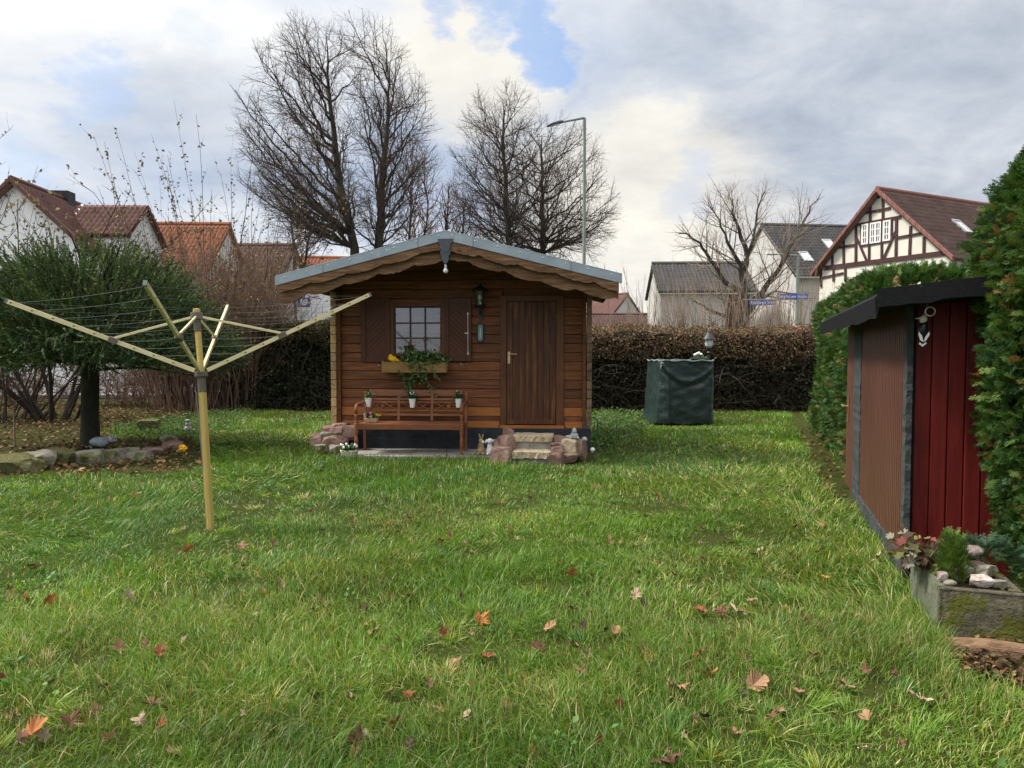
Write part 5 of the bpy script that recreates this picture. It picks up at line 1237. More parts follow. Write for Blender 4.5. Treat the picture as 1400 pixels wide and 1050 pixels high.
# dark soil mound and bit of rotten wood in front of the trough
lg = G(1385, 905); m = MB(); m.tube([(-.28, .05, .03), (-.1, 0, .05), (.1, -.02, .045), (.3, .03, .03)], [.045, .055, .05, .03], 10)
m.v = [tuple(Vector(v) * (1 + .12 * (float(fbm(v[0] * 20, v[1] * 30 + v[2] * 30, 4)) - .5))) for v in m.v]; o = m.build('rotten_branch', mat('rotten_wood', [(.09, .05, .028), (.2, .12, .07), (.3, .2, .12)], 7, .95, .8, 30, (1, 5, 5)), loc=(lg.x, lg.y, 0), rz=-.3); setp(o, 'short rotten brown branch lying below the trough', 'branch')
# ================================================================== THUJA HEDGE
SPR = [tmpl_spray(s, 6) for s in range(4)]
TC = [(.032, .085, .02), (.05, .12, .026), (.075, .155, .034), (.12, .17, .04), (.024, .062, .02)]
def clad(c, p, nrm, size, cols, w=None, droop=.35, sp=.45):
    n = len(p); d = nrm * nr.uniform(.5, 1.1, (n, 1)) + nr.normal(0, sp, (n, 3)); d[:, 2] += nr.normal(.55, .5, n) - droop
    B = basis(d, nr.normal(0, 1.0, n)); s = nr.uniform(.7, 1.35, n) * size; col = pick(cols, n, w, .16); k = nr.integers(0, 4, n)
    for q in range(4):
        e = k == q; c.sc(*SPR[q], p[e], B[e], s[e], col[e])
def hedge_surface(n, x0, x1, y0, y1, z0, z1, rnd_=.25, amp=.16, seed=0):
    """points on the west, north-east faces and top of a box-like hedge in shed coordinates with lumpy surface"""
    A = [(y1 - y0) * (z1 - z0), (x1 - x0) * (y1 - y0), (x1 - x0) * (z1 - z0), (x1 - x0) * (z1 - z0)]; f = nr.choice(4, n, p=np.array(A) / sum(A))
    u, v = nr.random(n), nr.random(n); x = np.where(f == 0, x0, x0 + (x1 - x0) * u); y = np.where(f == 2, y0, np.where(f == 3, y1, y0 + (y1 - y0) * np.where(f == 0, u, v))); z = np.where(f == 1, z1, z0 + (z1 - z0) * v)
    N_ = np.zeros((n, 3)); N_[f == 0] = (-1, 0, .1); N_[f == 1] = (0, 0, 1); N_[f == 2] = (0, -1, .1); N_[f == 3] = (0, 1, .1)
    # round the edges
    cx = np.clip(x, x0 + rnd_, x1 - rnd_); cy = np.clip(y, y0 + rnd_, y1 - rnd_); cz = np.clip(z, z0, z1 - rnd_)
    q = np.stack([x - cx, y - cy, z - cz], 1); l = np.linalg.norm(q, axis=1, keepdims=True); dirn = np.where(l > 1e-6, q / np.maximum(l, 1e-6), N_)
    pr = np.stack([cx, cy, cz], 1) + dirn * rnd_
    k = (fbm(pr[:, 1] * 1.6 + pr[:, 0] * 1.3, pr[:, 2] * 1.9 + pr[:, 0], seed, 3) - .5) * 2 * amp + nr.normal(0, .035, n)
    return pr + dirn * k[:, None], dirn
def to_world(p): return np.stack([SHED.o.x + SHED.x.x * p[:, 0] + SHED.y.x * p[:, 1], SHED.o.y + SHED.x.y * p[:, 0] + SHED.y.y * p[:, 1], p[:, 2]], 1)
def dir_world(p): return np.stack([SHED.x.x * p[:, 0] + SHED.y.x * p[:, 1], SHED.x.y * p[:, 0] + SHED.y.y * p[:, 1], p[:, 2]], 1)
hd = thing('thuja_hedge', 'long clipped green thuja hedge running back behind the brown shed', 'hedge', SHED.wor(.6, 6, 0))
c = Cloud(); DRY = [(.24, .13, .05), (.3, .17, .07)]
p, dn = hedge_surface(30000, .2, 1.3, yD + .4, 10.4, .05, 2.42, .3, .13, 4); k = fbm(p[:, 1] * 1.2, p[:, 2] * 1.5, 77, 3)
clad(c, to_world(p), dir_world(dn), .115, TC + DRY, [.2, .28, .24, .1, .13, .03, .02])
p, dn = hedge_surface(7500, 1.22, 2.6, .9, yD + .6, 1.2, 2.35, .25, .13, 5); clad(c, to_world(p), dir_world(dn), .15, TC + DRY, [.2, .27, .24, .11, .12, .03, .03])
c.build('foliage', M['leaf'], hd)
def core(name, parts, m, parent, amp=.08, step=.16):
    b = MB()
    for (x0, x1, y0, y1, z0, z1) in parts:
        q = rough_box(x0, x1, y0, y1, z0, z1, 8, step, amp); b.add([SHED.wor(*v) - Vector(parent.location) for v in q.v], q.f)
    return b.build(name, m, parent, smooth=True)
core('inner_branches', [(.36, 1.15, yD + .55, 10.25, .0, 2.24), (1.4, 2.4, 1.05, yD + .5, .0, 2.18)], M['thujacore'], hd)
# near tall thuja : lumpy column in front of the shed's right half
nt_ = thing('thuja_tree', 'tall dense thuja at the right edge beside the red shed front', 'thuja', SHED.wor(1.35, .3, 0))
c = Cloud()
def col_surface(n, seed, cx, cy, rx, ry, H):
    t = nr.random(n) ** .9; a = nr.uniform(0, 6.283, n); k = (fbm(np.cos(a) * 2.2 + 5 + t * 4.5, np.sin(a) * 2.2 + t * 5, seed, 4) - .5)
    prof = np.interp(t, [0, .08, .3, .55, .75, .84, .92, .97, 1], [.66, .78, .9, 1.0, 1.02, .95, .72, .4, .1]); s = prof * (1 + .42 * k) + nr.normal(0, .02, n)
    d = np.stack([np.cos(a), np.sin(a), .12 + .9 * (t > .8) * (t - .8) * 5], 1); return np.stack([cx + rx * s * np.cos(a), cy + ry * s * np.sin(a), t * H], 1), norm(d)
for (cx, cy, rx, ry, H, n) in ((1.15, -.26, .74, .72, 2.95, 27000), (1.78, .8, .8, .8, 2.9, 10000), (1.95, -.5, .78, .75, 3.5, 15000)):
    p, dn = col_surface(n, int(cx * 10), cx, cy, rx, ry, H); k = p[:, 2] > .12
    clad(c, to_world(p[k]), dir_world(dn[k]), .095, TC + DRY, [.17, .26, .27, .16, .1, .02, .02], .35, .5)
c.build('foliage', M['leaf'], nt_)
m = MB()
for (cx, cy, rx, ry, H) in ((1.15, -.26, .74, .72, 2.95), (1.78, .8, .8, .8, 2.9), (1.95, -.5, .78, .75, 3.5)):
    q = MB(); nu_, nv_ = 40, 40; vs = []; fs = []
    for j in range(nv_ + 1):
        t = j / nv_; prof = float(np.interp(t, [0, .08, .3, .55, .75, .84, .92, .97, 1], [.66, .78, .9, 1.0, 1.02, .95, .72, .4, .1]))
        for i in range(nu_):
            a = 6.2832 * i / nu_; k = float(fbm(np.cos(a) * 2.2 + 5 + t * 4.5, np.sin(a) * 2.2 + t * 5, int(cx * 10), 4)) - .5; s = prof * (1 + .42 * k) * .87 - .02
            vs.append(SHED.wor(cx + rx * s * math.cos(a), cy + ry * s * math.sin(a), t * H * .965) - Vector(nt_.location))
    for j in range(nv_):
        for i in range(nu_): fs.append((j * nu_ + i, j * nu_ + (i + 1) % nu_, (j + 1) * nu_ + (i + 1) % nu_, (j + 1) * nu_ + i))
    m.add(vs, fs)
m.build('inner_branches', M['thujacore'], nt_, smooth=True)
# ================================================================== BRANCH GROWER
def rot_about(d, ang, rng):
    o = d.orthogonal().normalized(); o.rotate(Matrix.Rotation(rng.uniform(0, 6.283), 3, d)); return (d * math.cos(ang) + o * math.sin(ang)).normalized()
def limb(S, p, d, L, r, rng, wob=.1, up=.04, seg=.4, env=None, tip=.35):
    n = max(2, int(round(L / seg))); st = L / n; raw = [(p.copy(), d.copy())]
    for i in range(n):
        d = (d + Vector((rng.gauss(0, wob), rng.gauss(0, wob), rng.gauss(0, wob) + up))).normalized(); p = p + d * st; raw.append((p.copy(), d.copy()))
        if env and not env(p): break
    k = len(raw) - 1; pts = [(a, r * (1 - (1 - tip) * i / k), b) for i, (a, b) in enumerate(raw)]
    for a, b in zip(pts, pts[1:]): S.append((*a[0], *b[0], a[1], b[1]))
    return pts
def kids(pts, spacing, t0, rng):
    out = []; n = len(pts) - 1; L = sum((pts[i + 1][0] - pts[i][0]).length for i in range(n)); s = L * t0
    while s < L:
        k = 0; a = s
        while k < n - 1 and a > (pts[k + 1][0] - pts[k][0]).length: a -= (pts[k + 1][0] - pts[k][0]).length; k += 1
        f = min(1, a / max(1e-6, (pts[k + 1][0] - pts[k][0]).length)); out.append((pts[k][0].lerp(pts[k + 1][0], f), pts[k][1] * (1 - f) + pts[k + 1][1] * f, pts[k][2].lerp(pts[k + 1][2], f).normalized(), s / L))
        s += spacing * rng.uniform(.6, 1.4)
    return out
def ramify(S, pts, rng, lv, env=None):
    """lv: list of (spacing, t0, angle, length, lenfall, rad, wob, up)"""
    if not lv: return
    sp, t0, ang, L, fall, rad, wob, up = lv[0]
    for p, r, d, t in kids(pts, sp, t0, rng):
        dd = rot_about(d, R(rng.gauss(ang, ang * .25)), rng); dd = (dd + Vector((0, 0, up * 3))).normalized()
        l = L * (1 - fall * t) * rng.uniform(.55, 1.25)
        q = limb(S, p, dd, l, min(r * .8, rad * rng.uniform(.8, 1.2)), rng, wob, up, max(.12, l / 6), env)
        ramify(S, q, rng, lv[1:], env)
def tree(name, label, base, trunks, env, limbs, lv, seed, sides=(8, 4), group=None, mats=('bark', 'twig')):
    rng = random.Random(seed); T = []; S = []
    for path, r0 in trunks:
        pts = []; prev = None
        for i in range(len(path)):
            p = Vector(path[i]); d = (Vector(path[min(i + 1, len(path) - 1)]) - Vector(path[max(i - 1, 0)])).normalized(); r = r0 * (1 - .93 * i / (len(path) - 1)) if i else r0 * 1.1
            if pts:   # subdivide with wobble
                a, ra, da = pts[-1]; m = 4
                for k in range(1, m + 1):
                    q = a.lerp(p, k / m) + (Vector((rng.gauss(0, .05), rng.gauss(0, .05), 0)) if k < m else Vector()); rr = ra + (r - ra) * k / m; T.append((*pts[-1][0], *q, pts[-1][1], rr)); pts.append((q, rr, d))
            else: pts.append((p, r, d))
        for p, r, d, t in kids(pts, limbs[0], limbs[1], rng):
            ang = limbs[2] * (1 - .4 * t); dd = rot_about(d, R(rng.gauss(ang, 9)), rng); L = limbs[3] * (1 - limbs[4] * t) * rng.uniform(.7, 1.2)
            q = limb(T, p, dd, L, min(r * .7, limbs[5] * (1.15 - .8 * t)), rng, .07, limbs[6], .55, env, .12)
            ramify(S, q, rng, lv, env)
        ramify(S, pts[len(pts) // 2:], rng, lv, env)
    o = thing(name, label, 'tree', base, 0, group); b = np.array(base)[None]
    V, f = segmesh(T, sides[0]); npmesh('trunk', V - b, [f], M[mats[0]], None, o, smooth=True)
    V, f = segmesh(S, sides[1]); npmesh('crown', V - b, [f], M[mats[1]], None, o)
    return o
def bez(a, b, c, n): return [a * (1 - t) ** 2 + b * 2 * t * (1 - t) + c * t * t for t in (i / n for i in range(n + 1))]
def crown_tree(name, label, base, stems, cen, rx, ry, rz, zmin, nl, lv, seed, rl=.085, spread=1.0):
    """round-crowned tree: every limb arches from a stem to its own place on the crown outline"""
    rng = random.Random(seed); T = []; S = []; env = ellenv(cen, rx, rz, rng, ry); st = []
    for path, r0 in stems:
        P_ = [Vector(q) for q in path]; pts = []
        for i in range(len(P_) - 1):
            for k in range(5):
                f = (i + k / 5) / (len(P_) - 1); q = P_[i].lerp(P_[i + 1], k / 5) + Vector((rng.gauss(0, .035), rng.gauss(0, .035), 0)); pts.append((q, r0 * (1 - f) ** .85 + .012))
        pts.append((P_[-1], .01)); st.append(pts)
        for a, b in zip(pts, pts[1:]): T.append((*a[0], *b[0], a[1], b[1]))
        ramify(S, [(a, r, (b - a).normalized()) for (a, r), (b, _) in zip(pts[len(pts) // 3:], pts[len(pts) // 3 + 1:])], rng, lv, env)
    for i in range(nl):
        az = i * 2.39996 + rng.uniform(-.3, .3); sl = -.86 + 1.8 * ((i + .5) / nl) + rng.uniform(-.05, .05); sl = max(-.9, min(.96, sl)); cl = math.sqrt(1 - sl * sl); k = rng.uniform(.84, 1.0)
        tg = cen + Vector((rx * cl * math.cos(az), ry * cl * math.sin(az), rz * sl)) * k
        pts = min(st, key=lambda p_: abs(p_[len(p_) // 2][0].x - tg.x) + rng.uniform(0, rx * .5)); sx_ = pts[len(pts) // 2][0]
        hd_ = math.hypot(tg.x - sx_.x, tg.y - sx_.y); zs = tg.z - hd_ * rng.uniform(.75, 1.25) * spread; zs = max(zmin + rng.uniform(0, 1.2), min(zs, pts[-1][0].z - .8)); q, r = min(pts, key=lambda w_: abs(w_[0].z - zs))
        out = Vector((tg.x - q.x, tg.y - q.y, 0)); mid = q + out * .45 + Vector((0, 0, max((tg.z - q.z) * .28, .12 * out.length * (1 if tg.z > q.z else 1.4))))
        L = (tg - q).length; n = max(5, int(L / .5)); B_ = bez(q, mid, tg, n); r1 = min(r * .75, rl * (L / 7) ** .8); w = []
        for j, b_ in enumerate(B_):
            if 0 < j < n: b_ = b_ + Vector((rng.gauss(0, .05), rng.gauss(0, .05), rng.gauss(0, .05)))
            w.append((b_, r1 * (1 - .86 * j / n)))
        for a, b in zip(w, w[1:]): T.append((*a[0], *b[0], a[1], b[1]))
        ramify(S, [(a, ra, (b - a).normalized()) for (a, ra), (b, _) in zip(w, w[1:])] + [(w[-1][0], w[-1][1], (w[-1][0] - w[-2][0]).normalized())], rng, lv, env)
    o = thing(name, label, 'tree', base); b = np.array(base)[None]
    V, f = segmesh(T, 7); npmesh('trunk', V - b, [f], M['bark'], None, o, smooth=True)
    V, f = segmesh(S, 4); npmesh('crown', V - b, [f], M['twig'], None, o)
    return o
def ellenv(c, rx, rz, rng, ry=None):
    ry = ry or rx
    def e(p): return ((p.x - c.x) / rx) ** 2 + ((p.y - c.y) / ry) ** 2 + ((p.z - c.z) / rz) ** 2 < rng.uniform(.86, 1.08)
    return e
rg = random.Random(5)
# big double stemmed lime tree
D = 36.0
def q3(px, py, dd=0): return tuple(P(px, py, D + dd))
b = Vector(q3(500, 482)); b.z = 0
LV = [(.48, .2, 38, 2.4, .45, .02, .07, .02), (.3, .15, 40, 1.2, .35, .0115, .09, .02), (.2, .15, 42, .65, .3, .009, .11, .02)]
crown_tree('lime_tree', 'tallest bare lime tree with twin trunks rising behind the hut roof', b,
     [([(b.x - .35, b.y, 0), q3(484, 340), q3(462, 230), q3(452, 140), q3(446, 48)], .27), ([(b.x + .35, b.y, 0), q3(518, 340), q3(524, 240), q3(530, 160), q3(534, 85)], .26)],
     Vector(q3(462, 192)), 140 * D / F, 128 * D / F, 178 * D / F, P(480, 345, D).z, 88, LV, 3, .095)
D = 42.0; b = Vector(q3(700, 482)); b.z = 0
crown_tree('lime_tree', 'bare lime tree left of the street lamp behind the hut ridge', b, [([b, q3(697, 360), q3(692, 270), q3(688, 190), q3(688, 140)], .24)],
     Vector(q3(690, 245)), 84 * D / F, 80 * D / F, 134 * D / F, P(480, 350, D).z, 58, LV, 8, .085)
D = 44.0; b = Vector(q3(742, 482)); b.z = 0
crown_tree('lime_tree', 'bare lime tree partly behind the street lamp post', b, [([b, q3(742, 360), q3(741, 290), q3(740, 225), q3(740, 185)], .23)],
     Vector(q3(750, 278)), 100 * D / F, 90 * D / F, 122 * D / F, P(480, 360, D).z, 60, LV, 12, .085, .8)
D = 46.0; LV2 = [(.6, .1, 42, 2.3, .5, .035, .12, .04), (.4, .1, 45, 1.1, .4, .017, .14, .04)]
for i, (px, py, w_, lb) in enumerate([(562, 185, 62, 'bare brownish tree between the two tall lime trees'), (612, 250, 50, 'low bare tree just above the hut ridge'), (402, 268, 45, 'small bare tree left of the twin trunks behind the hut roof')]):
    b = Vector(q3(px, 482)); b.z = 0; env = ellenv(Vector(q3(px, (py + 380) / 2)), w_ * D / F, (380 - py) / 2 * D / F, rg)
    tree('bare_tree', lb, b, [([b, q3(px + 3, 390), q3(px - 2, 320), q3(px + 2, py + 5)], .2), ([(b.x + .4, b.y + .3, 0), q3(px + 12, 380), q3(px + 22, 300), q3(px + 18, py + 20)], .13)], env, (.45, .25, 46, 3.6, .5, .07, .05), LV2, 20 + i, mats=('bark', 'redtwig'))
# wide walnut-like tree in front of the white house
D = 31.0; b = Vector(q3(1018, 482)); b.z = 0; env = ellenv(Vector(q3(1030, 345)), 112 * D / F, 100 * D / F, rg)
WT = [([b, q3(1019, 440), q3(1018, 400), q3(1022, 350), q3(1045, 262)], .24), ([q3(1018, 405), q3(990, 385), q3(965, 345), q3(940, 320), q3(922, 318)], .12), ([q3(1020, 395), q3(1005, 350), q3(985, 310), q3(968, 275)], .11),
      ([q3(1020, 428), q3(1045, 395), q3(1075, 350), q3(1100, 300), q3(1122, 265)], .15), ([q3(1019, 440), q3(985, 430), q3(955, 415), q3(940, 405)], .09), ([q3(1030, 415), q3(1060, 398), q3(1090, 402)], .08), ([q3(1022, 350), q3(1005, 300), q3(1000, 265)], .1)]
tree('bare_tree', 'spreading bare tree in front of the white gabled house', b, WT, env, (.38, .2, 48, 2.8, .45, .032, .04), [(.36, .12, 42, 1.4, .4, .02, .14, .04), (.26, .15, 42, .65, .3, .012, .15, .03)], 31, mats=('bark', 'tantwig'))
# ================================================================== THICKETS
def shrub(name, label, base, n, h0, h1, spread, seed, lv=None, r0=.018, lean=.25, m='redtwig', group=None, cat='shrub', wob=.06, leaves=None, arch=0.0, depth=None):
    rng = random.Random(seed); S = []; tips_ = []
    for i in range(n):
        a = rng.uniform(0, 6.283); rr = math.sqrt(rng.random()); p = Vector((base[0] + math.cos(a) * rr * spread, base[1] + math.sin(a) * rr * (depth or spread * .6), 0))
        d = Vector((math.cos(a) * rr * lean * 1.4 + rng.gauss(0, lean * .4), math.sin(a) * rr * lean + rng.gauss(0, lean * .4), 1)).normalized(); L = rng.uniform(h0, h1)
        pts = limb(S, p, d, L, r0 * rng.uniform(.6, 1.3), rng, wob, -arch, max(.2, L / 9), None, .25)
        if lv: ramify(S, pts, rng, lv)
        tips_.append(pts)
    o = thing(name, label, cat, (base[0], base[1], 0), 0, group); V, f = segmesh(S, 4); npmesh('twigs', V - np.array([[base[0], base[1], 0]]), [f], M[m], None, o)
    if leaves:   # (count per stem, zmin fraction, colours, size)
        c = Cloud(); cnt, f0, cols, size = leaves; pp = []; dd = []
        E = np.array(S); k = nr.integers(0, len(E), n * cnt); t = nr.random((n * cnt, 1)); Q = E[k, :3] * (1 - t) + E[k, 3:6] * t; zz = Q[:, 2] / Q[:, 2].max(); Q = Q[zz > f0]
        d = nr.normal(0, 1, Q.shape); d[:, 2] -= .4; c.sc(*LEAF2, Q, basis(d, nr.normal(0, 1, len(Q))), nr.uniform(.7, 1.3, len(Q)) * size, pick(cols, len(Q), jit=.25)); 
        V, f_, C_ = localcloud(c); npmesh('leaves', V - np.array([[base[0], base[1], 0]]), f_, M['dry'], C_, o)
    return o
BL = [(.14, .085, .035), (.2, .13, .05), (.09, .055, .03), (.24, .2, .06)]
OL = [(.1, .09, .04), (.06, .055, .03), (.16, .14, .06), (.2, .12, .05)]
g0 = G(300, 560)
shrub('tall_shrub', 'tall leggy shrub with long bare shoots between spruce and hut', g0, 60, 4.2, 7.6, 1.15, 41, [(.7, .5, 30, .7, .3, .007, .1, .05)], .012, .22, 'twig', leaves=(36, .5, OL, .075))
shrub('brown_shrub', 'dense reddish brown shrub right of the spruce crown', G(268, 561), 120, 2.6, 4.9, 1.1, 42, [(.26, .2, 34, 1.0, .4, .009, .12, .03), (.3, .3, 35, .4, .3, .006, .12, .03)], .016, .22, 'redtwig', leaves=(20, .2, BL, .06))
shrub('brown_shrub', 'dense brown twiggy shrub behind the clothes dryer arm', G(322, 560), 120, 2.4, 4.3, .8, 43, [(.26, .2, 34, 1.0, .4, .009, .12, .03), (.3, .3, 35, .4, .3, .006, .12, .03)], .016, .22, 'redtwig', leaves=(26, .12, BL + [(.35, .3, .08)], .07))
shrub('brown_shrub', 'dense brown shrub directly in front of the bright orange roof', (G(245, 558).x, 22.6), 130, 2.8, 5.0, 1.1, 47, [(.24, .2, 34, 1.0, .4, .009, .12, .03), (.28, .3, 35, .45, .3, .006, .12, .03)], .015, .2, 'redtwig', leaves=(26, .2, BL, .06))
shrub('brown_shrub', 'dense brown shrub in front of the dull brown roof', (G(288, 558).x - .3, 22.8), 120, 2.8, 4.8, .8, 48, [(.24, .2, 34, 1.0, .4, .009, .12, .03), (.28, .3, 35, .45, .3, .006, .12, .03)], .015, .2, 'redtwig', leaves=(26, .2, BL, .06))
shrub('brown_shrub', 'twiggy brown shrub nearest to the white notice panel', (G(340, 560).x - .8, 21.0), 60, 3.0, 4.3, .4, 44, [(.26, .2, 34, 1.0, .4, .009, .12, .03), (.3, .3, 35, .4, .3, .006, .12, .03)], .016, .2, 'redtwig', leaves=(20, .3, BL, .06))
shrub('lilac_shrub', 'old dark multi-stemmed shrub left of the spruce trunk', G(80, 575), 14, 2.2, 4.2, .5, 45, [(.4, .25, 45, 1.4, .4, .014, .14, .02), (.32, .2, 42, .7, .3, .007, .14, .0)], .05, .5, 'blacktwig', leaves=(60, .3, OL + [(.3, .24, .08)], .075))
shrub('lilac_shrub', 'leafy autumn shrub at the left edge before the white house', G(-20, 575), 34, 2.6, 6.4, 1.2, 46, [(.4, .3, 42, 1.6, .4, .012, .14, .03), (.35, .2, 42, .7, .3, .006, .14, .0)], .03, .45, 'twig', leaves=(90, .25, OL + [(.3, .24, .08), (.34, .26, .1)], .085), arch=.02)
for i, (px, n) in enumerate(((-60, 40), (30, 40), (150, 46), (215, 46))):
    shrub('bare_shrub', ['low bare thicket at the far left edge', 'low bare thicket beside the old dark shrub', 'low bare thicket behind the spruce trunk', 'low bare thicket right of the spruce trunk'][i], G(px, 556), n, .9, 2.2, 1.0, 50 + i, [(.16, .1, 42, .9, .4, .008, .16, -.01), (.16, .15, 45, .45, .3, .006, .16, 0)], .012, .5, 'redtwig', group='bare thicket along the left boundary', leaves=(14, .05, BL, .06))
for i, px in enumerate((880, 908, 935, 962, 990, 1042, 1068, 1096)):
    d_ = 22.6 + (i % 3) * .5; x_ = (px - 700) / F * d_
    shrub('sapling_clump', 'clump of thin bare upright saplings above the far hedge, %s' % ['leftmost by the hut eave', 'second from the hut', 'third from the hut', 'left of the spreading tree', 'directly left of the tree trunk', 'right of the tree trunk', 'below the street signs', 'rightmost at the thuja'][i], (x_, d_), 30, 2.8, 4.3, .6, 60 + i, [(.5, .35, 22, .8, .4, .008, .08, .05)], .015, .14, 'tantwig', group='bare saplings above the far hedge', wob=.045)
# ================================================================== FAR HEDGE (brown) AND DARK HEDGE LEFT OF THE HUT
def brown_hedge(name, label, x0, x1, y0, y1, H, seed, topc, lowc, dens=1., split=.62):
    rng = random.Random(seed); o = thing(name, label, 'hedge', ((x0 + x1) / 2, y0, 0)); b = np.array([[(x0 + x1) / 2, y0, 0]]); c = Cloud(); L = x1 - x0
    def top(x): return H + (fbm(x * .9, x * 0 + seed, seed, 3) - .5) * .22
    n = int(1500 * L * dens); x = nr.uniform(x0, x1, n); t = nr.random(n); e = split + .08 * np.sin(x * 1.7) + (fbm(x * 1.5, x * 0, seed + 3) - .5) * .3
    face = nr.random(n) < .62; zf_ = e + (1.02 - e) * t; y = np.where(face, y0 - .12 + nr.normal(0, .08, n) + .18 * (1 - zf_), nr.uniform(y0 - .1, y1, n)); z = np.where(face, zf_ * top(x), top(x) + nr.normal(0, .05, n) + .03)
    d = nr.normal(0, 1, (n, 3)); d[:, 1] -= .5; c.sc(*LEAF2, np.stack([x, y, z], 1), basis(d, nr.normal(0, 1, n)), nr.uniform(.04, .085, n), pick(topc, n, jit=.25))
    n = int(2200 * L * dens); x = nr.uniform(x0, x1, n); t = nr.random(n); y = y0 + .02 + nr.normal(0, .14, n); z = t * split * 1.1 * top(x)
    d = nr.normal(0, 1, (n, 3)); d[:, 1] -= .4; c.sc(*LEAF2, np.stack([x, y, z], 1), basis(d, nr.normal(0, 1, n)), nr.uniform(.04, .08, n), pick(lowc, n, jit=.3))
    V, f_, C_ = localcloud(c); npmesh('leaves', V - b, f_, M['dry'], C_, o)
    S = []
    for i in range(int(42 * L)):
        p = Vector((rng.uniform(x0, x1), y0 + rng.uniform(-.1, .25), rng.uniform(0, .35) if rng.random() < .4 else rng.uniform(.3, H * .9))); dd = Vector((rng.gauss(0, .7), rng.gauss(-.25, .25), rng.gauss(.35, .6))).normalized()
        l = rng.uniform(.4, 1.3); q = limb(S, p, dd, l, rng.uniform(.006, .016), rng, .16, .0, .16); ramify(S, q, rng, [(.25, .2, 45, .4, .3, .007, .15, 0)])
    for i in range(int(22 * L)):
        p = Vector((rng.uniform(x0, x1), rng.uniform(y0, y1), H - .1)); limb(S, p, Vector((rng.gauss(0, .3), rng.gauss(0, .3), 1)).normalized(), rng.uniform(.15, .5), .006, rng, .1, .0, .12)
    for i in range(int(1.6 * L)):
        x_ = rng.uniform(x0, x1); S.append((x_, y0 + .05, 0, x_ + rng.gauss(0, .08), y0 + .1, H * .6, .045, .03))
    V, f = segmesh(S, 4); npmesh('branches', V - b, [f], M['hedgetwig'], None, o)
    m = MB(); vs = []; fs = []; nx_ = int(L / .2); prof = [(0, 0), (.12, .25), (.16, .5), (.02, .7), (-.02, .9), (.08, .985), (.5, 1.0), (y1 - y0, .97), (y1 - y0, 0)]
    for i in range(nx_ + 1):
        x_ = x0 + L * i / nx_
        for a, z in prof: vs.append((x_ - b[0][0], a + .12 + rng.gauss(0, .035), z * float(top(np.array(x_))) * .965 + rng.gauss(0, .015)))
    k = len(prof)
    for i in range(nx_):
        for j in range(k): fs.append((i * k + j, (i + 1) * k + j, (i + 1) * k + (j + 1) % k, i * k + (j + 1) % k))
    m.add(vs, fs); m.build('inner_brush', M['hedgecore'], o); return o
M['hedgetwig'] = mat('hedge_twig', [(.03, .024, .018), (.065, .052, .038)], 1.2, .95)
RB = [(.2, .1, .06), (.27, .14, .08), (.14, .085, .055), (.26, .16, .095), (.15, .15, .065), (.1, .1, .045)]
DK = [(.035, .037, .018), (.05, .052, .026), (.065, .05, .034), (.025, .028, .015)]
HH = P(960, 450, HEDGEY).z
brown_hedge('brown_hedge', 'far rust brown clipped hedge with bare dark underside right of the hut', -.3, 8.6, HEDGEY, HEDGEY + 1.5, HH, 71, RB, DK, 1.0, .64)
brown_hedge('dark_hedge', 'dark green leafy hedge left of the hut', -7.4, -3.2, HEDGEY + .2, HEDGEY + 1.3, HH + .1, 72, [(.06, .07, .025), (.09, .065, .03), (.16, .1, .05), (.045, .05, .02)], [(.03, .04, .018), (.045, .055, .025), (.02, .026, .014)], 1.7, .8)
# two stumps of cut trunks in the right part of the far hedge
# ================================================================== SPRUCE
sb = G(124, 612); sp = thing('spruce_tree', 'low round-topped spruce with a dark mossy trunk on the left lawn', 'spruce', (sb.x, sb.y, 0))
zb = P(124, 505, sb.y).z; ztop = P(140, 332, sb.y).z
m = MB(); m.tube([(0, 0, -.05), (.0, 0, .1), (.0, 0, .5), (.02, 0, zb), (.05, 0, zb + .5), (.08, 0, ztop - .35)], [.2, .145, .13, .135, .1, .04], 14)
m.v = [tuple(Vector((v[0] * (1 + .25 * (float(fbm(v[0] * 12 + v[2] * 3, v[1] * 12 + v[2] * 5, 3)) - .5)), v[1], v[2]))) for v in m.v]; m.build('trunk', M['bark_spruce'], sp, smooth=True)
c = Cloud(); TN = [tmpl_needles(22, .062, .135, k) for k in range(4)]; n = 8200
a = nr.uniform(0, 6.283, n); u = nr.random(n); crx = 1.98; cz0 = zb - .12
# dome: wide skirt, round top
el = np.arcsin(nr.random(n) * 1.0); rr = nr.random(n) ** .33
lump = 1 + .3 * (fbm(np.cos(a) * 1.8 + 4 + el, np.sin(a) * 1.8 + el * 2.5, 91, 3) - .5)
px_ = np.cos(a) * np.cos(el) * crx * rr * lump; py_ = np.sin(a) * np.cos(el) * crx * rr * lump; pz_ = cz0 + .28 + np.sin(el) * (ztop - cz0 - .45) * rr * lump
# droop of the skirt
rad = np.hypot(px_, py_); pz_ = pz_ - .16 * (rad / crx) ** 2 * (1 - np.sin(el)) + nr.normal(0, .05, n)
p = np.stack([px_ + .02, py_, pz_], 1)
gap_ = fbm(px_ * 2.4 + pz_ * 1.5, py_ * 2.4 + pz_ * 2.2, 97, 2) > .36; p = p[gap_]; a = a[gap_]; el = el[gap_]; n = len(p)
d = np.stack([np.cos(a) * (np.cos(el) * .9 + .25), np.sin(a) * (np.cos(el) * .9 + .25), .15 + np.sin(el) * 1.25], 1) + nr.normal(0, .3, (n, 3))
B = basis(d, nr.uniform(0, 6.28, n)); s = nr.uniform(.2, .44, n); NC = [(.05, .086, .032), (.066, .108, .037), (.092, .132, .045), (.037, .063, .03), (.14, .145, .055)]
cl = pick(NC, n, [.28, .28, .22, .14, .08], .3); k = nr.integers(0, 4, n)
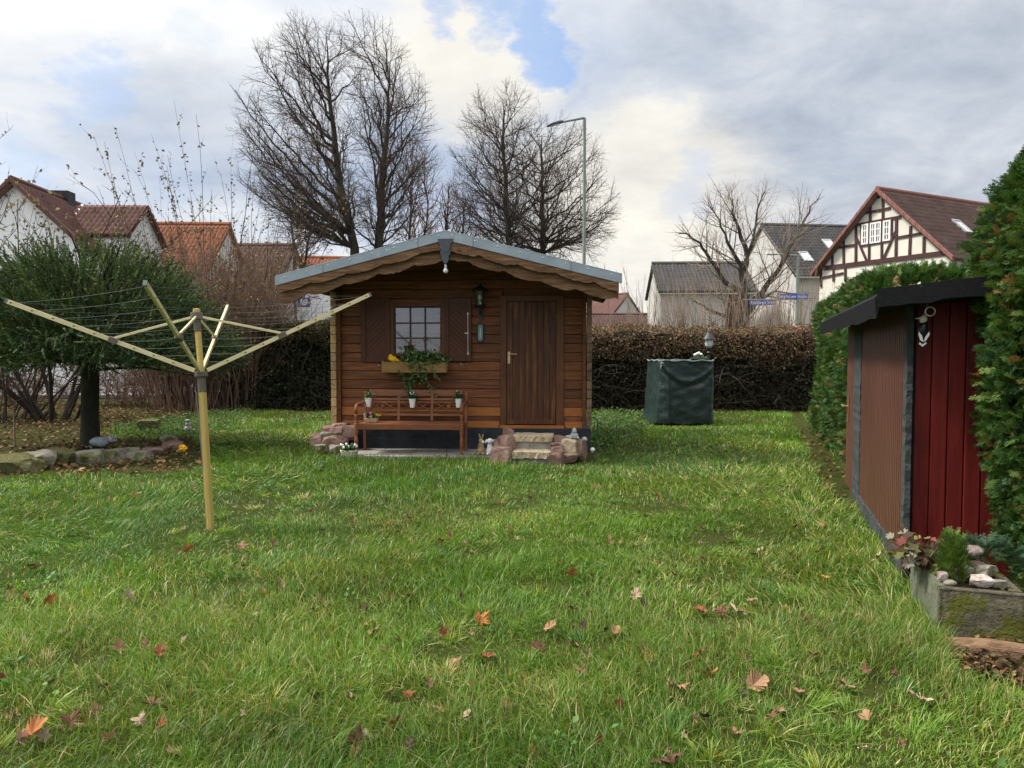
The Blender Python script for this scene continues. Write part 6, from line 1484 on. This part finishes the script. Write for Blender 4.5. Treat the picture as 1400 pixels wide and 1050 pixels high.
for q in range(4): e = k == q; c.sc(*TN[q], p[e], B[e], s[e], cl[e])
# hanging side twiglets on the skirt
n = 2600; a = nr.uniform(0, 6.283, n); rr = nr.random(n) ** .5 * crx; p = np.stack([np.cos(a) * rr + .12, np.sin(a) * rr, cz0 + .3 + nr.random(n) * .5 - .12 * (rr / crx) ** 2], 1)
d = np.stack([np.cos(a) * .9, np.sin(a) * .9, -.35 + 0 * a], 1) + nr.normal(0, .35, (n, 3)); k = nr.integers(0, 4, n); B = basis(d, nr.uniform(0, 6.28, n)); s = nr.uniform(.18, .36, n); cl = pick(NC, n, [.3, .3, .15, .2, .05], .2)
for q in range(4): e = k == q; c.sc(*TN[q], p[e], B[e], s[e], cl[e])
V, f_, C_ = localcloud(c); npmesh('crown', V, f_, M['needle'], C_, sp)
S = []; rg = random.Random(77)
for i in range(90):
    z = rg.uniform(zb - .05, ztop - .7); a = rg.uniform(0, 6.283); k = 1 - ((z - zb) / (ztop - zb)) ** 2 * .6; limb(S, Vector((.05, 0, z)), Vector((math.cos(a), math.sin(a), .12 + .5 * (z - zb))).normalized(), 1.75 * k * rg.uniform(.7, 1.05), .028, rg, .06, -.01, .2, None, .2)
V, f = segmesh(S, 5); npmesh('boughs', V, [f], M['bark_spruce'], None, sp)
# ================================================================== STONE BORDER OF THE BED
for i, (px, py, s, mt, rz, lb) in enumerate([(14, 645, (.38, .26, .14), 'mossstone', .1, 'large mossy boulder at the left end of the bed border'), (50, 640, (.22, .2, .14), 'greystone', .4, 'grey block beside the mossy boulder in the bed border'),
    (85, 634, (.26, .2, .13), 'mossstone', -.1, 'yellow lichened stone in the bed border'), (120, 632, (.22, .22, .12), 'greystone', .1, 'flat grey slab in the middle of the bed border'), (150, 629, (.24, .22, .11), 'greystone', -.2, 'tilted grey slab right of the flat one in the bed border'),
    (172, 622, (.2, .17, .08), 'greystone', .5, 'pointed pale slab in the bed border below the trunk'), (190, 627, (.2, .14, .07), 'greystone', -.1, 'brownish slab in the bed border'), (212, 621, (.17, .15, .08), 'redstone', .2, 'brown rounded stone near the right end of the bed border'),
    (236, 614, (.16, .16, .08), 'redstone', .1, 'last stone at the right end of the bed border'), (232, 605, (.15, .15, .09), 'greystone', .5, 'small stone behind the right end of the bed border'), (205, 588, (.2, .2, .14), 'mossstone', .5, 'mossy stone in the ground cover behind the bed border')]):
    g = G(px, py); rock('border_stone', lb, 'stone', (g.x, g.y, s[2] * .45), s, 300 + i, M[mt], rz, 'stones bordering the spruce bed')
g = G(138, 612); an = thing('animal_figurine', 'blue grey lying animal figurine at the foot of the spruce', 'figurine', (g.x, g.y - .05, 0), .2)
m = MB(); m.ell((0, 0, .1), (.17, .09, .08)); m.ell((.05, 0, .09), (.11, .1, .085)); m.tube([(-.12, .02, .08), (-.2, -.04, .04), (-.14, -.1, .03)], [.025, .02, .012], 8); m.build('animal_body', mat('blue_grey_figure', [(.2, .25, .28), (.34, .4, .42)], 14, .7), an, smooth=True)
m = MB(); m.ell((.2, -.03, .14), (.06, .055, .055)); m.ell((.25, -.05, .125), (.03, .028, .025))
for s in (-1, 1): m.ell((.19, -.03 + s * .035, .2), (.014, .01, .028))
m.build('animal_head', M['greyfig'], an, smooth=True); m = MB(); m.ell((.255, -.06, .14), .014); m.ell((.23, -.08, .16), .01); m.build('animal_face', M['inkblack'], an)
g = G(20, 610); m = MB(); m.tube([(0, 0, -.05), (.005, 0, .3), (0, 0, .62)], .014, 8); o = m.build('wooden_stake', M['tantwig'], loc=(g.x, g.y, 0)); setp(o, 'thin wooden stake standing in the bed near the left edge', 'stake')
g = G(257, 592); fg_ = thing('gnome_figurine', 'small pale grey figurine in the ground cover behind the dryer pole', 'figurine', (g.x, g.y, .03))
m = MB(); m.ell((0, 0, .05), (.07, .06, .06)); m.ell((0, 0, .13), (.045, .045, .05)); m.ell((.0, 0, .2), (.05, .04, .03)); m.build('figure_body', M['greyfig'], fg_, smooth=True)
g = G(250, 622); fy = thing('yellow_flower', 'yellow round artificial flower on a stem beside the bed border', 'flower', (g.x, g.y, 0))
m = MB(); m.ell((0, 0, .1), (.055, .045, .05)); m.v = [tuple(Vector(v) + Vector((0, 0, 0)) + Vector((rg.gauss(0, .006), rg.gauss(0, .006), rg.gauss(0, .006)))) for v in m.v]; m.build('flower_head', M['yellow'], fy); m = MB(); m.tube([(0, 0, -.03), (0, 0, .08)], .008, 6); m.build('stalk', M['hose'], fy)
# ================================================================== HOUSES
def tile_roof(name, o, u, v, m, parent, pw=.24, ph=.36, th=.14):
    """tiled slope: o ridge start, u along ridge, v down the slope; real waves and course steps"""
    o = Vector(o); u = Vector(u); v = Vector(v); nn = u.cross(v).normalized()
    if nn.z < 0: nn = -nn
    cu = max(2, int(u.length / pw)); cv = max(2, int(v.length / ph)); U = np.linspace(0, 1, cu * 4 + 1)
    tv = np.sort(np.concatenate([np.arange(cv + 1) / cv, (np.arange(cv) + .93) / cv])); lv = np.concatenate([[[0., 1.]] * cv]).ravel(); lv = np.concatenate([lv, [0.]])
    uu, tt = np.meshgrid(U, tv); hh = np.meshgrid(U, lv)[1] * .07 + .022 * np.sin(uu * cu * 2 * np.pi)
    P_ = np.array(o)[None, None] + uu[..., None] * np.array(u) + tt[..., None] * np.array(v) + hh[..., None] * np.array(nn)
    ny_, nx_ = uu.shape; ii = (np.arange(ny_ - 1)[:, None] * nx_ + np.arange(nx_ - 1)[None]).ravel(); F1 = np.stack([ii, ii + 1, ii + 1 + nx_, ii + nx_], 1)
    k = nx_ * ny_; cs = [o, o + u, o + u + v, o + v]; ex = np.array([list(q - nn * .02) for q in cs] + [list(q - nn * th) for q in cs]); F2 = np.array([[4, 5, 6, 7], [0, 1, 5, 4], [1, 2, 6, 5], [2, 3, 7, 6], [3, 0, 4, 7]]) + k
    V = np.concatenate([P_.reshape(-1, 3), ex]); L = np.array(parent.location)[None] if parent.parent is None else 0
    return npmesh(name, V - L, [F1, F2], m, None, parent)
def house(name, label, A, r, hw, zr, ze, L, wm, rm, over=.35, vo=.25, pos=None, z0=0.0, verge=None):
    """A: ridge point over the near gable (x,y), r: horizontal ridge direction, hw half width"""
    r = Vector((r[0], r[1], 0)).normalized(); g = Vector((r.y, -r.x, 0)); A = Vector((A[0], A[1], 0))
    h = thing(name, label, 'house', A); fn = lambda x, y, z: g * x + r * y + Vector((0, 0, z))
    sl = (zr - ze) / hw; m = MB(); m.prism([(-hw, z0), (hw, z0), (hw, ze - .12), (0, zr - .12), (-hw, ze - .12)], 0, L, fn); m.build('wall', wm, h)
    ro = []
    for s in (-1, 1):
        v = g * s * (hw + over) + Vector((0, 0, -sl * (hw + over))); o_ = A + Vector((0, 0, zr)) - r * vo
        ro.append(tile_roof('roof', o_ if s > 0 else o_, r * (L + 2 * vo), v, rm, h))
    if verge:
        for s in (-1, 1):
            vm = MB(); n = 26; e = (hw + over)
            for i in range(n):
                x0, x1 = s * e * i / n, s * e * (i + 1) / n; za, zb_ = zr + .06 - sl * abs(x0), zr + .06 - sl * abs(x1)
                q = [(x0, za + .03), (x1, zb_ + .03), (x1, zb_ - .16), (x0, za - .16)] if s < 0 else [(x1, zb_ + .03), (x0, za + .03), (x0, za - .16), (x1, zb_ - .16)]
                vm.prism(q, -vo - .08 - .015 * (i % 2), -vo + .06, fn)
            vm.build('verge_tiles', verge, h)
    rt = MB(); rt.tube([r * (-vo) + Vector((0, 0, zr + .05)), r * (L + vo) + Vector((0, 0, zr + .05))], .13, 8); rt.build('ridge_tiles', rm if not verge else verge, h)
    return h, r, g, A, fn
# half timbered house right
h, r, g, A, fn = house('half_timbered_house', 'cream half timbered house with red brown tiled roof above the thuja hedge', (18.2, 36.8), (6.4, 3.25), 3.6, 9.5, 6.0, 9.5, M['creamplaster'], M['tile_brown'], .3, .3, verge=M['verge'])
bm_ = MB()
def z3(zx, zy): return 1090 + zx * 260 / 1365, 240 + zy * 200 / 1050
def gp(zx, zy, off=-.03): q = hit(*z3(zx, zy), A + r * off, r) - A; return q
def beam(a, b, w=.15): bm_.bar(gp(*a), gp(*b), .06, w * .84, up=r.cross((gp(*b) - gp(*a)).normalized()))
for a, b, w in (((165, 668), (1060, 556), .27), ((275, 520), (420, 497), .14), ((460, 503), (665, 466), .14), ((715, 447), (890, 415), .14), ((410, 357), (745, 295), .16), ((470, 272), (668, 233), .14), ((540, 165), (590, 155), .12),
    ((252, 555), (252, 650), .14), ((333, 455), (333, 640), .14), ((422, 362), (420, 625), .15), ((517, 340), (515, 612), .13), ((606, 320), (606, 600), .13), ((712, 303), (708, 585), .15), ((814, 362), (806, 570), .14), ((910, 440), (908, 555), .14), ((525, 205), (523, 335), .14), ((615, 165), (615, 325), .14), ((458, 352), (458, 495), .1), ((678, 312), (677, 430), .1),
    ((428, 450), (498, 612), .13), ((706, 400), (618, 598), .13), ((175, 735), (330, 700), .12), ((170, 680), (170, 800), .16), ((260, 670), (260, 760), .14), ((345, 660), (345, 760), .14)): beam(a, b, w)
bm_.build('timber_frame', M['beam'], h)
for x0, x1, xa in ((463, 512, 0), (524, 603, 1), (617, 672, 0)):
    y0, y1 = 352 - (x0 - 463) * .17, 495 - (x0 - 463) * .16; a = gp(x0, y0, -.045); b_ = gp(x1, y0 - (x1 - x0) * .17, -.045); zl = gp((x0 + x1) / 2, (y0 + y1) / 2 + 70, -.045).z; zt = a.z
    e = (b_ - a); e.z = 0; W_ = e.length; e.normalize(); ex = MB()
    def bb(m, u0, u1, w0, w1, t0, t1): 
        Mx = Matrix(((e.x, r.x, 0, a.x), (e.y, r.y, 0, a.y), (0, 0, 1, 0), (0, 0, 0, 1))); m.box(u0, u1, t0, t1, w0, w1, Mx)
    f_ = MB(); t = .07; bb(f_, 0, t, zl, zt, -.03, .03); bb(f_, W_ - t, W_, zl, zt, -.03, .03); bb(f_, t, W_ - t, zl, zl + t, -.03, .03); bb(f_, t, W_ - t, zt - t, zt, -.03, .03)
    nc_ = 3 if xa else 1
    if xa: bb(f_, W_ / 2 - .05, W_ / 2 + .05, zl + t, zt - t, -.032, .028)
    else: bb(f_, t, t + .03, zl + t, zt - t, -.032, .028); bb(f_, W_ - t - .03, W_ - t, zl + t, zt - t, -.032, .028)
    for k in (1, 2): bb(f_, t, W_ - t, zl + (zt - zl) * k / 3 - .025, zl + (zt - zl) * k / 3 + .025, -.026, .022)
    for k in ((.25, .75) if xa else (.5,)): bb(f_, W_ * k - .02, W_ * k + .02, zl + t, zt - t, -.024, .02)
    fo = f_.build('window', M['whitepaint'], h); pn = MB(); bb(pn, t, W_ - t, zl + t, zt - t, -.004, .0); pn.build('pane', M['farglass'], fo)
# skylights
def skylight(px, py, w_, l_, h, A, r, g, side, zr, sl, parent_roof=None):
    vdir = (g * side + Vector((0, 0, -sl))).normalized(); nn = r.cross(vdir).normalized(); nn = nn if nn.z > 0 else -nn
    p = hit(px, py, A + Vector((0, 0, zr)), nn) - A + nn * .06
    Mx = Matrix(((r.x, vdir.x, nn.x, p.x), (r.y, vdir.y, nn.y, p.y), (r.z, vdir.z, nn.z, p.z), (0, 0, 0, 1)))
    m = MB(); t = .08
    m.box(-w_ / 2, w_ / 2, -l_ / 2, -l_ / 2 + t, -.06, .06, Mx); m.box(-w_ / 2, w_ / 2, l_ / 2 - t, l_ / 2, -.06, .06, Mx); m.box(-w_ / 2, -w_ / 2 + t, -l_ / 2 + t, l_ / 2 - t, -.06, .06, Mx); m.box(w_ / 2 - t, w_ / 2, -l_ / 2 + t, l_ / 2 - t, -.06, .06, Mx)
    o = m.build('skylight', M['chrome'], h); m = MB(); m.box(-w_ / 2 + t, w_ / 2 - t, -l_ / 2 + t, l_ / 2 - t, -.01, .02, Mx); m.build('pane', M['skyglass'], o)
M['skyglass'] = mat('roof_window_glass', [(.42, .45, .48), (.55, .58, .6)], 2, .1, spec=.8)
skylight(1314, 311, .6, 1.05, h, A, r, g, 1, 9.5, 3.5 / 3.6)
# tall white house
h, r, g, A, fn = house('white_gabled_house', 'tall grey white gabled house with dark roof behind the spreading bare tree', (16.65, 49.5), (9, 1.15), 4.55, 9.95, 6.3, 13, M['plasterg'], M['tile_grey'], .25, .12)
skylight(1101, 352, .62, 1.1, h, A, r, g, 1, 9.95, 3.65 / 4.55); skylight(1133, 335, .62, 1.1, h, A, r, g, 1, 9.95, 3.65 / 4.55)
m = MB(); m.tube([fn(4.85, -.1, 6.0), fn(4.85, 13, 6.0)], .07, 8); m.tube([fn(4.62, .3, 6.0), fn(4.62, .3, 0)], .05, 8); m.build('gutter', M['lampgrey'], h)
# low dark roofed house
h, r, g, A, fn = house('low_white_house', 'low white house with long dark roof behind the bare saplings', (9.17, 48.0), (1, -.05), 3.0, 7.2, 5.35, 5.6, M['plasterg'], M['tile_grey'], .25, .15)
m = MB(); m.box(3.9, 5.3, -3.02 - .06, -3.0, 0, 5.0, Matrix(((r.x, -g.x, 0, 0), (r.y, -g.y, 0, 0), (0, 0, 1, 0), (0, 0, 0, 1)))); m.build('barn_door', M['beam'], h)
m = MB(); m.tube([fn(3.28, -.1, 5.02), fn(3.28, 5.7, 5.02)], .06, 8); m.build('gutter', M['lampgrey'], h)
# distant small houses right of the hut
D = 75.0; a = P(858, 402, D); h, r, g, A, fn = house('small_house', 'far small brown roofed house just right of the hut eave', (a.x, a.y), (-.7, .7), 3.2, a.z, a.z - 2.6, 7, M['plasterg'], M['tile_red'], .2, .1)
m = MB(); m.box(-.3, .3, 2, 2.5, a.z - .4, a.z + .9, Matrix(((g.x, r.x, 0, 0), (g.y, r.y, 0, 0), (0, 0, 1, 0), (0, 0, 0, 1)))); m.build('chimney', M['tile_red'], h)
D = 60.0; a = P(835, 425, D); h, r, g, A, fn = house('small_house', 'far low building with brown roof just above the hedge by the hut', (a.x - 2.2, a.y), (1, .1), 2.2, a.z - .3, a.z - 1.5, 5.2, M['plasterg'], M['tile_brown'], .2, .1)
# left white house : main gable, wing, chimney
h, r, g, A, fn = house('white_house', 'white house with red brown tiled roof and chimney at the left edge', (-21.3, 32.0), (-.4, 5.8), 4.2, 8.85, 4.9, 8.5, M['plaster'], M['tile_red'], .35, .3, verge=M['tile_red'])
m = MB(); m.box(-.55, .3, 3.7, 4.4, 7.6, 9.25, Matrix(((g.x, r.x, 0, 0), (g.y, r.y, 0, 0), (0, 0, 1, 0), (0, 0, 0, 1)))); m.build('chimney', M['tarpaper'], h)
wm = MB(); wz = [(-1.4, 3.2), (1.2, 3.2)]
for x, z in wz:
    f_ = MB(); Mx = Matrix(((g.x, r.x, 0, 0), (g.y, r.y, 0, 0), (0, 0, 1, 0), (0, 0, 0, 1))); f_.box(x - .6, x + .6, -.05, .02, z, z + 1.3, Mx); fo = f_.build('window', M['whitepaint'], h); p_ = MB(); p_.box(x - .5, x + .5, -.056, -.051, z + .1, z + 1.2, Mx); p_.build('pane', M['farglass'], fo)
# wing
rw = Vector((1, .03, 0)).normalized(); gw = Vector((rw.y, -rw.x, 0)); wa = Vector((-20.6, 35.6, 0)) - A; zrw, zew, hww, Lw = 8.55, 7.0, 1.85, 2.95
fw2 = lambda x, y, z: wa + gw * x + rw * y + Vector((0, 0, z)); m = MB(); m.prism([(-hww, 0), (hww, 0), (hww, zew - .1), (0, zrw - .1), (-hww, zew - .1)], 0, Lw, fw2); m.build('wing_wall', M['plaster'], h)
for s in (-1, 1):
    v = gw * s * (hww + .2) + Vector((0, 0, -(zrw - zew) / hww * (hww + .2))); tile_roof('wing_roof', A + wa + Vector((0, 0, zrw)), rw * (Lw + .25), v, M['tile_red'], h)
m = MB(); m.bar(fw2(0, .1, zrw + .02), fw2(1.9, .1, zrw - 1.62), .12, .03); m.build('valley_flashing', M['chrome'], h)
m = MB()
for s in (-1, 1): m.bar(fw2(0, Lw + .2, zrw - .1), fw2(s * 2.05, Lw + .2, zrw - .1 - (zrw - zew) / hww * 2.05), .06, .2)
m.build('barge_board', M['beam'], h)
# orange roofed house
h, r, g, A, fn = house('orange_roofed_house', 'house with bright orange tiled roof behind the tall leggy shrub', (-20.6, 42.5), (1, .04), 3.6, 8.8, 5.9, 4.3, M['plaster'], M['tile_orange'], .3, .2)
D = 55.0; a = P(392, 352, D); h, r, g, A, fn = house('orange_roofed_house', 'white house with red roof glimpsed left of the hut eave', (a.x - 1.5, a.y), (1, .1), 4, a.z, a.z - 2.6, 7.5, M['plaster'], M['tile_orange'], .3, .2)
D = 47.0; a = P(262, 336, D); h, r, g, A, fn = house('brown_roofed_house', 'house with dull brown roof behind the dense brown shrubs', (a.x, a.y), (1, .0), 4, a.z, a.z - 3, 6.4, M['plaster'], M['tile_brown'], .3, .2)
# ================================================================== STREET FURNITURE
D = 26.2; zt = P(798, 162, D); x0 = P(798, 482, D)
la = thing('street_lamp', 'tall grey green street lamp with arm behind the hut roof', 'street lamp', (x0.x, D, 0))
m = MB(); m.tube([(0, 0, 0), (0, 0, 2.2), (0, 0, 2.25), (0, 0, zt.z)], [.085, .085, .066, .05], 14); m.build('lamp_pole', M['lampgrey'], la)
ae = P(768, 167, D - .1) - Vector((x0.x, D, 0)); m = MB(); m.tube([(0.02, 0, zt.z - .03), (-.02, 0, zt.z + .02), tuple(ae)], [.045, .042, .035], 10); m.build('lamp_arm', M['lampgrey'], la)
he_ = P(749, 172.5, D - .15) - Vector((x0.x, D, 0)); dv_ = (he_ - ae).normalized(); sd_ = dv_.cross(Vector((0, 0, 1))).normalized(); up_ = sd_.cross(dv_); m = MB(); vs = []; fs = []
prof = [(-.06, .04, .05), (.0, .07, .075), (.12, .12, .085), (.35, .15, .07), (.5, .1, .045), (.56, .03, .02)]; n = 12
for t, w2, h2 in prof:
    for k in range(n):
        a = 2 * math.pi * k / n; vs.append(ae + dv_ * t + sd_ * w2 * math.cos(a) + up_ * (h2 * math.sin(a) * (1 if math.sin(a) > 0 else .45)))
for i in range(len(prof) - 1):
    for k in range(n): fs.append((i * n + k, i * n + (k + 1) % n, (i + 1) * n + (k + 1) % n, (i + 1) * n + k))
fs += [tuple(reversed(range(n))), tuple((len(prof) - 1) * n + k for k in range(n))]; m.add(vs, fs); hd_ = m.build('lamp_head', M['slate'], la, smooth=True)
m = MB(); c0_ = ae + dv_ * .28 - up_ * .033; m.bar(c0_ - dv_ * .16, c0_ + dv_ * .14, .16, .012, up=up_); m.build('lamp_lens', M['lampglass'], hd_)
D = 34.5; zt = P(1091, 349, D); l2 = thing('street_lamp', 'thin distant street lamp carrying a single arm before the white house', 'street lamp', (zt.x, D, 0))
m = MB(); m.tube([(0, 0, 0), (0, 0, zt.z)], [.1, .065], 12); m.build('lamp_pole', M['lampgrey'], l2)
e_ = P(1062, 347, D) - Vector((zt.x, D, 0)); m = MB(); m.tube([(0, 0, zt.z - .02), tuple(e_)], [.045, .035], 8); m.build('lamp_arm', M['lampgrey'], l2); m = MB(); m.ell(tuple(e_ + Vector((-.2, 0, -.01))), (.34, .1, .06)); m.build('lamp_head', M['chrome'], l2, smooth=True)
# two blue street name signs on one post
D = 27.5; c1 = P(1083, 405.5, D); po = P(1091, 405, D)
pt_ = thing('sign_post', 'grey post carrying two blue street name signs above the far hedge', 'sign post', (po.x, D + .05, 0))
m = MB(); m.tube([(0, 0, 0), (0, 0, po.z + .12)], .035, 10); m.build('post', M['lampgrey'], pt_)
m = MB(); cR = P(1016, 413, D) - Vector((po.x, D + .05, 0)); m.tube([(-.02, 0, po.z - .12), (cR.x, -.02, po.z - .12)], .02, 6); m.build('sign_arm', M['lampgrey'], pt_)
def plate(px0, px1, py, hpx, yaw, roll, s, label, tilt=0):
    c = P((px0 + px1) / 2, py, D); wv = (px1 - px0) / F * D / math.cos(yaw); hv = hpx / F * D
    o = thing('street_name_sign', label, 'street sign', (c.x, D - .04, c.z), 0); o.rotation_euler = (0, roll, yaw)
    m = MB(); m.box(-wv / 2, wv / 2, -.012, .012, -hv / 2, hv / 2); m.build('plate', M['signblue'], o, bevel=.005)
    Mx = Matrix.Translation((0, -.017, -.005)) @ Matrix.Rotation(math.pi / 2, 4, 'X'); t = text(s, hv * .82, M['signwhite'], o, Mx, 'lettering', .002)
    wd_ = max(v.co.x for v in t.data.vertices) - min(v.co.x for v in t.data.vertices); k = wv * .93 / wd_
    for v in t.data.vertices: v.co.x *= k
    return o
plate(1062.5, 1103.5, 405.3, 7.4, 0, R(.6), 'Bergshäuser Straße', 'right blue street name sign reading Bergshäuser Straße')
plate(1023.5, 1061.5, 413.5, 7.4, R(14), R(-2.6), 'Nürnberger Straße', 'left tilted blue street name sign reading Nürnberger Straße')
# white notice panel with a blue square left of the hut
D = 20.55
def np_(px, py): q = P(px, py, D); return q.x, q.z
x0, z1 = np_(405.5, 400); x1, z0 = np_(462, 438)
nb_ = thing('notice_panel', 'white notice panel with a blue square and round face mark left of the hut', 'notice board', ((x0 + x1) / 2, D, 0)); ox = (x0 + x1) / 2
m = MB(); m.box(x0 - ox, x1 - ox, 0, .05, z0, z1); m.build('panel', M['signwhite'], nb_, bevel=.01)
m = MB(); m.box(x0 - ox - .06, x0 - ox - .005, .0, .06, 0, z1 + .05); m.box(x1 - ox + .005, x1 - ox + .06, .0, .06, 0, z1 + .05); m.build('panel_post', M['slate'], nb_)
bx0, bz1 = np_(406.5, 406.5); bx1, bz0 = np_(424, 419.5); m = MB(); m.box(bx0 - ox, bx1 - ox, -.008, -.001, bz0, bz1); bs = m.build('blue_square', M['signblue'], nb_)
ex, ez = np_(416, 412.6); rr = (bz1 - bz0) * .4; m = MB(); m.lathe([(0, .0), (rr, 0), (rr, .006), (0, .006)], (ex - ox, -.0155, ez), 24, Matrix.Rotation(math.pi / 2, 3, 'X')); m.build('round_mark', M['signwhite'], bs)
m = MB()
for s in (-1, 1): m.ell((ex - ox + s * rr * .38, -.026, ez + rr * .2), (rr * .18, .004, rr * .14), nu=10, nv=6)
m.ell((ex - ox, -.026, ez + rr * .75), (rr * .6, .004, rr * .18), nu=12, nv=6); m.ell((ex - ox, -.026, ez - rr * .35), (rr * .25, .004, rr * .07), nu=10, nv=6); m.build('face_mark', M['inkblack'], bs)
m = MB(); a_ = np_(407, 424); b_ = np_(423, 434); m.box(a_[0] - ox, b_[0] - ox, -.006, -.001, b_[1], a_[1]); m.build('grey_text_field', M['greyink'], nb_)
rg = random.Random(4); m = MB()
for i in range(9):
    x_, z_ = np_(422 + i * 1.9 + rg.uniform(-.6, .6), 404.5 + .9 * (i // 2) + rg.uniform(-1.5, 1.8)); m.tube([(x_ - ox - .02, -.006, z_), (x_ - ox + rg.uniform(-.03, .05), -.006, z_ + rg.uniform(-.04, .04)), (x_ - ox + .04, -.006, z_ + rg.uniform(-.04, .04))], .008, 5)
for xx in (426, 432, 441): a_ = np_(xx, 418); b_ = np_(xx, 434); m.box(a_[0] - ox - .003, a_[0] - ox + .003, -.006, -.001, b_[1], a_[1])
m.build('scribble', M['inkblack'], nb_)
